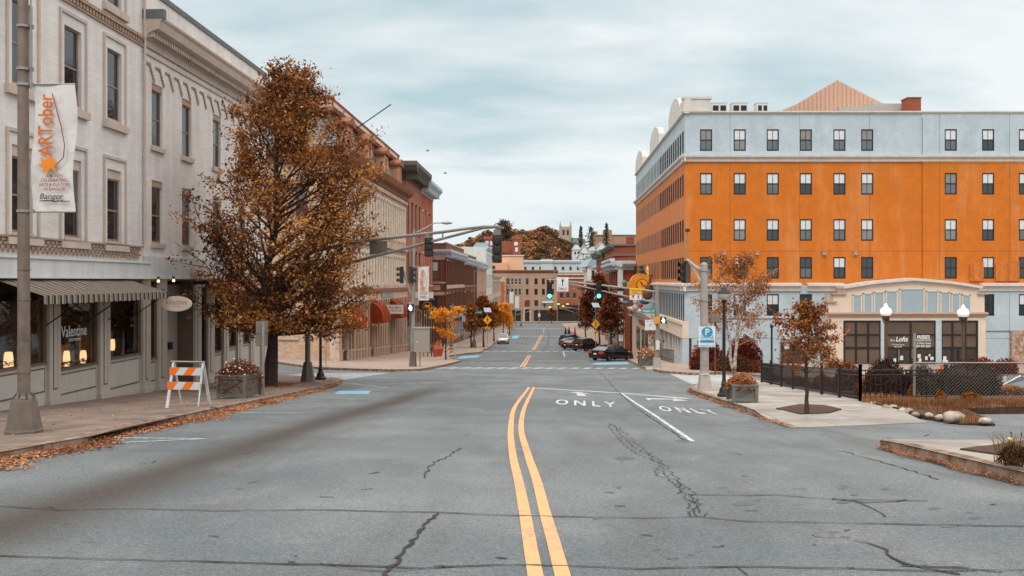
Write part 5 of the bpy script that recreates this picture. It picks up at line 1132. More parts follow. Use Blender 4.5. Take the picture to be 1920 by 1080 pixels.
d = 352.; r = thing('peach_building', 'peach coloured plain building rising behind the left row', 'building', (fx(940,d),d,-16)); mb = MB(); mb.box(fx(905,d), fx(981,d), d, d+16, -16, fz(480,d)); mb.build('wall', mat('peach_wall', c(214,170,142), .85, var=.05), r)
mb = MB(); mb.box(fx(904,d), fx(952,d), d-4, d-.02, -16, fz(493,d)); mb.build('lower_wing', mat('peach_wing', c(206,160,128), .85, var=.05), r)
mb = MB(); mb.box(fx(903,d), fx(983,d), d-.4, d+16.2, fz(480,d), fz(478,d)); mb.build('coping', M_wcor, r); winrow(r, Ff(d-4.02), d-4, 913, 930, 2, 484+14, 490+14, 5)
d = 430.; r = thing('brick_towered_hall', 'red brick hall with two square towers, the right one with a white clock', 'building', (fx(942,d),d,-14)); mb = MB(); m_ = mat('hall_brick', c(146,84,64), .88, var=.12, vs=.3)
mb.box(fx(920,d), fx(966,d), d+2, d+18, -14, fz(452,d)); mb.build('hall', m_, r)
for a, b in ((908,927),(961,976)):
    mb = MB(); mb.box(fx(a,d), fx(b,d), d, d+6, -14, fz(449,d)); mb.box(fx(a,d)-.4, fx(b,d)+.4, d-.4, d+6.4, fz(449,d), fz(443,d)); T_ = mb.build('tower', m_, r)
    for k in ((.28,.72) if a == 908 else (.5,)):
        x = fx(a+(b-a)*k,d); mb = MB(); mb.box(x-.7, x+.7, d-.08, d, fz(472,d), fz(464,d)); 
        if a == 908: mb.box(x-.7, x+.7, d-.08, d, fz(460,d), fz(452,d))
        mb.build('tower_window', M_sgw, T_)
mb = MB(); x = fx(967.5,d); mb.add([(x+1.0*math.cos(t),d-.12,fz(457,d)+1.0*math.sin(t)) for t in [k*math.pi/10 for k in range(20)]], [tuple(range(20))]); mb.build('clock', M_sgw, r)
d = 400.; r = thing('blue_roofed_house', 'house with a plain blue grey hipped roof left of the towered brick hall', 'house', (fx(895,d),d,-12)); mb = MB(); mb.box(fx(880,d), fx(909,d), d, d+14, -14, fz(473,d)); mb.build('wall', M_wcor, r)
mb = MB(); mb.prism([(fx(878,d),d-.5,fz(474,d)),(fx(914,d),d-.5,fz(474,d)),(fx(914,d),d-.5,fz(455,d)),(fx(893,d),d-.5,fz(455,d))], (0,15,0)); mb.build('roof', mat('blue_roof', c(150,176,190), .6, var=.05), r)
# hillside
def hz(x, y):
    t = sstep((y-420)/120); u = x/ y*FPX+CX
    return -15.6+t*(26+ (6*sstep((u-1040)/60)) -4*sstep((900-u)/80))
mb = MB(); xs_ = [-400+i*16 for i in range(51)]; ys_ = [420+i*10 for i in range(30)]; n = len(xs_)
mb.add([(x,y,hz(x,y)+.2) for y in ys_ for x in xs_], [(j*n+i,j*n+i+1,(j+1)*n+i+1,(j+1)*n+i) for j in range(len(ys_)-1) for i in range(n-1)]); struct(mb.build('hill', mat('hill_ground', c(96,74,52), .95), smooth=True))
# church tower
d = 600.; r = thing('church_tower', 'grey stone church tower with four pinnacles on the far hill', 'church', (fx(1060.5,d),d,8)); a, b = fx(1051,d), fx(1070.5,d); z0 = hz(fx(1060,d),560)
m_ = mat('church_stone', c(168,150,138), .88, var=.1, vs=.3); mb = MB(); mb.box(a, b, d, d+7.4, z0-6, fz(426,d)); mb.build('tower', m_, r)
for x, y in ((a,d),(b,d),(a,d+7.4),(b,d+7.4)):
    mb = MB(); mb.lathe((x,y,fz(426,d)-7), [(.75,0),(.75,7),(.75,8.2),(.5,8.5),(.1,11.3)], 4, ang=.785); mb.build('pinnacle', m_, r)
mb = MB()
for k in range(7): mb.box(a+.4+k*.98, a+.9+k*.98, d-.1, d+.3, fz(426,d), fz(426,d)+.7)
mb.build('battlements', m_, r)
for k in (.3,.7): x = a+(b-a)*k; mb = MB(); mb.box(x-.7, x+.7, d-.06, d, fz(441,d), fz(431,d)); mb.build('belfry_opening', M_dwin, r)
mb = MB(); mb.prism([(fx(1068,d),d+2,z0-6),(fx(1100,d),d+2,z0-6),(fx(1098,d),d+2,fz(448,d)),(fx(1072,d),d+2,fz(445,d))], (0,14,0)); mb.build('nave', mat('slate_blue', c(130,142,146), .7), r)
d = 560.; r = thing('long_brown_school', 'long brown brick building with square towers on the hill right of the church', 'building', (fx(1160,d),d,10)); mb = MB(); mb.box(fx(1110,d), fx(1230,d), d, d+14, 5, fz(441,d)); mb.build('wall', mat('school_brick', c(158,124,104), .88, var=.1, vs=.2), r)
for a, b, t in ((1112,1120,434),(1132,1147,431)): mb = MB(); mb.box(fx(a,d), fx(b,d), d-1, d+6, 5, fz(t,d)); mb.build('tower', mat('school_brick', None), r)
mb = MB(); mb.box(fx(1110,d), fx(1230,d), d-.3, d, fz(442,d), fz(440,d)); mb.build('coping', M_cop, r)
# white houses
def house(px0, px1, y0, ye, yr, d, label, wm, rm, gable=True):
    r = thing('white_house', label, 'house', (fx((px0+px1)/2,d),d,fz(y0,d)), 0, 'white houses below the church hill'); a, b = fx(px0,d), fx(px1,d); m_ = (a+b)/2; z0 = fz(y0,d)-12
    mb = MB(); mb.box(a, b, d, d+9, z0, fz(ye,d)); 
    if gable: mb.prism([(a,d+.01,fz(ye,d)),(b,d+.01,fz(ye,d)),(m_,d+.01,fz(yr,d)+.0)], (0,8.9,0))
    mb.build('wall', wm, r)
    mb = MB(); t = .35
    if gable:
        for s_ in (a-.4, b+.4): mb.prism([(s_,d-.4,fz(ye,d)-.2),(m_,d-.4,fz(yr,d)+.1),(m_,d-.4,fz(yr,d)+.1+t),(s_,d-.4,fz(ye,d)-.2+t)], (0,9.8,0))
    else: mb.add([(a-.4,d-.4,fz(ye,d)),(b+.4,d-.4,fz(ye,d)),(b+.4,d+9.4,fz(ye,d)),(a-.4,d+9.4,fz(ye,d)),(m_-.8,d+4,fz(yr,d)),(m_+.8,d+5,fz(yr,d))], [(0,1,5,4),(1,2,5),(2,3,4,5),(3,0,4),(0,3,2,1)])
    mb.build('roof', rm, r)
    for k in (.3,.7):
        mb = MB(); x = a+(b-a)*k; mb.box(x-.45, x+.45, d-.06, d-.01, fz(ye,d)-2.6, fz(ye,d)-1.1); mb.build('window', M_dwin, r)
M_wh = mat('white_clapboard', c(206,208,208), .8, var=.05); M_rg = mat('grey_roof', c(150,156,160), .8); M_rd = mat('dark_roof', c(110,108,106), .8)
house(1074,1089,490,468,458,455,'white house with pointed blue grey roof left of the white cluster', M_wh, M_rg, False)
house(1088,1103,488,471,460,450,'white gabled house in the middle of the hill houses', M_wh, M_rg)
house(1102,1124,490,470,462,460,'wide white house with pale roof below the conifers', M_wh, M_rg, False)
house(1095,1112,492,476,474,430,'low white house with dark windows at the front of the cluster', M_wh, M_rd, False)
house(1120,1136,480,464,454,455,'white house with small turret right of the conifers', M_wh, M_rg)
house(1084,1096,500,482,474,432,'small white gabled house nearest the long white building', M_wh, M_rg)
# ================================================================ street furniture
def pt(px, py, d): return (fx(px,d), d, fz(py,d))
M_gal = mat('galvanised_steel', c(150,146,140), .5, .3, var=.14, vs=3, streak=.2); M_rust = mat('weathered_pole', c(122,108,98), .55, .35, var=.22, vs=5, streak=.25); M_base = mat('cast_base', c(104,94,86), .7, var=.2, vs=4, speck=.1)
M_blk = mat('black_cast_iron', c(42,38,38), .45, .2, var=.15); M_vis = mat('signal_black', c(44,44,42), .6); M_lensd = mat('dark_lens', c(40,40,38), .25, spec=.6)
M_green = mat('green_signal_light', (.12,.80,.66), .4, var=0, emit=2.2); M_amber = mat('amber_signal_light', (1,.45,.08), .4, var=0, emit=2.2); M_hand = mat('white_walk_light', (.95,.97,1.), .4, var=0, emit=1.3)
M_ysig = mat('yellow_sign', c(240,170,40), .5, var=.03); M_sback = mat('sign_back', c(128,118,108), .5, .3, var=.06)
def oct_base(mb, x, y, z, r0, r1, h, n=8): mb.lathe((x,y,z), [(r0*1.06,0),(r0*1.06,.05),(r0,.07),(r1,h-.03),(r1*.92,h)], n, ang=math.pi/n)
def head(root, p, ang, lit=None, h=1.07, back=True):
    """three lens signal; p = top centre; ang = direction (rad) the lenses face, -90deg faces the viewer"""
    dx, dy = math.cos(ang), math.sin(ang); sx, sy = -dy, dx; w = .17; t = .11
    P_ = lambda a, b, z: (p[0]+sx*a+dx*b, p[1]+sy*a+dy*b, p[2]+z)
    def bx(mb, a0, a1, b0, b1, z0, z1): mb.add([P_(a,b,z) for z in (z0,z1) for a, b in ((a0,b0),(a1,b0),(a1,b1),(a0,b1))], [(0,3,2,1),(4,5,6,7),(0,1,5,4),(1,2,6,5),(2,3,7,6),(3,0,4,7)])
    mb = MB()
    for k in range(3): z = -h*(k+1)/3; bx(mb, -w, w, -t, t, z+.006, z+h/3-.006)
    bx(mb, -w*.8, w*.8, -t*.8, t*.8, -h, 0); H = mb.build('signal_housing', M_vis, root)
    for k in range(3):
        zc = -h*(k+.5)/3; mb = MB(); n = 10; vs = []
        for b, r in ((t,.15),(t+.24,.155)):
            for i in range(n+1): a = -.55+ (math.pi+1.1)*i/n; vs.append(P_(r*math.cos(a), b, zc+r*math.sin(a)))
        mb.add(vs, [(i,i+1,n+2+i,n+1+i) for i in range(n)]); mb.build('visor', M_vis, H, recalc=False)
        mb = MB(); mb.add([P_(.14*math.cos(2*math.pi*i/14), t+.01, zc+.14*math.sin(2*math.pi*i/14)) for i in range(14)], [tuple(range(14))])
        mb.build('lens', (lit if lit and ((k == 2 and lit is M_green) or (k == 1 and lit is M_amber)) else M_lensd), H, recalc=False)
    return H
VW = -math.pi/2
# --- near steel pole with festival banner
x, y, z = G(45,812,.14); r = thing('street_light_pole', 'tall weathered steel pole with a festival banner at the left edge', 'pole', (x,y,z))
mb = MB(); mb.path([(x,y,z+.5),(x-.01,y,z+4.6),(x-.02,y,z+9.2)], [.098,.088,.075], 14)
for h in (1.0,1.55,2.2,2.7): mb.path([(x,y,z+h),(x,y,z+h+.02)], .103, 14)
mb.build('pole', M_rust, r, smooth='auto'); mb = MB(); oct_base(mb, x, y, z, .27, .19, .58, 6); mb.lathe((x,y,z+.58), [(.17,0),(.13,.05),(.12,.09)], 10); mb.build('base', M_base, r)
mb = MB()
for i in range(8): a = i*.785; mb.path([(x+.105*math.cos(a),y+.105*math.sin(a),z+.67),(x+.17*math.cos(a),y+.17*math.sin(a),z+.58)], .012, 4)
mb.build('anchor_bolts', M_vis, r)
def banner(px0, px1, y0, y1, d, px, label, leafed=True):
    x0, x1, zt_, zb_ = fx(px0,d), fx(px1,d), fz(y0,d), fz(y1,d); W_ = x1-x0; H_ = zt_-zb_
    rb = thing('festival_banner', label, 'banner', (x0,d,zt_), 0, 'autumn arts banners on the poles')
    mb = MB(); n = 8; m = 16; vs = [(x0+W_*i/n+.03*math.sin(j*.4)*(1 if d < 20 else .5), d+.025*math.sin(j*.5+i*.7)*W_, zt_-H_*j/m) for j in range(m+1) for i in range(n+1)]
    mb.add(vs, [(j*(n+1)+i,j*(n+1)+i+1,(j+1)*(n+1)+i+1,(j+1)*(n+1)+i) for j in range(m) for i in range(n)]); mb.build('cloth', mat('banner_cloth', c(206,204,202), .8, var=.07, vs=2.5, col2=c(190,186,184), c2s=5), rb, smooth=True, recalc=False)
    xp = fx(px,d); mb = MB(); mb.path([(xp,d,zt_+.01),(x1,d,zt_+.01)], .016, 6); mb.path([(xp,d,zb_-.01),(x1,d,zb_-.01)], .016, 6); mb.build('rods', M_gal, rb)
    yy = d-.035-.03*W_; cx_ = x0+W_*.5; T = lambda fx_, fy_: (x0+W_*fx_, yy, zt_-H_*fy_)
    mo = mat('banner_orange', c(196,100,34), .7); mr_ = mat('banner_rust', c(140,70,52), .7); mk = mat('banner_dark', c(58,50,48), .7)
    mb = MB(); mb.text("ARTober", T(.50,.325), (0,0,1), (-1,0,0), W_*.34, 0, .012, wid=H_*.49)
    mb.build('title_lettering', mo, rb, recalc=False)
    mb = MB(); pts = [T(.50,.075),T(.60,.2),T(.72,.35),T(.79,.48),T(.76,.58),T(.60,.635)]; mb.path(pts, W_*.012, 5); mb.build('swash', mr_, rb)
    mb = MB(); lf = [(.0,-.5),(.1,-.2),(.42,-.42),(.3,-.1),(.5,.05),(.28,.2),(.34,.42),(.06,.25),(-.08,.5),(-.14,.2),(-.42,.34),(-.3,.05),(-.5,-.12),(-.22,-.16),(-.28,-.4)]
    mb.add([(x0+W_*(.40+.46*a), yy-.006, zt_-H_*.63+W_*.46*b) for a, b in lf], [tuple(range(len(lf)))]); mb.build('leaf_emblem', mat('banner_leaf', c(224,132,38), .7), rb, recalc=False)
    mb = MB()
    for s_, f_, w_ in (("A MONTH", .735, .40), ("CELEBRATING", .77, .63), ("ARTS & CULTURE", .805, .74), ("IN BANGOR", .84, .5)): mb.text(s_, T(.55,f_), (1,0,0), (0,0,1), W_*.075, 0, .012, wid=W_*w_)
    mb.build('lettering', mr_, rb, recalc=False)
    mb = MB(); mb.text("Bangor", T(.47,.905), (1,0,0), (0,0,1), W_*.13, .22, .012, wid=W_*.55); mb.text("Maine", T(.80,.932), (1,0,0), (0,0,1), W_*.06, .2, .012, wid=W_*.22); mb.path([T(.2,.922),T(.4,.917),T(.55,.925),T(.68,.92)], W_*.012, 4); mb.build('town_lettering', mk, rb, recalc=False)
    return rb
banner(62, 141, 159, 396, y+.02, 48, 'big white autumn arts banner with orange lettering on the near steel pole')
mb = MB()
for zz in (159, 396, 50, 130): 
    mb = MB(); q = fz(zz,y); mb.path([(x,y,q-.02),(x,y,q+.02)], .112, 12); mb.box(x+.08,x+.16,y-.02,y+.02,q-.03,q+.03); mb.build('clamp', M_gal, r)
mb = MB(); mb.path([(x+.13,y-.03,fz(165,y)),(x+.13,y-.03,fz(-40,y))], .014, 6); mb.build('conduit', M_gal, r)
# --- left mast arm pole
x, y, z = G(577,716,.14); r = thing('traffic_mast_pole', 'traffic mast pole under the large tree with a long double arm over the street', 'traffic mast', (x,y,z))
mb = MB(); mb.path([(x,y,z+.85),(x,y,z+6.7)], [.125,.1], 12); mb.build('pole', M_rust, r, smooth='auto'); mb = MB(); oct_base(mb, x, y, z, .33, .2, .9, 6); mb.build('base', M_base, r)
D_ = lambda px: y-(y-32.5)*(px-577)/358
q = lambda px, py: pt(px, py, D_(px))
mb = MB(); mb.path([q(577,474),q(640,460),q(690,451),q(760,443),q(830,435),q(880,428),q(910,425),q(936,425)], [.085,.08,.075,.07,.065,.06,.06,.055], 9); mb.path([q(577,522),q(640,498),q(700,481),q(760,466),q(820,450),q(870,437),q(905,428),q(930,426)], [.075,.07,.068,.064,.06,.055,.05,.045], 9)
for a, b, e in ((640,460,498),(830,435,448)): mb.path([q(a,b),q(a,e)], .035, 6)
mb.build('arm', M_gal, r, smooth='auto')
mb = MB(); p0, p1 = q(693,453), q(726,476); mb.add([(p0[0],p0[1],p0[2]),(p1[0],p1[1],p0[2]),(p1[0],p1[1],p1[2]),(p0[0],p0[1],p1[2])]+[(a,b+.03,e) for a, b, e in ((p0[0],p0[1],p0[2]),(p1[0],p1[1],p0[2]),(p1[0],p1[1],p1[2]),(p0[0],p0[1],p1[2]))], [(0,1,2,3),(4,5,6,7),(0,1,5,4),(1,2,6,5),(2,3,7,6),(3,0,4,7)]); mb.build('sign_plate', M_sback, r)
def back_head(px, y0, y1, wpx, label):
    p = q(px, y0); h = (y1-y0)/FPX*p[1]; rr = thing('traffic_signal', label, 'traffic signal', (p[0],p[1],p[2]-h), 0, 'traffic signals on the near left arm'); head(rr, p, rad(100), None, h)
    w = wpx/FPX*p[1]/2; mb = MB()
    for k in range(3):
        zc = p[2]-h*(k+.5)/3; mb.lathe((p[0],p[1]-.13,zc-.1), [(w*.9,0),(w*1.0,.03),(w*1.0,.16),(w*.8,.2)], 10, sy=.35); mb.box(p[0]-w*.55,p[0]+w*.55,p[1]-.2,p[1]-.12,zc-h/6+.02,zc-.1)
    mb.build('back_covers', M_vis, rr); mb = MB(); mb.box(p[0]-w*.95,p[0]+w*.95,p[1]-.09,p[1]+.09,p[2]-.002,p[2]+.26*h/1.3); mb.path([(p[0],p[1],p[2]+.2),(p[0],p[1],p[2]+.34)], .04, 6); mb.build('bracket', M_sback, rr)
back_head(932, 441, 493, 14, 'dark traffic signal seen from behind at the tip of the long left arm'); back_head(804, 446, 481, 13, 'dark traffic signal seen from behind halfway along the left arm')
# --- signal pole in front of the stone building
x, y, z = G(774,687,.14); r = thing('signal_pole', 'steel signal pole with cobra street light in front of the stone building', 'traffic pole', (x,y,z))
mb = MB(); mb.path([(x,y,z+1.0),(x+.1,y,fz(431,y))], [.15,.1], 10); mb.build('pole', M_gal, r, smooth='auto'); mb = MB(); oct_base(mb, x, y, z, .36, .24, 1.1, 4); mb.build('base', M_base, r)
mb = MB(); p = lambda a, b: pt(a,b,y); mb.path([p(781,436),p(797,428),p(815,418),p(830,418)], .05, 6); mb.path([(x,y,fz(560,y)),p(763,530),p(757,508)], .09, 6); mb.build('arm', M_gal, r); mb = MB(); mb.path([p(828,418),p(838,418),p(848,418)], [.06,.13,.05], 8); mb.build('lamp_head', M_gal, r)
for px, a, l_ in ((753,rad(200),'black traffic signal facing left on the pole before the stone building'),(771,rad(20),'black traffic signal facing right on the pole before the stone building')):
    pp = pt(px,500,y-.1); rr = thing('traffic_signal', l_, 'traffic signal', (pp[0],pp[1],pp[2]-1.2), 0, 'traffic signals on the left corner pole'); head(rr, pp, a, None, 1.2)
banner(784, 804, 500, 563, y-.15, 779, 'smaller white autumn arts banner on the corner signal pole')
def pedsig(px, py, d, label, lit=True, orange=False, k=.42):
    p = pt(px, py, d); rr = thing('pedestrian_signal', label, 'pedestrian signal', p); mb = MB(); mb.box(p[0]-k/2,p[0]+k/2,d-.1,d+.1,p[2]-k/2,p[2]+k/2); mb.build('housing', M_vis, rr)
    if orange: mb = MB(); mb.box(p[0]-k/2-.35,p[0]-k/2,d-.12,d+.1,p[2]-k/2,p[2]+k/2); mb.build('housing_side', mat('signal_yellow', c(225,150,50), .5), rr)
    mb = MB(); mb.add([(p[0]+k*.42*a,d-.105,p[2]+k*.46*b) for a, b in ((-.1,-.9),(.45,-.9),(.7,-.2),(.6,.35),(.3,.3),(.3,.8),(.0,.9),(-.3,.75),(-.35,.2),(-.7,.0),(-.5,-.35))], [tuple(range(11))]); mb.build('symbol', M_hand, rr, recalc=False)
pedsig(769.5, 577, y-.2, 'small lit pedestrian signal on the corner signal pole before the stone building', k=.5)
x2, y2, z2 = G(793,672,.14); y2 = y-.1; r = thing('utility_cabinet', 'grey metal utility cabinet on a post beside the corner signal pole', 'cabinet', (fx(790,y2),y2,z)); a, b = fx(777,y2), fx(806,y2)
mb = MB(); mb.box(a,b,y2-.5,y2+.1,fz(659,y2),fz(616,y2)); mb.box(a-.03,b+.03,y2-.54,y2+.12,fz(616,y2),fz(613,y2)); mb.build('box', mat('cabinet_grey', c(150,140,132), .6, var=.05), r); mb = MB(); mb.path([(fx(788,y2),y2-.2,z),(fx(788,y2),y2-.2,fz(659,y2))], .03, 6); mb.path([(fx(787,y2)-.25,y2-.2,z+.0),(fx(787,y2)-.25,y2-.2,fz(659,y2))], .02, 6); mb.build('post', M_vis, r)
mb = MB(); mb.box(a+.2,a+.28,y2-.53,y2-.5,fz(641,y2),fz(639,y2)); mb.build('lock', M_sgw, r)
# --- right mast with green signals
x, y, z = G(1232,691,.14); r = thing('traffic_mast_pole', 'grey traffic mast pole on the right corner carrying the green signals', 'traffic mast', (x,y,z))
mb = MB(); mb.path([(x,y,z+.8),(x,y,fz(536,y))], [.17,.13], 10); mb.build('pole', M_gal, r, smooth='auto'); mb = MB(); oct_base(mb, x, y, z, .36, .26, .75, 4); mb.box(x-.75,x+.75,y-.75,y+.4,z-.16,z+.03); mb.build('base', mat('concrete_base', c(164,156,148), .85, var=.1), r)
p = lambda a, b: pt(a,b,y-(1228-a)*.004)
mb = MB(); mb.path([p(1232,547),p(1180,541),p(1122,534),p(1065,528),p(1040,525),p(1026,524)], [.07,.065,.06,.055,.05,.05], 8); mb.path([p(1232,568),p(1180,557),p(1122,544),p(1067,532),p(1045,527)], [.06,.055,.05,.045,.045], 8); mb.path([p(1142,537),p(1142,548)], .03, 5); mb.path([p(1039,525),p(1039,483)], .02, 5); mb.build('arm', M_gal, r, smooth='auto')
mb = MB(); mb.box(x-.12,x+.12,y-.3,y-.15,fz(655,y),fz(638,y)); mb.build('control_box', M_sgw, r)
for px, l_ in ((1030,'traffic signal showing green at the tip of the right mast arm'),(1122,'traffic signal showing green halfway along the right mast arm')):
    pp = p(px, 529); rr = thing('traffic_signal', l_, 'traffic signal', (pp[0],pp[1],pp[2]-1.07), 0, 'green traffic signals on the right arm'); head(rr, (pp[0],pp[1]-.15,pp[2]), VW, M_green, 1.1)
pp = p(1054.5,533); r2 = board('lane_sign', pp[0], pp[1]-.2, pp[2], .76, .94, mat('white_reflective', c(212,216,218), .5), 'white lane sign with an up arrow and the word ONLY on the mast arm', lines=[("ONLY",0,-.38,.17,.58)], lm=M_vis)
mb = MB(); a_, b_ = pp[0], pp[2]; yy = pp[1]-.26; mb.add([(a_-.03,yy,b_-.12),(a_+.03,yy,b_-.12),(a_+.03,yy,b_+.2),(a_+.1,yy,b_+.2),(a_,yy,b_+.38),(a_-.1,yy,b_+.2),(a_-.03,yy,b_+.2)], [tuple(range(7))]); mb.build('arrow', M_vis, r2, recalc=False)
pp = p(1190.5,546); r2 = board('yield_sign', pp[0], pp[1]-.2, pp[2], .78, .42, M_ysig, 'yellow and white yield to pedestrians sign on the right mast arm', lines=[("TURNING VEHICLES",0,.02,.08,.66),("YIELD TO",0,-.13,.09,.4)], lm=M_vis)
mb = MB(); pp = p(1190.5,556.5); mb.box(pp[0]-.39,pp[0]+.39,pp[1]-.25,pp[1]-.2,pp[2]-.2,pp[2]+.2); mb.build('lower_plate', M_sgw, r2); mb = MB(); yy = pp[1]-.256; mb.add([(pp[0]-.28,yy,pp[2]+.12),(pp[0]-.04,yy,pp[2]+.12),(pp[0]-.16,yy,pp[2]-.1)], [(0,1,2)]); mb.build('triangle', mat('red_sign_paint', c(175,60,50), .6), r2, recalc=False)
def walker(mb, cx_, yy, cz_, s):
    mb.add([(cx_+s*.09*math.cos(t),yy,cz_+s*.42+s*.09*math.sin(t)) for t in [k*.628 for k in range(10)]], [tuple(range(10))])
    for poly in ([(-.1,.3),(.12,.3),(.08,-.05),(-.08,-.05)], [(-.08,-.03),(.02,-.03),(-.1,-.5),(-.24,-.5)], [(0,-.03),(.09,-.03),(.24,-.46),(.12,-.5)], [(-.1,.3),(-.04,.22),(-.2,.0),(-.26,.04)], [(.1,.3),(.06,.2),(.2,.06),(.26,.1)]): mb.add([(cx_+s*a,yy,cz_+s*b) for a, b in poly], [tuple(range(4))])
mb = MB(); walker(mb, pp[0]+.2, yy, pp[2], .3); mb.build('walking_figure', M_vis, r2, recalc=False)
pp = pt(1215,583,y); board('street_name_sign', pp[0], pp[1]-.2, pp[2], 1.0, .3, mat('teal_sign', c(30,130,135), .5), 'teal street name sign hanging from the right mast', lines=[("MAIN ST",0,-.09,.18,.8)], lm=M_let)
pp = pt(1218.5,609,y); board('parking_board', pp[0], pp[1]-.2, pp[2], .72, .68, M_sgw, 'small white notice board left of the right mast pole', lines=[("PUBLIC PARKING",0,.2,.08,.56),("P",0,-.12,.22,.16)], lm=M_txtg)
pedsig(1243, 600.5, y-.3, 'lit pedestrian signal with a yellow side on the right mast pole', orange=True, k=.42)
# --- big foreground mast on the right
x, y, z = G(1321,733,.14); r = thing('traffic_mast_pole', 'thick grey mast pole on a tapered base at the near right corner', 'traffic mast', (x,y,z))
mb = MB(); mb.path([(x,y,z+.5),(x-.02,y,fz(497,y))], [.155,.125], 14); mb.lathe((x-.02,y,fz(497,y)), [(.13,0),(.11,.06),(.03,.09)], 12); mb.build('pole', mat('pale_steel', c(160,152,146), .6, .1, var=.12, vs=3, streak=.15), r, smooth='auto'); mb = MB(); oct_base(mb, x, y, z, .30, .23, .57, 4); mb.lathe((x,y,z+.57), [(.2,0),(.17,.06),(.16,.11)], 12); mb.build('base', mat('concrete_base', None), r)
mb = MB(); mb.path([(x-.02,y,fz(508,y)),pt(1308,503,37),pt(1298,495,40),pt(1289,487,43)], [.085,.08,.07,.07], 8); mb.path([(x-.02,y,fz(537,y)),pt(1309,520,37),pt(1299,503,40),pt(1291,489,42.5)], [.07,.065,.06,.06], 8); mb.path([pt(1288,489,43),pt(1289,436,43)], .035, 6); mb.path([pt(1299,500,41),pt(1297,482,41)], .03, 6); mb.build('arm', M_gal, r, smooth='auto')
mb = MB(); q_ = pt(1289,432,43); mb.box(q_[0]-.08,q_[0]+.08,q_[1]-.2,q_[1]+.2,q_[2]-.07,q_[2]+.07); mb.build('camera', M_vis, r)
pp = pt(1284,490,43.2); rr = thing('traffic_signal', 'dark traffic signal in profile on the near right mast', 'traffic signal', (pp[0],pp[1],pp[2]-1.1)); head(rr, pp, rad(200), None, 1.1); mb = MB(); mb.box(pp[0]+.02,pp[0]+.26,pp[1]-.2,pp[1]+.2,pp[2]-1.1,pp[2]+.02); mb.build('back_shell', mat('signal_brown', c(92,74,62), .6), rr)
mb = MB()
for h in (.9, 2.1, 3.15, 4.2): mb.path([(x,y,z+h),(x,y,z+h+.03)], .16, 12)
mb.build('straps', M_gal, r)
pp = pt(1322.5,630.5,y); r2 = board('garage_sign', pp[0], pp[1]-.22, pp[2], .58, .72, mat('pale_blue_sign2', c(204,216,222), .5), 'pale blue parking garage sign strapped to the near right mast pole', lines=[("GARAGE",0,-.06,.11,.46),("PICKERING SQUARE",0,-.34,.05,.5)], lm=mat('sign_blue', c(48,140,180), .5))
mb = MB(); yy = pp[1]-.28; mb.add([(pp[0]+.2*math.cos(t),yy,pp[2]+.17+.17*math.sin(t)) for t in [k*math.pi/8 for k in range(16)]], [tuple(range(16))]); mb.box(pp[0]-.24,pp[0]+.24,yy-.002,yy,pp[2]-.2,pp[2]-.11); mb.build('emblem', mat('sign_blue', None), r2, recalc=False); mb = MB(); mb.text("P", (pp[0],yy-.006,pp[2]+.06), (1,0,0), (0,0,1), .22, 0, .02); mb.build('letter', M_let, r2, recalc=False)
pp = pt(1286+20,590,y) if False else None
# --- ornate lamp posts
def ornate(px, py, topy, label, group='black lantern lamp posts', lant=True):
    x, y, z = G(px, py, .14); H = (py-topy)/FPX*y; k = H/4.3; r = thing('lamp_post', label, 'street lamp', (x,y,z), 0, group)
    mb = MB(); mb.lathe((x,y,z), [(.26*k,0),(.26*k,.12*k),(.2*k,.16*k),(.17*k,.3*k),(.1*k,.42*k),(.12*k,.5*k),(.085*k,.56*k),(.07*k,.75*k),(.06*k,3.2*k),(.05*k,3.62*k),(.09*k,3.66*k),(.1*k,3.72*k),(.05*k,3.76*k)], 12); mb.build('post', M_blk, r, smooth='auto')
    if lant:
        mb = MB(); mb.lathe((x,y,z), [(.11*k,3.76*k),(.2*k,3.84*k),(.235*k,3.95*k),(.24*k,4.0*k)], 12); mb.build('globe', mat('frosted_glass', c(178,172,164), .3, var=.1, spec=.6), r, smooth='auto')
        mb = MB(); mb.lathe((x,y,z), [(.26*k,4.0*k),(.25*k,4.04*k),(.16*k,4.12*k),(.12*k,4.16*k),(.1*k,4.22*k),(.03*k,4.25*k),(.02*k,4.33*k)], 12); mb.build('cap', M_blk, r, smooth='auto')
    return r
ornate(1357.5, 744, 536, 'black lantern lamp post beside the wooden planter at the near right kerb'); ornate(601, 712, 545, 'black lamp post at the left kerb corner with its top hidden in leaves')
ornate(1183, 672, 582, 'black lantern lamp post on the sidewalk right of the parked black sedan'); ornate(1159, 660, 588, 'black lantern lamp post behind the roof of the parked black sedan'); ornate(846, 655, 566, 'black lamp post behind the yellow sapling on the left sidewalk'); ornate(1145, 653, 596, 'distant black lamp post right of the yellow crossing sign')
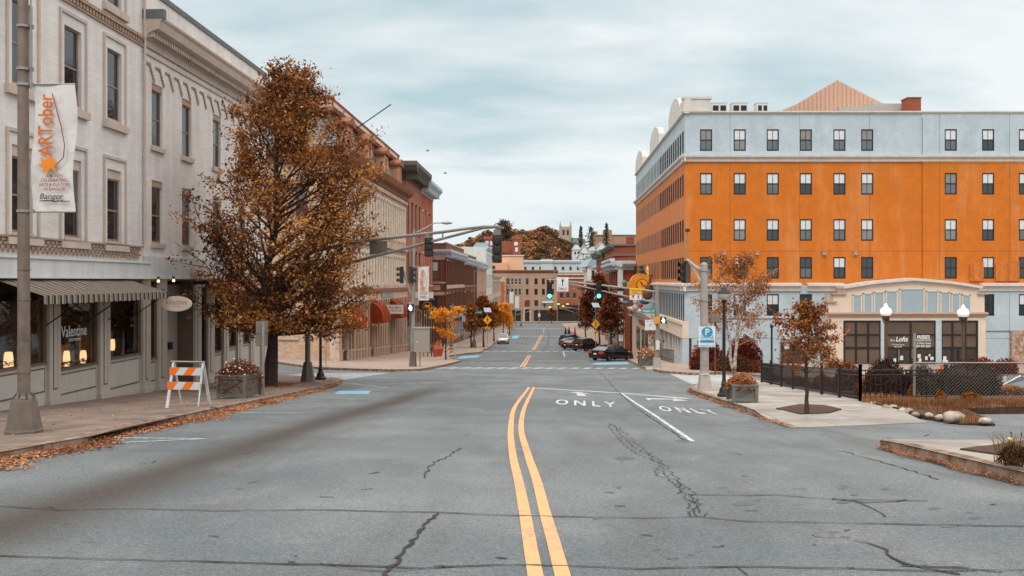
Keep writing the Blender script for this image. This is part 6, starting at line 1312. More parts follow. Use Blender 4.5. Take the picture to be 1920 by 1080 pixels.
# white globe lamps before the pavilion
for px, d, l_ in ((1661,47,'brown lamp post with a white globe cluster left of the lofts lettering'),(1806,47,'brown lamp post with a white globe cluster right of the pavilion doors')):
    x = fx(px,d); z = gz(x,d); r = thing('globe_lamp_post', l_, 'street lamp', (x,d,z), 0, 'white globe lamps by the pavilion'); zt_ = fz(592 if px == 1661 else 594,d)
    mb = MB(); mb.lathe((x,d,z), [(.2,0),(.2,.3),(.09,.5),(.085,zt_-z-.5),(.075,zt_-z-.3),(.17,zt_-z-.18),(.22,zt_-z-.02),(.22,zt_-z)], 10); mb.build('post', mat('brown_iron', c(96,72,60), .5, .2), r)
    for k in range(4): a = k*math.pi/2+.4; mb = MB(); mb.path([(x+.07*math.cos(a),d+.07*math.sin(a),zt_-.45),(x+.2*math.cos(a),d+.2*math.sin(a),zt_-.3),(x+.24*math.cos(a),d+.24*math.sin(a),zt_-.02)], .03, 6); mb.build('scroll_arm', mat('brown_iron', None), r)
    mb = MB(); mb.lathe((x,d,zt_), [(.2,0),(.29,.1),(.31,.24),(.26,.38),(.14,.46),(.1,.5),(.09,.58),(.02,.68)], 14); mb.build('globe', mat('white_globe', (.95,.95,.93), .3, var=0, emit=.25), r, smooth='auto')
# --- signs on posts
x, y, z = G(493.5,741,.14); r = thing('sign_post', 'galvanised post with two sign backs beside the flower planter', 'sign post', (x,y,z)); mb = MB(); mb.box(x-.035,x+.035,y-.02,y+.02,z,fz(603,y)); mb.build('post', M_gal, r)
for a, b, l in ((602,626,.0),(627,650,.0)):
    mb = MB(); mb.prism([(x-.26,y+.06,fz(b,y)),(x+.08,y+.22,fz(b,y)),(x+.08,y+.22,fz(a,y)),(x-.26,y+.06,fz(a,y))], (.01,-.02,0)); mb.build('sign_plate', M_sback, r)
x, y, z = G(611,688,.14); r = thing('do_not_enter_sign', 'red and white do not enter sign turned sideways before the stone building', 'sign', (x,y,z)); mb = MB(); mb.path([(x,y,z),(x+.02,y,fz(600,y))], .035, 6); mb.build('post', M_gal, r)
def disc(cx_,cy_,cz_,rx,rz,ang,th,n=20): dx, dy = math.cos(ang), math.sin(ang); return [(cx_+dx*rx*math.cos(t),cy_+dy*rx*math.cos(t),cz_+rz*math.sin(t)) for t in [2*math.pi*k/n for k in range(n)]]
cz_ = fz(608,y); mb = MB(); mb.prism(disc(x,y-.06,cz_,.5,.52,rad(-68),0), (-.03,-.012,0)); mb.build('disc', mat('red_sign_paint', c(175,60,50), .6), r)
mb = MB(); dx, dy = math.cos(rad(-68)), math.sin(rad(-68)); mb.add([(x+dx*a-.04,y-.06+dy*a-.016,cz_+b) for a, b in ((-.38,-.09),(.38,-.09),(.38,.09),(-.38,.09))], [(0,1,2,3)]); mb.text("DO NOT", (x-.04,y-.076,cz_+.18), (dx,dy,0), (0,0,1), .14, 0, .02, wid=.6); mb.text("ENTER", (x-.04,y-.076,cz_-.34), (dx,dy,0), (0,0,1), .14, 0, .02, wid=.55); mb.build('bar_and_lettering', M_let, r, recalc=False)
mb = MB(); mb.box(x-.3,x+.0,y-.05,y-.03,fz(632,y),fz(621,y)); mb.build('lower_plate', M_sgb, r)
def crossing(px, py, ty, cy, label):
    x, y, z = G(px,py,.14); r = thing('crosswalk_sign', label, 'sign', (x,y,z), 0, 'solar crosswalk signs'); mb = MB(); mb.path([(x,y,z),(x,y,fz(ty+6,y))], .04, 6); mb.build('post', M_gal, r)
    cz_ = fz(cy,y); s = 8.5/FPX*y; mb = MB(); mb.prism([(x-s,y-.06,cz_),(x,y-.06,cz_-s),(x+s,y-.06,cz_),(x,y-.06,cz_+s)], (0,-.03,0)); mb.build('diamond', M_ysig, r); mb = MB(); walker(mb, x, y-.1, cz_, s*1.1); mb.build('walking_figure', M_vis, r, recalc=False)
    mb = MB(); zz = fz(cy+15,y); mb.box(x-s*.55,x+s*.55,y-.1,y-.06,zz-s*.26,zz+s*.26); mb.build('arrow_plate', M_ysig, r); mb = MB(); mb.path([(x+s*.3,y-.12,zz+s*.12),(x-s*.3,y-.12,zz-s*.12)], .04, 4); mb.build('arrow', M_vis, r)
    mb = MB(); w = 6.5/FPX*y; zz = fz(ty+4,y); mb.add([(x-w-.1,y+.3,zz+w*.6),(x+w-.1,y+.3,zz+w*.6),(x+w+.1,y-.3,zz-w*.6),(x-w+.1,y-.3,zz-w*.6)]+[(x-w-.1,y+.34,zz+w*.6-.06),(x+w-.1,y+.34,zz+w*.6-.06),(x+w+.1,y-.26,zz-w*.6-.06),(x-w+.1,y-.26,zz-w*.6-.06)], [(0,1,2,3),(4,5,6,7),(0,1,5,4),(2,3,7,6)]); mb.build('solar_panel', mat('solar_panel', c(140,158,168), .25, var=.05, spec=.8), r)
crossing(914, 655, 577, 600, 'yellow diamond crosswalk sign with solar panel on the left sidewalk'); crossing(1117, 659, 568, 608, 'yellow diamond crosswalk sign with solar panel beside the parked cars')
def cobra(px, py, topy, arms, label, m=M_gal, r0=.13, base=True):
    x, y, z = G(px,py,.14); r = thing('street_light_pole', label, 'street light', (x,y,z)); mb = MB(); mb.path([(x,y,z),(x,y,fz(topy,y))], [r0,r0*.7], 8); mb.build('pole', m, r)
    for (ax, ay, bx_) in arms:
        mb = MB(); mb.path([(x,y,fz(topy+6,y)),pt((px+ax)/2,(topy+ay)/2+1,y),pt(ax,ay,y)], .06, 5); mb.build('arm', m, r); mb = MB(); mb.path([pt(ax,ay,y),pt((ax+bx_)/2,ay,y),pt(bx_,ay,y)], [.06,.14,.06], 6); mb.build('lamp_head', M_gal, r)
    if base: mb = MB(); oct_base(mb, x, y, z, .4, .27, 1.1, 6); mb.build('base', M_base, r)
    return r, (x,y,z)
cobra(889, 652, 505, [(904,503,917)], 'brown street light pole in front of the brown brick corner building', M_rust)
cobra(954, 618, 533, [(966,522,976),(948,534,944)], 'grey street light pole beside the golden tree near the far crossing', M_gal); cobra(977, 612, 548, [(986,541,991)], 'thin far street light pole beside the tan brick building'); cobra(1085, 612, 545, [(1078,541,1072)], 'grey street light pole behind the parked cars at the far right')
x, y, z = G(889,652,.14); pp = pt(896.5,585.5,y-.2); board('street_name_sign', *pp, 1.25, .42, mat('blue_teal_sign', c(60,120,140), .5), 'blue street name sign on the brown street light pole', lines=[("MAIN ST",0,-.12,.22,.95)], lm=M_let)
for px, l_ in ((959,'white banner left of the far golden tree pole'),(969.5,'second white banner right beside the far golden tree')):
    d = 170.; p_ = pt(px,558 if px < 960 else 567,d); board('street_banner', *p_, .75*d/FPX*10, 2.3 if px < 960 else 2.4, M_sgw, l_, 'banner', th=.04)
# far signals
def farsig(px, top, bot, armx, army, heads, label):
    x, y, z = G(px,bot,.14); r = thing('traffic_mast_pole', label, 'traffic mast', (x,y,z)); mb = MB(); mb.path([(x,y,z),(x,y,fz(top,y))], .16, 6); mb.build('pole', M_gal, r); mb = MB(); mb.path([pt(px,army+9,y),pt((px+armx)/2,army+3,y),pt(armx,army,y)], .09, 5); mb.path([pt(px,army+17,y),pt((px+armx)/2,army+8,y),pt(armx,army+1,y)], .08, 5); mb.build('arm', M_gal, r)
    for (hx, hy, lit, l2) in heads:
        pp = pt(hx,hy,y); rr = thing('traffic_signal', l2, 'traffic signal', (pp[0],pp[1],pp[2]-1.2)); head(rr, (pp[0],pp[1]-.2,pp[2]), VW, lit, 1.5)
        if lit: mb = MB(); mb.lathe((pp[0],pp[1]-.55,pp[2]-.95), [(.05,0),(.3,.15),(.3,.35),(.05,.5)], 10); mb.build('lit_lens', lit, rr)
farsig(1085, 560, 611, 1026, 571, [(1047,566,M_amber,'far traffic signal showing amber, left one on the far right arm'),(1064,566,M_amber,'far traffic signal showing amber nearest the far right pole'),(1056,570,M_amber,'far traffic signal showing amber between the other two')], 'far traffic mast at the right end of the street')
farsig(966, 575, 611, 1030, 574, [(1021,568,None,'dark far traffic signal at the tip of the far left arm'),(1031,572,M_amber,'amber lit far traffic signal in the middle of the crossing')], 'far traffic mast at the left end of the street')
x, y, z = G(1011,607,.14); r = thing('signal_post', 'short grey signal post standing before the tan brick building', 'post', (x,y,z)); mb = MB(); mb.path([(x,y,z),(x,y,fz(580,y))], .2, 6); mb.build('pole', M_gal, r); mb = MB(); mb.box(x-.4,x+.4,y-.4,y-.1,fz(594,y),fz(588,y)); mb.build('box', M_sgw, r)
# --- barricades
def barricade(px, py, k, rot, label):
    x, y, z = G(px,py,.14); r = thing('barricade', label, 'barricade', (x,y,z), rot, 'orange and white street barricades'); ca, sa = math.cos(rot), math.sin(rot)
    L_ = lambda a, b, e: (x+(a*ca-b*sa)*k, y+(a*sa+b*ca)*k, z+e*k)
    for s_ in (-.42,.40):
        for b0, nm in ((-.33,'front_leg'),(.33,'rear_leg')):
            mb = MB(); mb.prism([L_(s_+(-.03 if s_ < 0 else .03)*(1 if b0 < 0 else -1),b0,0),L_(s_+.05,b0,0),L_(s_+.03,0,1.18),L_(s_-.02,0,1.18)], tuple((L_(0,.03,0)[i]-L_(0,0,0)[i]) for i in range(3))); mb.build('leg', mat('barricade_white', c(196,198,200), .6, var=.06), r)
    for e in (.92,.56):
        b0 = -.33*(1-e/1.18)-.04; mb = MB(); n = 4; w = .9/n
        for i in range(-1, n+1):
            a0, a1 = max(-.46,-.46+i*w), min(.44,-.46+(i+1)*w); 
        for i in range(8):
            a0, a1 = -.46+i*.1125, -.46+(i+1)*.1125; m_ = 0 if (i//2) % 2 == 0 else 1; sh = .07
            q = [(max(-.46,a0-sh) if i else -.46,e-.1),(min(.44,a1-sh) if i < 7 else .44,e-.1),(min(.44,a1+sh) if i < 7 else .44,e+.1),(max(-.46,a0+sh) if i else -.46,e+.1)]
            mb.add([L_(a,b0,h) for a, h in q], [(0,1,2,3)], m_)
        mb.add([L_(a,b0+.02,h) for a, h in ((-.46,e-.1),(.44,e-.1),(.44,e+.1),(-.46,e+.1))], [(0,1,2,3)], 1)
        mb.build('striped_board', [mat('safety_orange', c(226,112,38), .5, var=.04), mat('barricade_white', None)], r, recalc=False)
    mb = MB(); mb.path([L_(-.48,0,1.16),L_(.46,0,1.16)], .025*k, 6); mb.build('hinge_rod', M_gal, r)
barricade(353, 762, .98, rad(-8), 'orange and white striped folding barricade on the near left sidewalk'); barricade(843, 672, 1.15, rad(10), 'small orange and white barricade beside the yellow sapling')
# --- planters (boxes; plants come later)
def planter(px, py, wpx, hpx, label, rot=0.):
    x, y, z = G(px,py,.14); w = wpx/FPX*y; h = hpx/FPX*y; r = thing('planter_box', label, 'planter', (x,y+w*.5,z), rot); y += w*.5; ca, sa = math.cos(rot), math.sin(rot)
    def bx(mb, a0,a1,b0,b1,z0,z1): mb.add([(x+a*ca-b*sa,y+a*sa+b*ca,zz) for zz in (z0,z1) for a, b in ((a0,b0),(a1,b0),(a1,b1),(a0,b1))], [(0,3,2,1),(4,5,6,7),(0,1,5,4),(1,2,6,5),(2,3,7,6),(3,0,4,7)])
    mp = mat('grey_green_wood', c(108,107,100), .8, var=.12, vs=4, streak=.12); mb = MB(); bx(mb, -w/2+.03,w/2-.03,-w/2+.03,w/2-.03,z+.03,z+h-.04); P0 = mb.build('box', mp, r)
    mb = MB()
    for a, b in ((-1,-1),(1,-1),(1,1),(-1,1)): bx(mb, a*(w/2)-.04,a*(w/2)+.04,b*(w/2)-.04,b*(w/2)+.04,z,z+h)
    for b in (-1,1): bx(mb, -w/2+.04,w/2-.04,b*w/2-.02,b*w/2+.02,z+h-.1,z+h-.02); bx(mb, -w/2+.04,w/2-.04,b*w/2-.02,b*w/2+.02,z+.03,z+.12); bx(mb, b*w/2-.02,b*w/2+.02,-w/2+.04,w/2-.04,z+h-.1,z+h-.02)
    mb.build('trim', mp, r); mb = MB(); bx(mb, -w/2-.05,w/2+.05,-w/2-.05,w/2+.05,z+h-.02,z+h+.025); mb.build('rim', mp, r)
    mb = MB(); t = .035; f = lambda a, e: (x+a*ca+(w/2+.005)*sa, y+a*sa-(w/2+.005)*ca, e); mb.add([f(-w/2+.05,z+.12),f(-w/2+.13,z+.12),f(w/2-.05,z+h-.1),f(w/2-.13,z+h-.1)], [(0,1,2,3)]); mb.build('diagonal_brace', mat('dark_brace', c(92,92,84), .8), r, recalc=False)
    return (x,y,z+h,w)
PL1 = planter(1397, 755, 43, 32, 'grey wooden planter box with orange flowers beside the near right lamp post'); PL2 = planter(440, 747, 56, 42, 'grey planter box with white and red flowers on the left sidewalk', rad(-14)); PL3 = planter(1212, 686, 23, 20, 'grey planter box near the mast base at the far right corner')
# --- fences
def fence_run(a, b, H, label, name='iron_fence'):
    r = thing(name, label, 'fence', (a[0],a[1],gz(*a)+.14)); l = math.hypot(b[0]-a[0],b[1]-a[1]); n = max(1,round(l/2.0)); base = lambda t: (a[0]+(b[0]-a[0])*t, a[1]+(b[1]-a[1])*t, gz(a[0]+(b[0]-a[0])*t,a[1]+(b[1]-a[1])*t)+.13)
    for i in range(n+1): q = base(i/n); mb = MB(); mb.box(q[0]-.035,q[0]+.035,q[1]-.035,q[1]+.035,q[2],q[2]+H+.1); mb.box(q[0]-.045,q[0]+.045,q[1]-.045,q[1]+.045,q[2]+H+.1,q[2]+H+.13); mb.build('post', M_blk, r)
    for i in range(n):
        mb = MB(); m = 17
        for j in range(1,m): q = base((i+j/m)/n); mb.box(q[0]-.009,q[0]+.009,q[1]-.009,q[1]+.009,q[2]+.05,q[2]+H)
        for h in (.12,H-.16,H-.03): q0, q1 = base(i/n), base((i+1)/n); mb.path([(q0[0],q0[1],q0[2]+h),(q1[0],q1[1],q1[2]+h)], .018, 4)
        mb.build('railing_panel', M_blk, r)
fence_run(g2(1428,723), g2(1613,762), .88, 'long black iron fence running along the right sidewalk'); fence_run(g2(1613,762), (12.2,24.0), .88, 'short black iron fence panel before the clipped bush')
a = (11.25,23.9); b = (16.2,23.7); r = thing('chain_link_fence', 'grey chain link fence in front of the brown bushes at the right edge', 'fence', (a[0],a[1],gz(*a)))
H = 1.14; zA = gz(*a)+.05
for x, hh in ((11.25,1.95),(14.5,1.14),(16.2,1.14)): mb = MB(); mb.path([(x,23.85,zA),(x,23.85,zA+hh)], .035 if hh < 1.5 else .042, 8); mb.build('post', M_gal, r)
mb = MB(); mb.path([(11.25,23.83,zA+H),(16.2,23.83,zA+H)], .022, 6); mb.build('top_rail', M_gal, r); mb = MB(); s_ = .1
for dr in (1,-1):
    x = 11.25-H
    while x < 16.2+H:
        x0, x1 = x, x+H; z0, z1 = 0, H
        if dr < 0: z0, z1 = H, 0
        def cl_(t): return x0+(x1-x0)*t, z0+(z1-z0)*t
        t0 = max(0,(11.27-x0)/H); t1 = min(1,(16.2-x0)/H)
        if t1 > t0+.02: p0, p1 = cl_(t0), cl_(t1); mb.path([(p0[0],23.84+.004*dr,zA+.03+p0[1]),(p1[0],23.84+.004*dr,zA+.03+p1[1])], (.005), 3, caps=False)
        x += s_
for k in range(49): x = 11.29+k*.1; mb.path([(x,23.84,zA+H),(x+.0,23.84,zA+H+.035)], (.005), 3, caps=False)
mb.build('wire_mesh', mat('wire_grey', c(104,102,98), .6, .2), r, recalc=False)
x, y, z = G(1878,757,.05); y -= .5; x = fx(1878,y); r = thing('warning_sign', 'white notice on a green post in front of the chain link fence', 'sign', (x,y,z)); mb = MB(); mb.box(x-.03,x+.03,y,y+.03,z,fz(708,y)); mb.build('post', mat('green_post', c(60,84,72), .6), r)
mb = MB(); w = 18/FPX*y/2; mb.box(x-w,x+w,y-.02,y-.001,fz(731,y),fz(706,y)); mb.build('board', M_sgw, r); mb = MB(); yy = y-.026
for s_, py_, w_ in (("PRIVATE",711,.2),("PARKING",715,.2),("LOT",719,.1)): mb.text(s_, (x,yy,fz(py_,y)), (1,0,0), (0,0,1), .04, 0, .01, wid=w_)
mb.build('lettering', mat('red_sign_paint', None), r, recalc=False); mb = MB()
for s_, py_, w_ in (("UNAUTHORIZED",725,.2),("CARS TOWED",729,.18)): mb.text(s_, (x,yy,fz(py_,y)), (1,0,0), (0,0,1), .03, 0, .01, wid=w_)
mb.build('small_lettering', M_vis, r, recalc=False)
x, y, z = G(1450,727,0); r = thing('sign_post', 'slim grey post behind the iron fence left of the young tree', 'post', (x,y,z)); 
mb = MB(); mb.path([(fx(1447,y+8),y+8,gz(10,y+8)),(fx(1447,y+8),y+8,fz(614,y+8))], .05, 6); mb.lathe((fx(1447,y+8),y+8,fz(614,y+8)), [(.1,0),(.1,.1),(.04,.14)], 8); mb.build('pole', M_dark, r)
pp = (fx(1341,50),50.,fz(622,50)); r = thing('shoebox_lamp', 'grey shoebox lamp on a post behind the birch tree', 'street light', (pp[0],50,gz(12,50))); mb = MB(); mb.path([(pp[0],50,gz(12,50)),(pp[0],50,fz(603,50))], .05, 6); mb.build('post', mat('brown_iron', None), r); mb = MB(); mb.box(pp[0]-.25,pp[0]+.25,49.8,50.2,fz(603,50),fz(590,50)); mb.build('lamp_head', M_sback, r)
# ================================================================ vehicles
def loft(mb, st, ring, m=None):
    n = len(ring(st[0])); vs = []; 
    for s_ in st: vs += ring(s_)
    mb.add(vs, [(i*n+k,i*n+(k+1)%n,(i+1)*n+(k+1)%n,(i+1)*n+k) for i in range(len(st)-1) for k in range(n)]+[tuple(range(n)), tuple(range((len(st)-1)*n,len(st)*n))], m)
def car(name, label, cat, loc, heading, L_, Wd, kind, paint, rear_light=True, group=None, plate=True):
    """local x forward"""
    r = thing(name, label, cat, (0,0,0), 0, group); h = Wd/2; s = L_/4.7
    if kind == 'sedan': st = [(-2.35,.42,.80,.80),(-2.30,.28,.96,.90),(-1.9,.22,1.02,.97),(-1.2,.2,.99,1),(0,.2,.95,1),(.9,.2,.93,1),(1.6,.22,.86,.97),(2.1,.25,.76,.90),(2.3,.32,.62,.80),(2.36,.4,.5,.66)]; gh = [(-1.95,.98),(-1.1,1.40),(-.3,1.46),(.35,1.42),(1.25,.93)]
    else: st = [(-2.3,.5,.95,.85),(-2.28,.32,1.08,.93),(-1.9,.28,1.12,.99),(-1,.26,1.10,1),(0,.26,1.08,1),(.9,.26,1.06,1),(1.6,.28,1.02,.98),(2.1,.3,.92,.93),(2.28,.4,.78,.84),(2.33,.48,.6,.72)]; gh = [(-2.2,1.08),(-1.95,1.62),(-.8,1.72),(.2,1.70),(1.15,1.06)]
    def ring(q):
        x, z0, z1, w = q; w *= h; x *= s; m_ = (z0+z1)/2
        half = [(0,z0),(w*.86,z0),(w*.97,z0+.1),(w*1.0,m_),(w*.97,z1-.1),(w*.86,z1-.015),(w*.4,z1+.02)]
        return [(x,a,b) for a, b in half]+[(x,-a,b) for a, b in reversed(half[1:])]
    mb = MB(); loft(mb, st, ring); B_ = mb.build('body', paint, r, smooth='auto')
    zb = gh[0][1]; 
    def gring(q):
        x, z = q; x *= s; f = (z-zb)/(gh[2][1]-zb); w = h*(.90-.24*max(0,f)); b = zb-.12
        return [(x,h*.9,b),(x,w,z),(x,w*.5,z+.015),(x,-w*.5,z+.015),(x,-w,z),(x,-h*.9,b)]
    mb = MB(); g2_ = [(gh[0][0],gh[0][1]+.01)]+gh[1:4]+[(gh[4][0],gh[4][1]+.01)]; loft(mb, g2_, gring); mb.build('windows', mat('car_glass', c(52,58,62), .05, var=0, spec=1.), r, smooth='auto')
    mb = MB(); zr = gh[2][1]; w = h*.66
    def rr_(q): x, z, ww_ = q; return [(x*s,ww_,z-.02),(x*s,ww_*.6,z+.028),(x*s,-ww_*.6,z+.028),(x*s,-ww_,z-.02)]
    loft(mb, [(gh[1][0]-.06,gh[1][1],h*.68),(gh[1][0]+.25,gh[1][1]+.03,h*.68),(gh[2][0],gh[2][1]+.01,h*.67),(gh[3][0],gh[3][1]+.01,h*.68),(gh[3][0]+.1,gh[3][1]-.03,h*.68)], rr_); mb.build('roof', paint, r, smooth='auto')
    for sd in (-1,1):
        mb = MB()
        for (p0, p1) in ((gh[0],gh[1]),(gh[4],gh[3])):
            mb = MB(); mb.path([(p0[0]*s,sd*h*.885,p0[1]-.02),(p1[0]*s,sd*h*.69,p1[1])], .045, 5); mb.build('pillar', paint, r)
        mb = MB(); mb.path([(-.35*s,sd*h*.90,zb),(-.35*s,sd*h*.68,zr)], .04, 5)
        mb.build('pillar', paint, r); mb = MB()
        if kind != 'sedan': mb.path([(-1.25*s,sd*h*.90,zb),(-1.3*s,sd*h*.69,zr-.06)], .06, 5); mb.build('pillar', paint, r)
    for sd in (-1,1):
        for wx in (-1.38,1.42):
            R_ = .33 if kind == 'sedan' else .37; W_ = []
            mb = MB(); n = 18; prof = [(R_*.62,.0),(R_*.9,.0),(R_,.04),(R_,.18),(R_*.9,.22),(R_*.5,.22)]; vs = []
            for rr0, o in prof: vs += [(wx*s+rr0*math.cos(2*math.pi*k/n), sd*(h*1.005-o), R_+rr0*math.sin(2*math.pi*k/n)) for k in range(n)]
            mb.add(vs, [(i*n+k,i*n+(k+1)%n,(i+1)*n+(k+1)%n,(i+1)*n+k) for i in range(len(prof)-1) for k in range(n)]); ty = mb.build('wheel', mat('tyre', c(34,33,33), .9), r, recalc=True)
            mb = MB(); mb.add([(wx*s+R_*.62*math.cos(2*math.pi*k/n), sd*(h*1.005-.03), R_+R_*.62*math.sin(2*math.pi*k/n)) for k in range(n)]+[(wx*s,sd*(h*1.005-.015),R_)], [(k,(k+1)%n,n) for k in range(n)]); mb.build('rim', mat('alloy_rim', c(120,118,116), .4, .6, var=.3, vs=30), ty)
            mb = MB(); vs = []
            for rr0 in (R_*1.0,R_*1.17): vs += [(wx*s+rr0*math.cos(math.pi*k/12-.15+.3*0), sd*(h*1.004), R_+rr0*math.sin(math.pi*k/12)) for k in range(13)]
            mb.add(vs, [(k,k+1,14+k,13+k) for k in range(12)]); mb.build('wheel_arch', M_vis, r, recalc=False)
        mb = MB(); x0 = st[0][0]*s; zt_ = st[1][2]; mb.box(x0-.012,x0+.28,sd*h*.45 if sd > 0 else -h*.93,sd*h*.93 if sd > 0 else -h*.45,zt_-.24,zt_-.08); mb.build('tail_light', mat('tail_red', c(190,50,38), .3, emit=.12), r)
        mb = MB(); xf_ = st[-2][0]*s; mb.box(xf_-.22,xf_+.035,(h*.5 if sd > 0 else -h*.86),(h*.86 if sd > 0 else -h*.5),st[-2][2]-.1,st[-2][2]+.06); mb.build('headlight', mat('headlight_glass', c(210,214,216), .15, spec=1), r)
        mb = MB(); mb.box(.85*s,1.0*s,sd*h*1.0 if sd > 0 else -h*1.18,sd*h*1.18 if sd > 0 else -h*1.0,zb+.0,zb+.14); mb.build('mirror', paint, r)
    mb = MB(); xf_ = st[-1][0]*s; mb.box(xf_-.1,xf_+.015,-h*.5,h*.5,.46,.62); mb.box(xf_-.15,xf_+.01,-h*.62,h*.62,.24,.36); mb.build('grille', M_vis, r)
    mb = MB(); x0 = st[0][0]*s; mb.box(x0-.02,x0+.1,-h*.75,h*.75,.28,.42); mb.build('rear_bumper_insert', M_vis, r)
    mb = MB(); mb.box(x0-.035,x0-.0,-.17,.17,.62 if kind == 'sedan' else .8,.74 if kind == 'sedan' else .92); mb.build('number_plate', M_sgw, r)
    mb = MB(); mb.path([(-.9*s,0,zr),(-1.05*s,0,zr+.12)], .03, 5); mb.build('aerial', M_vis, r)
    g = gz(loc[0],loc[1]); r.location = (loc[0],loc[1],g); r.rotation_euler = (0,-math.atan((gz(loc[0]+math.cos(heading),loc[1]+math.sin(heading))-g)) ,heading); return r
def paint(name, col, rough=.22): return mat(name, col, rough, .1, var=.03, spec=.7)
P_blk = paint('black_paint_car', c(26,24,26)); P_dk = paint('dark_grey_paint', c(40,42,46)); P_red = paint('dark_maroon_paint', c(58,40,42)); P_whc = paint('white_car_paint', c(200,204,208)); P_brn = paint('charcoal_paint', c(34,30,32))
hd = rad(44)
car('parked_sedan', 'black sedan angle parked nearest on the right side of the street', 'car', (9.25,79.3), hd, 4.75, 1.84, 'sedan', P_blk, group='cars angle parked on the right')
car('parked_suv', 'dark estate car with raised roof parked right behind the black sedan', 'car', (9.9,113.5), rad(50), 4.6, 1.86, 'suv', P_brn, group='cars angle parked on the right')
car('parked_sedan', 'dark grey sedan parked third from the front, left of the dark estate car', 'car', (9.0,121.5), rad(48), 4.7, 1.82, 'sedan', P_dk, group='cars angle parked on the right')
car('parked_sedan', 'silver trimmed dark sedan fourth in the row of angle parked cars', 'car', (9.3,132.5), rad(48), 4.7, 1.82, 'sedan', P_dk, group='cars angle parked on the right')
car('parked_suv', 'maroon estate car parked farthest in the angle parked row', 'car', (9.8,141), rad(48), 4.7, 1.86, 'suv', P_red, group='cars angle parked on the right')
car('parked_suv', 'white estate car facing the camera at the left kerb', 'car', (-1.5,146.), rad(-91), 4.6, 1.86, 'suv', P_whc)
car('parked_hatchback', 'white car partly hidden behind the chain link fence and bushes', 'car', (fx(1785,38),38.), rad(195), 4.3, 1.75, 'sedan', P_whc) ; car('parked_hatchback', 'pale car at the right edge behind the chain link fence', 'car', (fx(1945,36),36), rad(185), 4.3, 1.75, 'sedan', paint('silver_car', c(150,156,160)))
# cafe umbrellas, pots
for px, yb, yt, m_, l_ in ((1078,645,612,mat('red_canvas_b', c(170,62,44), .8),'furled red patio umbrella behind the parked cars'),(1067,640,612,M_blk,'furled black patio umbrella left of the red one'),(1060.5,640,614,M_blk,'shorter furled black patio umbrella, leftmost of the three'),(1099.5,650,631,mat('orange_flag', c(226,130,60), .8),'small orange furled umbrella above the dark estate car')):
    x, y, z = G(px,yb,.14); y = min(y,152); x = fx(px,y); z = gz(x,y)+.1; zt_ = fz(yt,y); r = thing('patio_umbrella', l_, 'umbrella', (x,y,z), 0, 'furled umbrellas on the right sidewalk'); mb = MB(); mb.lathe((x,y,z), [(.25,0),(.25,.06),(.03,.08),(.03,1.2)], 8); mb.build('pole', M_dark, r); mb = MB(); mb.lathe((x,y,z), [(.1,1.0),(.26,1.25),(.22,(zt_-z)*.6),(.08,(zt_-z)*.92),(.02,zt_-z)], 8); mb.build('folded_canopy', m_, r)
for px, py, l_ in ((817,669,'terracotta pot with orange plants on the left sidewalk'),(825,668,'terracotta pot beside the first one, right of it')):
    x, y, z = G(px,py,.14); r = thing('flower_pot', l_, 'flower pot', (x,y,z), 0, 'terracotta pots left'); mb = MB(); mb.lathe((x,y,z), [(.2,0),(.32,.7),(.36,.72),(.36,.82),(.28,.82)], 10); mb.build('pot', mat('terracotta', c(178,84,54), .8), r)
    mb = MB()
    for k in range(5): a = k*1.3; mb.path([(x+.1*math.cos(a),y+.1*math.sin(a),z+.75),(x+.16*math.cos(a),y+.16*math.sin(a),z+1.3+.4*R.random())], [.08,.03], 5)
    mb.build('plant', mat('orange_stems', c(210,130,90), .8), r)
# cafe chairs and boards on the left sidewalk
for px, py in ((798,668),(806,669),(812,667)):
    x, y, z = G(px,py,.14); r = thing('cafe_chair', {798:'brown cafe chair nearest the signal pole base',806:'middle brown cafe chair left of the pots',812:'brown cafe chair closest to the terracotta pots'}[px], 'chair', (x,y,z), 0, 'cafe chairs on the left sidewalk'); m_ = mat('chair_brown', c(104,62,44), .7)
    mb = MB(); mb.box(x-.22,x+.22,y-.22,y+.22,z+.44,z+.48); mb.build('seat', m_, r); mb = MB(); mb.box(x-.22,x+.22,y+.19,y+.22,z+.55,z+.92); mb.build('backrest', m_, r)
    for a in (-.2,.2):
        for b in (-.2,.2): mb = MB(); mb.path([(x+a,y+b,z),(x+a,y+b,z+.44 if b < 0 else z+.92)], .02, 4); mb.build('leg', m_, r)
d = 106.; pp = pt(801,571,d); r = board('arched_shop_sign', *pp, 2.0, 1.3, M_blk, 'black shop sign with a gold arch on the left row', lines=[("GALLERY",0,-.45,.2,1.3)], lm=mat('gold_paint', c(196,140,80), .5))
mb = MB(); mb.path([(pp[0]+.55*math.cos(t),pp[1]-.07,pp[2]-.15+.45*math.sin(t)) for t in [k*math.pi/8 for k in range(9)]], .05, 5); mb.build('arch', mat('gold_paint', None), r)
for (px, py, w, h, d, l_) in ((792,553,2.6,.7,100,'pale projecting sign above the black arched sign'),(875,594,1.6,1.6,150,'white tilted shop sign in the brown brick row'),(1170,619,1.6,.8,118,'white hanging shop sign beyond the museum shop front'),(1124,601,1.0,1.3,180,'pale sign board beyond the maroon tree')): p_ = pt(px,py,d); board('shop_sign', *p_, w, h, M_sgw, l_)
pp = pt(1180,612,112); board('blue_banner', *pp, .8, 1.3, mat('blue_cloth', c(70,140,170), .8), 'blue cloth banner hanging near the museum shop front', 'banner')
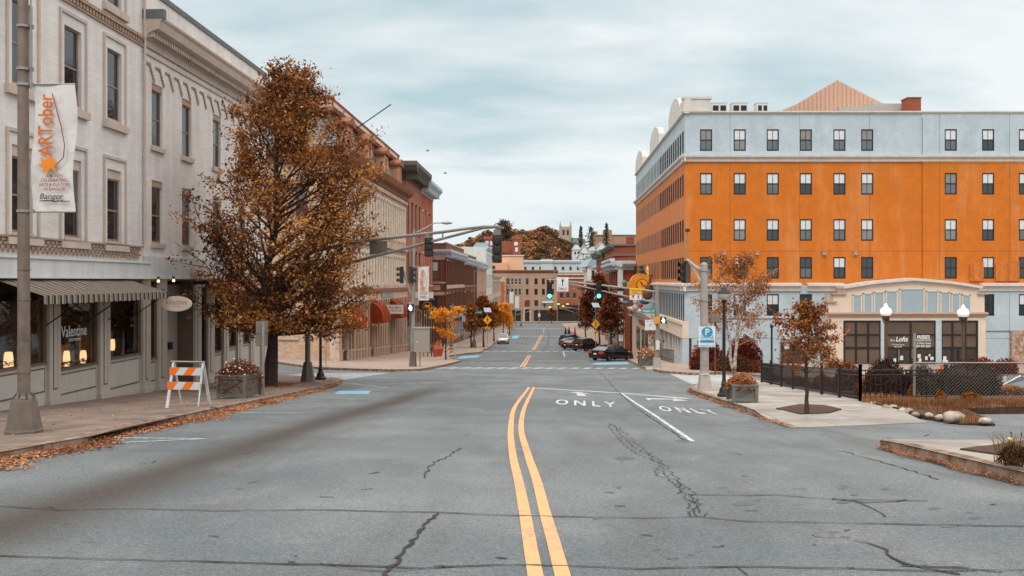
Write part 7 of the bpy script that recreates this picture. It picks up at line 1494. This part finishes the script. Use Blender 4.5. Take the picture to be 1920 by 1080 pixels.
# painted sculptures on the museum corner
d = 90.; S = lambda px, py, dy=0.: (fx(px,d), d+dy, fz(py,d)); r = thing('facade_sculpture', 'colourful snail sculpture with orange shell, frog and fiddle on the museum corner', 'sculpture', S(1200,560))
def ball(mb, p, rx, ry, rz, n=12, m=None): mb.lathe((p[0],p[1],p[2]), [(max(.02,rx*math.sin(math.pi*k/8)), -rz*math.cos(math.pi*k/8)) for k in range(9)], n, m, sy=ry/rx)
u = d/FPX
mb = MB(); mb.prism(disc(*S(1200,533),21*u,20*u,0,0,26), (0,-.7,0)); mb.build('shell', mat('sculpture_orange', c(222,140,40), .5, var=.15, vs=1.5), r)
mb = MB(); mb.prism(disc(S(0,0)[0]*0+fx(1202,d),d-.72,fz(534,d),11*u,11*u,0,0,20), (0,-.08,0)); mb.build('shell_rim', mat('sculpture_brown', c(132,78,40), .6), r); mb = MB(); mb.prism(disc(fx(1202,d),d-.78,fz(534,d),9.5*u,9.5*u,0,0,20), (0,-.08,0)); mb.build('dial', mat('sculpture_yellow', c(236,160,36), .5), r)
mb = MB(); mb.path([(fx(1202,d),d-.88,fz(534,d)),(fx(1199,d),d-.88,fz(528,d))], .06, 4); mb.path([(fx(1202,d),d-.88,fz(534,d)),(fx(1207,d),d-.88,fz(537,d))], .06, 4); mb.build('dial_hands', M_blk, r)
mb = MB(); ball(mb, S(1201,515,-.2), 9*u, .5, 4.5*u); ball(mb, S(1202,508,-.2), 5.5*u, .35, 5*u); ball(mb, S(1202,500,-.2), 4.2*u, .3, 3.6*u); ball(mb, S(1192,518,-.2), 4*u, .3, 3*u); ball(mb, S(1209,514,-.2), 3*u, .3, 4*u); mb.build('frog', mat('sculpture_dark_green', c(62,70,56), .6, var=.3, vs=2), r, smooth='auto')
mb = MB(); mb.lathe(S(1214,517,-.1), [(3.6*u,0),(3.6*u,12*u),(1.5*u,17*u),(.1*u,21*u)], 10); mb.build('pencil', mat('sculpture_cream', c(236,196,130), .6), r)
mb = MB(); ball(mb, S(1215,540,-.8), 8*u, .25, 9*u); ball(mb, S(1212,553,-.8), 9.5*u, .25, 9*u); mb.path([S(1215,533,-.85),S(1219,515,-.85)], .13, 5); mb.build('fiddle', mat('sculpture_fiddle', c(104,62,40), .5), r, smooth='auto')
mb = MB(); mb.path([S(1182,538),S(1175,533),S(1168,528),S(1172,532)], [.3,.28,.22,.2], 7); mb.build('orange_arm', mat('sculpture_orange', None), r, smooth='auto'); mb = MB(); ball(mb, S(1171,531,-.1), 5*u, .3, 5.5*u); ball(mb, S(1174,568,.1), 6*u, .3, 4*u); mb.build('teal_fins', mat('sculpture_teal', c(40,124,134), .6), r, smooth='auto')
mb = MB(); mb.lathe(S(1209,571,-.1), [(.1,0),(6*u,1*u),(10*u,4*u),(11*u,8*u)], 12); mb.build('blue_bowl', mat('sculpture_blue', c(46,110,136), .6), r); mb = MB(); ball(mb, S(1200,572,-.5), 4.5*u, .3, 4.5*u); mb.build('red_ball', mat('red_sign_paint', None), r, smooth='auto'); mb = MB(); ball(mb, S(1191,566,-.3), 5*u, .35, 6*u); ball(mb, S(1191,576,-.3), 6*u, .35, 7*u); mb.build('grey_figure', mat('sculpture_grey', c(176,170,164), .7), r, smooth='auto'); mb = MB(); ball(mb, S(1204,579,-.5), 3.5*u, .3, 4*u); mb.build('pink_ball', mat('sculpture_pink', c(208,150,140), .6), r, smooth='auto')
d = 109.; mb = MB(); xx = fx(1163.5,d); mb.box(xx-.32,xx+.32,d,d+.5,fz(640,d),fz(497,d)); mb.build('white_post', mat('white_plaster', None), r); mb = MB()
for k in range(7): zz = fz(545+k*13,d); mb.box(xx-.42,xx+.42,d-.08,d-.001,zz,zz+.3)
mb.build('post_patterns', M_blk, r)
mb = MB(); mb.box(fx(1150,d),fx(1192,d),d-.1,d+1,fz(499,d),fz(489,d)); mb.box(fx(1154,d),fx(1192,d),d+.05,d+.9,fz(505,d),fz(499,d)); mb.build('canopy_top', M_wcor, r)
# birds
for px, py, l_ in ((801,283,'small dark bird gliding above the brick building'),(834,325,'tiny bird right of the tall brick building')):
    p_ = pt(px,py,70.); mb = MB(); mb.path([(p_[0]-.12,p_[1],p_[2]),(p_[0]+.14,p_[1],p_[2]+.01)], [.02,.05], 5); mb.add([(p_[0]-.02,p_[1],p_[2]),(p_[0]+.1,p_[1]-.02,p_[2]),(p_[0]+.05,p_[1]-.35,p_[2]+.12),(p_[0]-.02,p_[1],p_[2]),(p_[0]+.1,p_[1]+.02,p_[2]),(p_[0]+.2,p_[1]+.35,p_[2]+.1)], [(0,1,2),(3,4,5)]); tag(mb.build('bird', M_vis, recalc=False), l_, 'bird', 'birds in the sky')
# ================================================================ vegetation
M_bark = mat('bark', c(64,50,44), .95, var=.3, vs=9, bump=.8, bs=30); M_birch = mat('birch_bark', c(196,188,178), .85, var=.2, vs=6, streak=.0, col2=c(120,108,98), c2s=5); M_core = mat('core_shade_brown', c(46,34,29), 1., var=.4, vs=6)  # M_core: inner shade of bushes put into a dark brown, shared by pumpkin stalks
def quads(pts, s0, s1, droop=.0):
    vs = []; fs = []
    for (x, y, z) in pts:
        s = R.uniform(s0, s1); a = R.uniform(0,6.283); b = R.uniform(-1.1,1.1); ca, sa, cb, sb = math.cos(a), math.sin(a), math.cos(b), math.sin(b); t = R.uniform(-.8,.8); ct, st = math.cos(t), math.sin(t)
        ux, uy, uz = ca*cb*s, sa*cb*s, (sb-droop)*s; vx, vy, vz = (-sa*ct-ca*sb*st)*s*.62, (ca*ct-sa*sb*st)*s*.62, cb*st*s*.62
        n = len(vs); vs += [(x-ux,y-uy,z-uz),(x-vx,y-vy,z-vz),(x+ux*.9,y+uy*.9,z+uz*.9),(x+vx,y+vy,z+vz)]; fs.append((n,n+1,n+2,n+3))
    mb = MB(); mb.add(vs, fs); return mb
def tree(name, label, x, y, z, H, prof, off, clear, nb, nsub, nleaf, ls, lm, tr, bark=M_bark, rise=(.9,1.5), spread=.2, group=None, trunks=1, cat='tree', curve=0., seed=1):
    global R
    R = random.Random(seed); r = thing(name, label, cat, (x,y,z), 0, group); tw = MB(); pts = []; segs = []
    def pr(t):
        t = max(0, min(1, t)); 
        for (a, b), (a2, b2) in zip(prof[:-1], prof[1:]):
            if t <= a2: return b+(b2-b)*(t-a)/(a2-a)
        return prof[-1][1]
    cores = []
    for k in range(trunks):
        ang = k*2.4+.7; sp = 0 if trunks == 1 else .14*H; P_ = []
        for i in range(9):
            t = i/8; P_.append((x+off[0]*t*t+sp*t*math.cos(ang)+R.uniform(-1,1)*.012*H*(t>0), y+off[1]*t+sp*t*math.sin(ang)*.6+R.uniform(-1,1)*.012*H*(t>0), z+H*.97*t))
        rs = [tr*(1.35 if i == 0 else 1)*(1-.9*(i/8)**.8)+.006 for i in range(9)]; tw.path(P_, rs, 8); cores.append(P_)
    def at(P_, t): f = min(7.999, max(0,t)*8); i = int(f); return [P_[i][j]+(P_[i+1][j]-P_[i][j])*(f-i) for j in range(3)]
    for i in range(nb):
        P_ = cores[i % trunks]; t0 = clear+(.95-clear)*(i/nb)**.9; a = i*2.39996+R.uniform(-.3,.3); s = at(P_, t0); 
        if name == 'lime_tree':
            a = R.uniform(0,6.283); he = .175+.81*(i+.5)/nb; rr = pr(he)*R.uniform(.55,1.0); t0 = max(clear, he-(rr*.85+.4)/H); s = at(P_, t0); ax = x+.55+off[0]*he**1.5
            e = [ax+rr*math.cos(a), y+rr*math.sin(a), z+H*he]; m_ = [s[0]+(e[0]-s[0])*.6, s[1]+(e[1]-s[1])*.6, s[2]+(e[2]-s[2])*.42]; br = tr*.36*(1-t0*.7); tw.path([s, m_, e], [br, br*.55, .006], 5); segs.append((m_, e)); segs.append((m_, e))
            for k in range(nsub):
                q = R.uniform(.3,1); b = [s[j]+(m_[j]-s[j])*q*2 if q < .5 else m_[j]+(e[j]-m_[j])*(q*2-1) for j in range(3)]; aa = a+R.choice((-1,1))*R.uniform(.4,1.3); l = .3+rr*R.uniform(.12,.34)
                f = [b[0]+l*math.cos(aa), b[1]+l*math.sin(aa), b[2]+l*R.uniform(-.2,1.0)]; tw.path([b, f], [br*.3, .005], 3, caps=False); segs.append((b, f))
            continue
        rr = pr(min(1, t0+.12))*R.uniform(.62,1.05); ri = rr*R.uniform(*rise)*(.4+.75*t0 if name == 'lime_tree' else 1); cxp = at(P_, min(1,t0+.1))
        e = [x+off[0]*(t0+.1)**2+rr*math.cos(a)+(cxp[0]-x-off[0]*(t0+.1)**2)*.5, y+rr*math.sin(a), min(z+H*.99, s[2]+ri)]
        m_ = [(s[j]+e[j])/2+(R.uniform(-.1,.1)*rr if j < 2 else -rr*.06) for j in range(3)]; br = tr*.34*(1-t0*.75)
        tw.path([s, m_, e], [br, br*.6, br*.2+.003], 5); segs.append((m_, e))
        for k in range(nsub):
            q = R.uniform(.25,1); b = [s[j]+(m_[j]-s[j])*q*2 if q < .5 else m_[j]+(e[j]-m_[j])*(q*2-1) for j in range(3)]; aa = a+R.choice((-1,1))*R.uniform(.4,1.3); l = rr*R.uniform(.25,.5)
            f = [b[0]+l*math.cos(aa), b[1]+l*math.sin(aa), b[2]+l*R.uniform(-.25,.9)]; tw.path([b, f], [br*.35, .006], 3, caps=False); segs.append((b, f))
    trk = tw.build('trunk', bark, r, recalc=False)
    while len(pts) < nleaf:
        b, f = R.choice(segs); n = R.randint(5, 16); q = R.uniform(.15,1.08); cc = [b[j]+(f[j]-b[j])*q for j in range(3)]
        for _ in range(n): pts.append((cc[0]+R.gauss(0,spread), cc[1]+R.gauss(0,spread), cc[2]+R.gauss(0,spread*.75)))
    quads(pts, ls*.6, ls*1.15, .25).build('crown', lm, r, recalc=False); return r
LM_big = leafmat('lime_leaves', [c(66,46,38), c(104,68,48), c(146,96,58), c(194,136,76), c(226,174,104)], .36)
LM_or = leafmat('orange_leaves', [c(98,64,44), c(148,94,56), c(180,118,66), c(200,146,90)], .3); LM_gold = leafmat('golden_leaves', [c(196,120,40), c(230,156,56), c(244,184,84)], .35)
LM_mar = leafmat('maroon_leaves', [c(58,38,34), c(92,54,42), c(128,76,50), c(156,100,62)], .25); LM_bro = leafmat('brown_leaves', [c(80,50,34), c(140,86,44), c(196,124,56)], .3)
LM_red = leafmat('red_leaves', [c(72,38,34), c(132,50,40), c(158,72,50)], .25); LM_dk = leafmat('dark_hedge_leaves', [c(36,29,27), c(50,38,33), c(72,52,40), c(96,68,48)], .1); LM_grn = leafmat('dull_green_leaves', [c(52,54,44), c(78,76,58), c(104,98,74)], .2)
x, y, z = G(505,723,.14)
tree('lime_tree', 'large brown and golden leaved tree on the left sidewalk before the cream block', x, y, z, 13.7, [(0,2.2),(.14,3.1),(.25,3.75),(.36,4.05),(.5,4.1),(.62,3.85),(.74,3.15),(.86,2.05),(.94,1.1),(1,.3)], (.55,0), .16, 124, 8, 43000, .088, LM_big, .26, rise=(.5,.95), spread=.2, seed=5)
x, y, z = G(1513,776,.14)
tree('young_tree', 'small orange leaved young tree standing in a mulch cut-out on the right sidewalk', x, y, z, 2.5, [(0,.3),(.3,.45),(.5,.68),(.75,.58),(.9,.4),(1,.15)], (.02,0), .34, 26, 5, 3800, .042, LM_or, .042, rise=(.5,1.1), spread=.07, seed=3)
x, y, z = G(836,674,.14); 
tree('golden_sapling', 'yellow leaved sapling beside the small barricade on the left sidewalk', x, y, z, 4.6, [(0,.6),(.4,.9),(.6,1.2),(.8,1.5),(1,1.1)], (0,0), .3, 16, 4, 1800, .12, LM_gold, .07, rise=(1.1,2.0), spread=.16, seed=4)
for (px, py, top, rw, d_lab, lm, nl, sd) in ((944,634,568,20,'golden yellow tree on the left sidewalk behind the white car',LM_gold,3000,6),(926,640,566,18,'brown and orange tree left of the golden tree',LM_bro,2600,7),(907,651,552,20,'tall brown tree behind the yellow crosswalk sign on the left',LM_bro,3000,8),(884,652,566,13,'small orange tree beside the brown street light pole',LM_or,1600,9),(955,628,590,9,'small golden tree farthest along the left sidewalk',LM_gold,900,10)):
    x, y, z = G(px,py,.14); k = y/FPX; H = (py-top)*k; r_ = rw*k
    tree('street_tree', d_lab, x, y, z, H, [(0,r_*.5),(.3,r_*.8),(.5,r_),(.75,r_*.85),(1,r_*.3)], (0,0), .3, 24, 4, nl, .2, lm, .13, rise=(.6,1.3), spread=.3, seed=sd)
for (px, d, top, rw, lab, lm, nl, sd) in ((1123,112,512,36,'broad maroon brown tree behind the yellow crosswalk sign on the right',LM_mar,9000,11),(1147,98,545,22,'maroon tree next to the museum corner behind the black sedan',LM_mar,4200,12),(1098,150,560,20,'dark brown tree farther along the right sidewalk',LM_mar,2600,13),(1034,308,577,9,'small dark tree in front of the far tan brick building',LM_mar,500,14)):
    x = fx(px,d); z = gz(x,d)+.14; k = d/FPX; H = fz(top,d)-z; r_ = rw*k
    tree('street_tree', lab, x, d, z, H, [(0,r_*.4),(.3,r_*.85),(.5,r_),(.75,r_*.8),(1,r_*.25)], (0,0), .26, 34, 5, nl, .17 if d < 200 else .3, lm, .14, rise=(.6,1.2), spread=.28, seed=sd)
x, y, z = G(1227,688,.14); tree('bare_sapling', 'thin dark sapling left of the right mast pole', x, y, z, 2.9, [(0,.4),(.4,.6),(.8,.6),(1,.2)], (0,0), .15, 20, 4, 1100, .06, LM_mar, .045, rise=(.9,1.8), spread=.12, seed=15)
x, y, z = G(1378,704,.1); y = 53.; x = fx(1376,y); z = gz(x,y)
tree('birch_tree', 'birch tree with pale trunks and sparse orange leaves before the orange building', x, y, z, fz(462,y)-z, [(0,1.4),(.3,2.2),(.55,2.5),(.8,1.9),(1,.5)], (.1,0), .22, 46, 6, 6800, .085, LM_or, .11, bark=M_birch, rise=(.4,1.1), spread=.2, trunks=3, seed=16)
def bush(name, label, cx_, cy_, z0, rx, ry, H, n, ls, lm, cat='bush', group=None, box=.0, core=.82, cone=False, seed=2):
    global R
    R = random.Random(seed); r = thing(name, label, cat, (cx_,cy_,z0), 0, group); pts = []
    for _ in range(n):
        th = R.uniform(0,6.283); u = R.uniform(-.25,1) if not cone else R.uniform(-.2,1); rr = math.sqrt(max(0,1-u*u)) if not cone else (1-max(0,u))**.8
        if box: rr = max(rr, 1-max(0,u)**(2+6*box)); 
        k = R.uniform(.82,1.05)*(1+.06*math.sin(th*3+u*5)); pts.append((cx_+rx*rr*math.cos(th)*k, cy_+ry*rr*math.sin(th)*k, z0+max(.02,H*(.2+.8*u)*(k if u > .3 else 1))))
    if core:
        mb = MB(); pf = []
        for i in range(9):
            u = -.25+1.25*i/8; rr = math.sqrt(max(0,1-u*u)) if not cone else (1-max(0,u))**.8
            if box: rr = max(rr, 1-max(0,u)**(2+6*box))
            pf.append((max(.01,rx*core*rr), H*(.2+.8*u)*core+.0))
        mb.lathe((cx_,cy_,z0), pf, 14, sy=ry/rx); mb.build('cores', M_core, r)  # solid dark core added to block see-through, coloured as the shaded inside
    quads(pts, ls*.6, ls*1.2).build('foliage', lm, r, recalc=False); return r
def B_(px, top, bot, wpx, d, label, lm, n, ls, name='bush', **k):
    x = fx(px,d); z = gz(x,d) if bot is None else fz(bot,d); w = wpx/FPX*d/2; return bush(name, label, x, d+w*.6, z, w, w*.75, fz(top,d)-z, n, ls, lm, **k)
B_(1670,677,750,78,25.6,'dark rounded clipped bush left of the chain link fence post',LM_dk,5200,.035,name='clipped_bush',box=.35,core=.93,seed=21)
B_(1736,688,748,70,26.4,'dark rounded clipped bush just right of the tall fence post',LM_dk,4600,.035,name='clipped_bush',box=.3,core=.93,seed=22)
B_(1832,682,750,118,26.2,'widest dark clipped hedge bush behind the chain link fence',LM_dk,7500,.038,name='clipped_bush',box=.5,core=.93,seed=23)
B_(1716,722,756,32,24.6,'small conical brown shrub at the foot of the fence post',LM_bro,1300,.03,name='conical_shrub',cone=True,seed=24); B_(1768,733,770,36,23.2,'conical reddish brown shrub in the dry grass bed',LM_bro,1800,.03,name='conical_shrub',cone=True,seed=25); B_(1826,738,762,42,23.6,'low brown shrub below the widest clipped bush',LM_bro,1200,.035,seed=26)
B_(1596,682,738,54,30,'dark purple bush behind the black iron fence corner',LM_mar,2600,.05,seed=27); B_(1548,706,742,46,31,'brown bush behind the iron fence left of the purple bush',LM_bro,1800,.045,seed=28); B_(1500,708,738,50,34,'low dark red shrub behind the middle of the iron fence',LM_mar,1800,.045,seed=29); B_(1458,706,732,44,38,'low brown shrub behind the far part of the iron fence',LM_dk,1600,.05,seed=30); B_(1625,712,752,40,27.5,'rust coloured low shrub beside the fence corner',LM_or,1300,.04,seed=31)
B_(1400,634,704,70,57,'bright red leaved bush beneath the birch tree',LM_red,3800,.09,seed=32); B_(1330,640,706,66,57,'dark red bush left of the thick mast pole',LM_red,3200,.09,seed=33); B_(1385,670,712,96,53,'low dark hedge in front of the red bush',LM_mar,4200,.07,box=.4,name='hedge',seed=34); B_(1318,672,706,44,54.5,'low brown hedge against the blue corner of the building',LM_mar,1500,.07,name='hedge',seed=35)
B_(1568,668,712,40,58,'rust bush by the left pier of the pavilion',LM_or,1300,.07,seed=36); B_(1850,672,700,50,50,'red brown bush behind the chain link fence at far right',LM_red,1600,.06,seed=37); B_(1893,674,702,46,50,'second red brown bush nearest the rough stone patch',LM_red,1400,.06,seed=38); B_(1905,725,757,70,27,'loose brown bush at the right end of the chain link fence',LM_bro,1700,.04,seed=39)
R = random.Random(77)
# planters
def tuft(label, P, n, ls, lm, w=.62, h=.35, flowers=None, name='planter_flowers', hang=.0):
    x, y, z, W_ = P; r = thing(name, label, 'plant', (x,y,z)); pts = []
    for _ in range(n):
        a = R.uniform(0,6.283); u = math.sqrt(R.random()); rr = W_*w*u; pts.append((x+rr*math.cos(a), y+rr*math.sin(a)*.9, z+h*(1-u*u)*R.uniform(.2,1.1)+R.uniform(-.04,.05)-hang*(u > .85)*R.random()))
    quads(pts, ls*.6, ls*1.2).build('foliage', lm, r, recalc=False)
    if flowers:
        q = [p for p in pts if R.random() < flowers[1] and p[1] < y+.1 and (p[2] > z-.2)]; quads([(p[0],p[1]-.04,p[2]+.03) for p in q], flowers[2]*.8, flowers[2]*1.2).build('blossoms', flowers[0], r, recalc=False)
M_pet = mat('white_petals', c(222,208,204), .7); tuft('orange brown flowers spilling over the near right planter box', PL1, 1500, .035, LM_or, .72, .28, hang=.15)
tuft('dark red flowers with white blossoms filling the left planter box', PL2, 3000, .035, LM_mar, .8, .42, (M_pet,.05,.035), hang=.5); tuft('rust flowers in the far right planter box', PL3, 900, .06, LM_or, .8, .5, (M_pet,.1,.06), hang=.3)
# dry grass, rocks, flower clump
def blades(name, pts, h0, h1, m, label, lean=.4, w=.006):
    vs = []; fs = []
    for (x, y, z) in pts:
        h = R.uniform(h0,h1); a = R.uniform(0,6.28); l = R.uniform(.1,lean)*h; dx, dy = math.cos(a), math.sin(a); n = len(vs); vs += [(x-dy*w,y+dx*w,z),(x+dy*w,y-dx*w,z),(x+dx*l*.4+dy*w*.7,y+dy*l*.4-dx*w*.7,z+h*.6),(x+dx*l*.4-dy*w*.7,y+dy*l*.4+dx*w*.7,z+h*.6),(x+dx*l,y+dy*l,z+h*.95)]; fs += [(n,n+1,n+2,n+3),(n+3,n+2,n+4)]
    mb = MB(); mb.add(vs, fs); o = mb.build(name, m, recalc=False); return o
GP = []
while len(GP) < 9000:
    px, py = R.uniform(1615,1935), R.uniform(752,796)
    if py > 764+(px-1615)*.125 and px < 1800: continue
    if px > 1800 and py > 795: continue
    if px > 1800 and 776 < py < 777+(px-1800)*.33: continue
    if px > 1866 and py > 774: continue
    x, y, z = G(px,py,.03); z = gz(x,y)+H3(x,y)+.02
    if math.sin(x*5)+math.sin(y*7+x*3)+R.uniform(-1,1) > -.4: GP.append((x,y,z))
LM_dry = leafmat('dry_grass', [c(84,60,46), c(128,88,60), c(158,112,76), c(184,146,108)], .3)
tag(blades('dry_grass', GP, .05, .20, LM_dry, ''), 'dry orange brown grass growing along the chain link fence bed', 'grass', kind='stuff')
M_rock = mat('pale_rock', c(176,164,150), .9, var=.2, vs=6, bump=.6, bs=14, col2=c(130,114,100), c2s=4)
for i, (px, py, w, l_) in enumerate(((1622,757,20,'pale rock at the start of the row by the iron fence corner'),(1640,763,22,'rounded pale rock, second from the iron fence'),(1668,771,28,'long low rock third along the grass bed'),(1698,776,26,'pale rounded rock in the middle of the edging row'),(1717,780,16,'small rock just right of the middle of the edging row'),(1742,782,18,'grey rock left of the biggest one'),(1762,786,20,'rock touching the left side of the biggest one'),(1788,789,40,'biggest pale boulder of the edging row'),(1847,793,22,'white rock at the right tip of the grass bed'),(1868,770,26,'flat pale rock at the back of the grass bed'))):
    x, y, z = G(px,py,.06); rx = w/FPX*y/2; mb = MB(); vs = []; fs = []; n = 12
    for a in range(1,7):
        for b in range(n):
            th, ph = math.pi*a/7, 2*math.pi*b/n; k = 1+.16*math.sin(ph*2+i)+.1*math.sin(th*4+ph*3+i*2); vs.append((x+rx*k*math.sin(th)*math.cos(ph), y+rx*.8*k*math.sin(th)*math.sin(ph), z+rx*.35+rx*.55*k*math.cos(th)))
    for a in range(5):
        for b in range(n): fs.append((a*n+b,a*n+(b+1)%n,(a+1)*n+(b+1)%n,(a+1)*n+b))
    fs += [tuple(range(n)), tuple(range(5*n,6*n))]; mb.add(vs, fs); tag(mb.build('edging_rock', M_rock, smooth=True), l_, 'rock', 'rocks edging the grass bed')
FP_ = []
x0, y0, z0 = G(1899,872,.16); GPn = [(x0+R.gauss(0,.06), y0+R.gauss(0,.06), z0) for _ in range(150)]
r = thing('flower_clump', 'clump of long dark leaves with one yellow flower on the near right island', 'plant', (x0,y0,z0))
o = blades('leaves', GPn, .12, .42, leafmat('clump_leaves', [c(60,50,38), c(104,84,56), c(130,110,74)], .2), '', 1.0, .006); o.parent = r; o.matrix_parent_inverse = Matrix.Translation((-x0,-y0,-z0))
mb = MB(); p_ = (fx(1893,y0-.05), y0-.05, fz(824,y0-.05)); mb.path([(x0-.01,y0,z0),(p_[0],p_[1],p_[2])], .004, 4); mb.path([(x0,y0,z0),(x0-.02,y0,z0+.36)], .004, 4); mb.path([(x0+.03,y0,z0),(x0+.1,y0,z0+.34)], .004, 4); mb.lathe((x0-.02,y0,z0+.35), [(.004,0),(.012,.015),(.004,.03)], 6); mb.lathe((x0+.1,y0,z0+.34), [(.004,0),(.012,.015),(.004,.03)], 6); mb.build('stalk', mat('stalk_brown', c(70,54,40), .8), r)
mb = MB(); mb.lathe(p_, [(.008,-.008),(.026,.0),(.028,.012),(.012,.02)], 9); mb.build('blossom', mat('yellow_petals', c(246,186,40), .6), r, smooth='auto')
B_(1912,838,874,60,9.3,'low dark weeds around the flower clump on the near island',LM_dk,700,.018,name='weeds',core=0,seed=40)
B_(1556,766,780,36,20.4,'small orange weeds at the right foot of the young tree',LM_or,500,.03,name='weeds',core=0,seed=41); B_(1478,768,778,30,20.6,'tiny reddish weeds at the left foot of the young tree',LM_bro,260,.03,name='weeds',core=0,seed=42)
# pumpkins
for px, py, w, l_ in ((1765,693,13,'upper orange pumpkin of the stack behind the fence'),(1767,705,12,'lower orange pumpkin of the stack behind the fence')):
    d = 44.; x = fx(px,d); rx = w/FPX*d/2; mb = MB(); vs = []; fs = []; n = 20
    for a in range(1,8):
        for b in range(n): th, ph = math.pi*a/8, 2*math.pi*b/n; k = 1-.06*abs(math.sin(ph*5)); vs.append((x+rx*k*math.sin(th)*math.cos(ph), d+rx*k*math.sin(th)*math.sin(ph), fz(py,d)+rx*.9*math.cos(th)))
    for a in range(6):
        for b in range(n): fs.append((a*n+b,a*n+(b+1)%n,(a+1)*n+(b+1)%n,(a+1)*n+b))
    r = thing('pumpkin', l_, 'pumpkin', (x,d,fz(py,d)-rx), 0, 'stacked pumpkins'); mb.add(vs, fs+[tuple(range(n)),tuple(range(6*n,7*n))]); mb.build('fruit', mat('pumpkin_orange', c(232,110,36), .6), r, smooth=True); mb = MB(); mb.path([(x,d,fz(py,d)+rx*.8),(x+.03,d,fz(py,d)+rx*1.15)], .03, 5); mb.build('stalk', M_core, r)
d = 44.; x = fx(1766,d); z = gz(x,d); mb = MB(); mb.box(x-.3,x+.3,d-.25,d+.25,z,fz(710.5,d)); mb.box(x-.36,x+.36,d-.3,d+.3,fz(710.5,d)-.06,fz(710.5,d)); tag(mb.build('wooden_stand', M_stone), 'pale stand holding up the pumpkins', 'stand')
# ---------------- hill woods
ridge = [(838,474),(860,462),(880,450),(900,438),(930,430),(960,424),(985,436),(1010,426),(1032,430),(1046,447),(1064,449),(1072,462),(1080,482)]
def rid(px):
    for (a, b), (a2, b2) in zip(ridge[:-1], ridge[1:]):
        if px <= a2: return b+(b2-b)*(max(px,a)-a)/(a2-a)
    return ridge[-1][1]
WM = [leafmat('wood_a', [c(118,86,64), c(160,116,80), c(186,140,98)], .2), leafmat('wood_b', [c(94,70,54), c(124,92,66), c(148,112,80)], .2), leafmat('wood_c', [c(84,76,62), c(110,98,76), c(132,118,90)], .2), leafmat('wood_d', [c(138,98,68), c(182,130,84), c(204,156,110)], .2)]  # crown colours paled to stand in for distance haze
vs = []; allm = []; mbw = MB(); core = MB()
for row, (d, dy) in enumerate(((545,0),(515,12),(485,24),(455,36),(432,48))):
    px = 838
    while px < 1086:
        ry_ = R.uniform(8,12); top = rid(px)+dy+R.uniform(-3,6)
        if top < 492 and not (px > 1074 and row < 2):
            k = d/FPX; rw = R.uniform(9,15)*k; rh = R.uniform(10,15)*k; cx_, cz_ = fx(px,d), fz(top,d)-rh*.7; mi = R.choice((0,1,1,2,3,0,1)); pts = []
            for _ in range(330):
                th = R.uniform(0,6.283); u = R.uniform(-.7,1); q = math.sqrt(1-u*u)*R.uniform(.7,1.08)*(1+.2*math.sin(th*3+row+px)); pts.append((cx_+rw*q*math.cos(th), d+rw*q*math.sin(th), cz_+rh*.8*u*R.uniform(.85,1.1)))
            m_ = quads(pts, .45, 1.0); b = len(mbw.v); mbw.add(m_.v, m_.f, mi)
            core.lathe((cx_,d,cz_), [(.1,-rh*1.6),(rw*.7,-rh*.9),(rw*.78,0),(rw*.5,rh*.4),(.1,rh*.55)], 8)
        px += R.uniform(9,15)
o = tag(mbw.build('woodland', WM, recalc=False), 'autumn coloured woods covering the far hill', 'woods', kind='stuff'); tag(core.build('woodland_dark_cores', mat('wood_shade', c(84,68,56), .95, var=.3, vs=.2)), 'dark shade-coloured cores filling the crowns of the far woods', 'woods', kind='stuff')  # cores are added fillers inside the crowns, their dark colour stands for shade
x = fx(945,470.); tree('hill_tree', 'tall dark tree rising above the woods over the towered hall', x, 470., fz(470,470), fz(411,470)-fz(470,470), [(0,3),(.4,3),(.7,5.5),(.9,5),(1,2)], (0,0), .35, 26, 4, 1800, .5, LM_grn, .5, rise=(.3,.8), spread=.8, seed=50)
for px, top, d, w, l_ in ((1089,423,470,11,'leftmost dark conifer right of the church tower'),(1108,424,470,14,'middle conifer with an open uneven crown'),(1137,417,470,13,'tallest pointed conifer before the long brown school')):
    x = fx(px,d); zb_ = fz(480,d); H = fz(top,d)-zb_; r = thing('conifer', l_, 'tree', (x,d,zb_), 0, 'conifers on the far hill'); mb = MB(); mb.path([(x,d,zb_),(x,d,zb_+H)], [.4,.05], 6)
    pts = []; 
    for k in range(34):
        t = .18+.8*k/34; a = k*2.4; l = w/FPX*d*(1.05-t)*R.uniform(.6,1.25) if px != 1108 else w/FPX*d*(.35+.6*math.sin(t*3.0))*R.uniform(.4,1.1); e = (x+l*math.cos(a), d+l*math.sin(a), zb_+H*t-l*.12); mb.path([(x,d,zb_+H*t),e], [.1,.03], 3, caps=False)
        for _ in range(30): q = R.uniform(.1,1.05); pts.append((x+(e[0]-x)*q+R.gauss(0,.35), d+(e[1]-d)*q+R.gauss(0,.35), zb_+H*t+(e[2]-zb_-H*t)*q+R.gauss(0,.3)))
    mb.build('trunk', M_bark, r, recalc=False); quads(pts, .25, .55).build('crown', LM_grn, r, recalc=False)
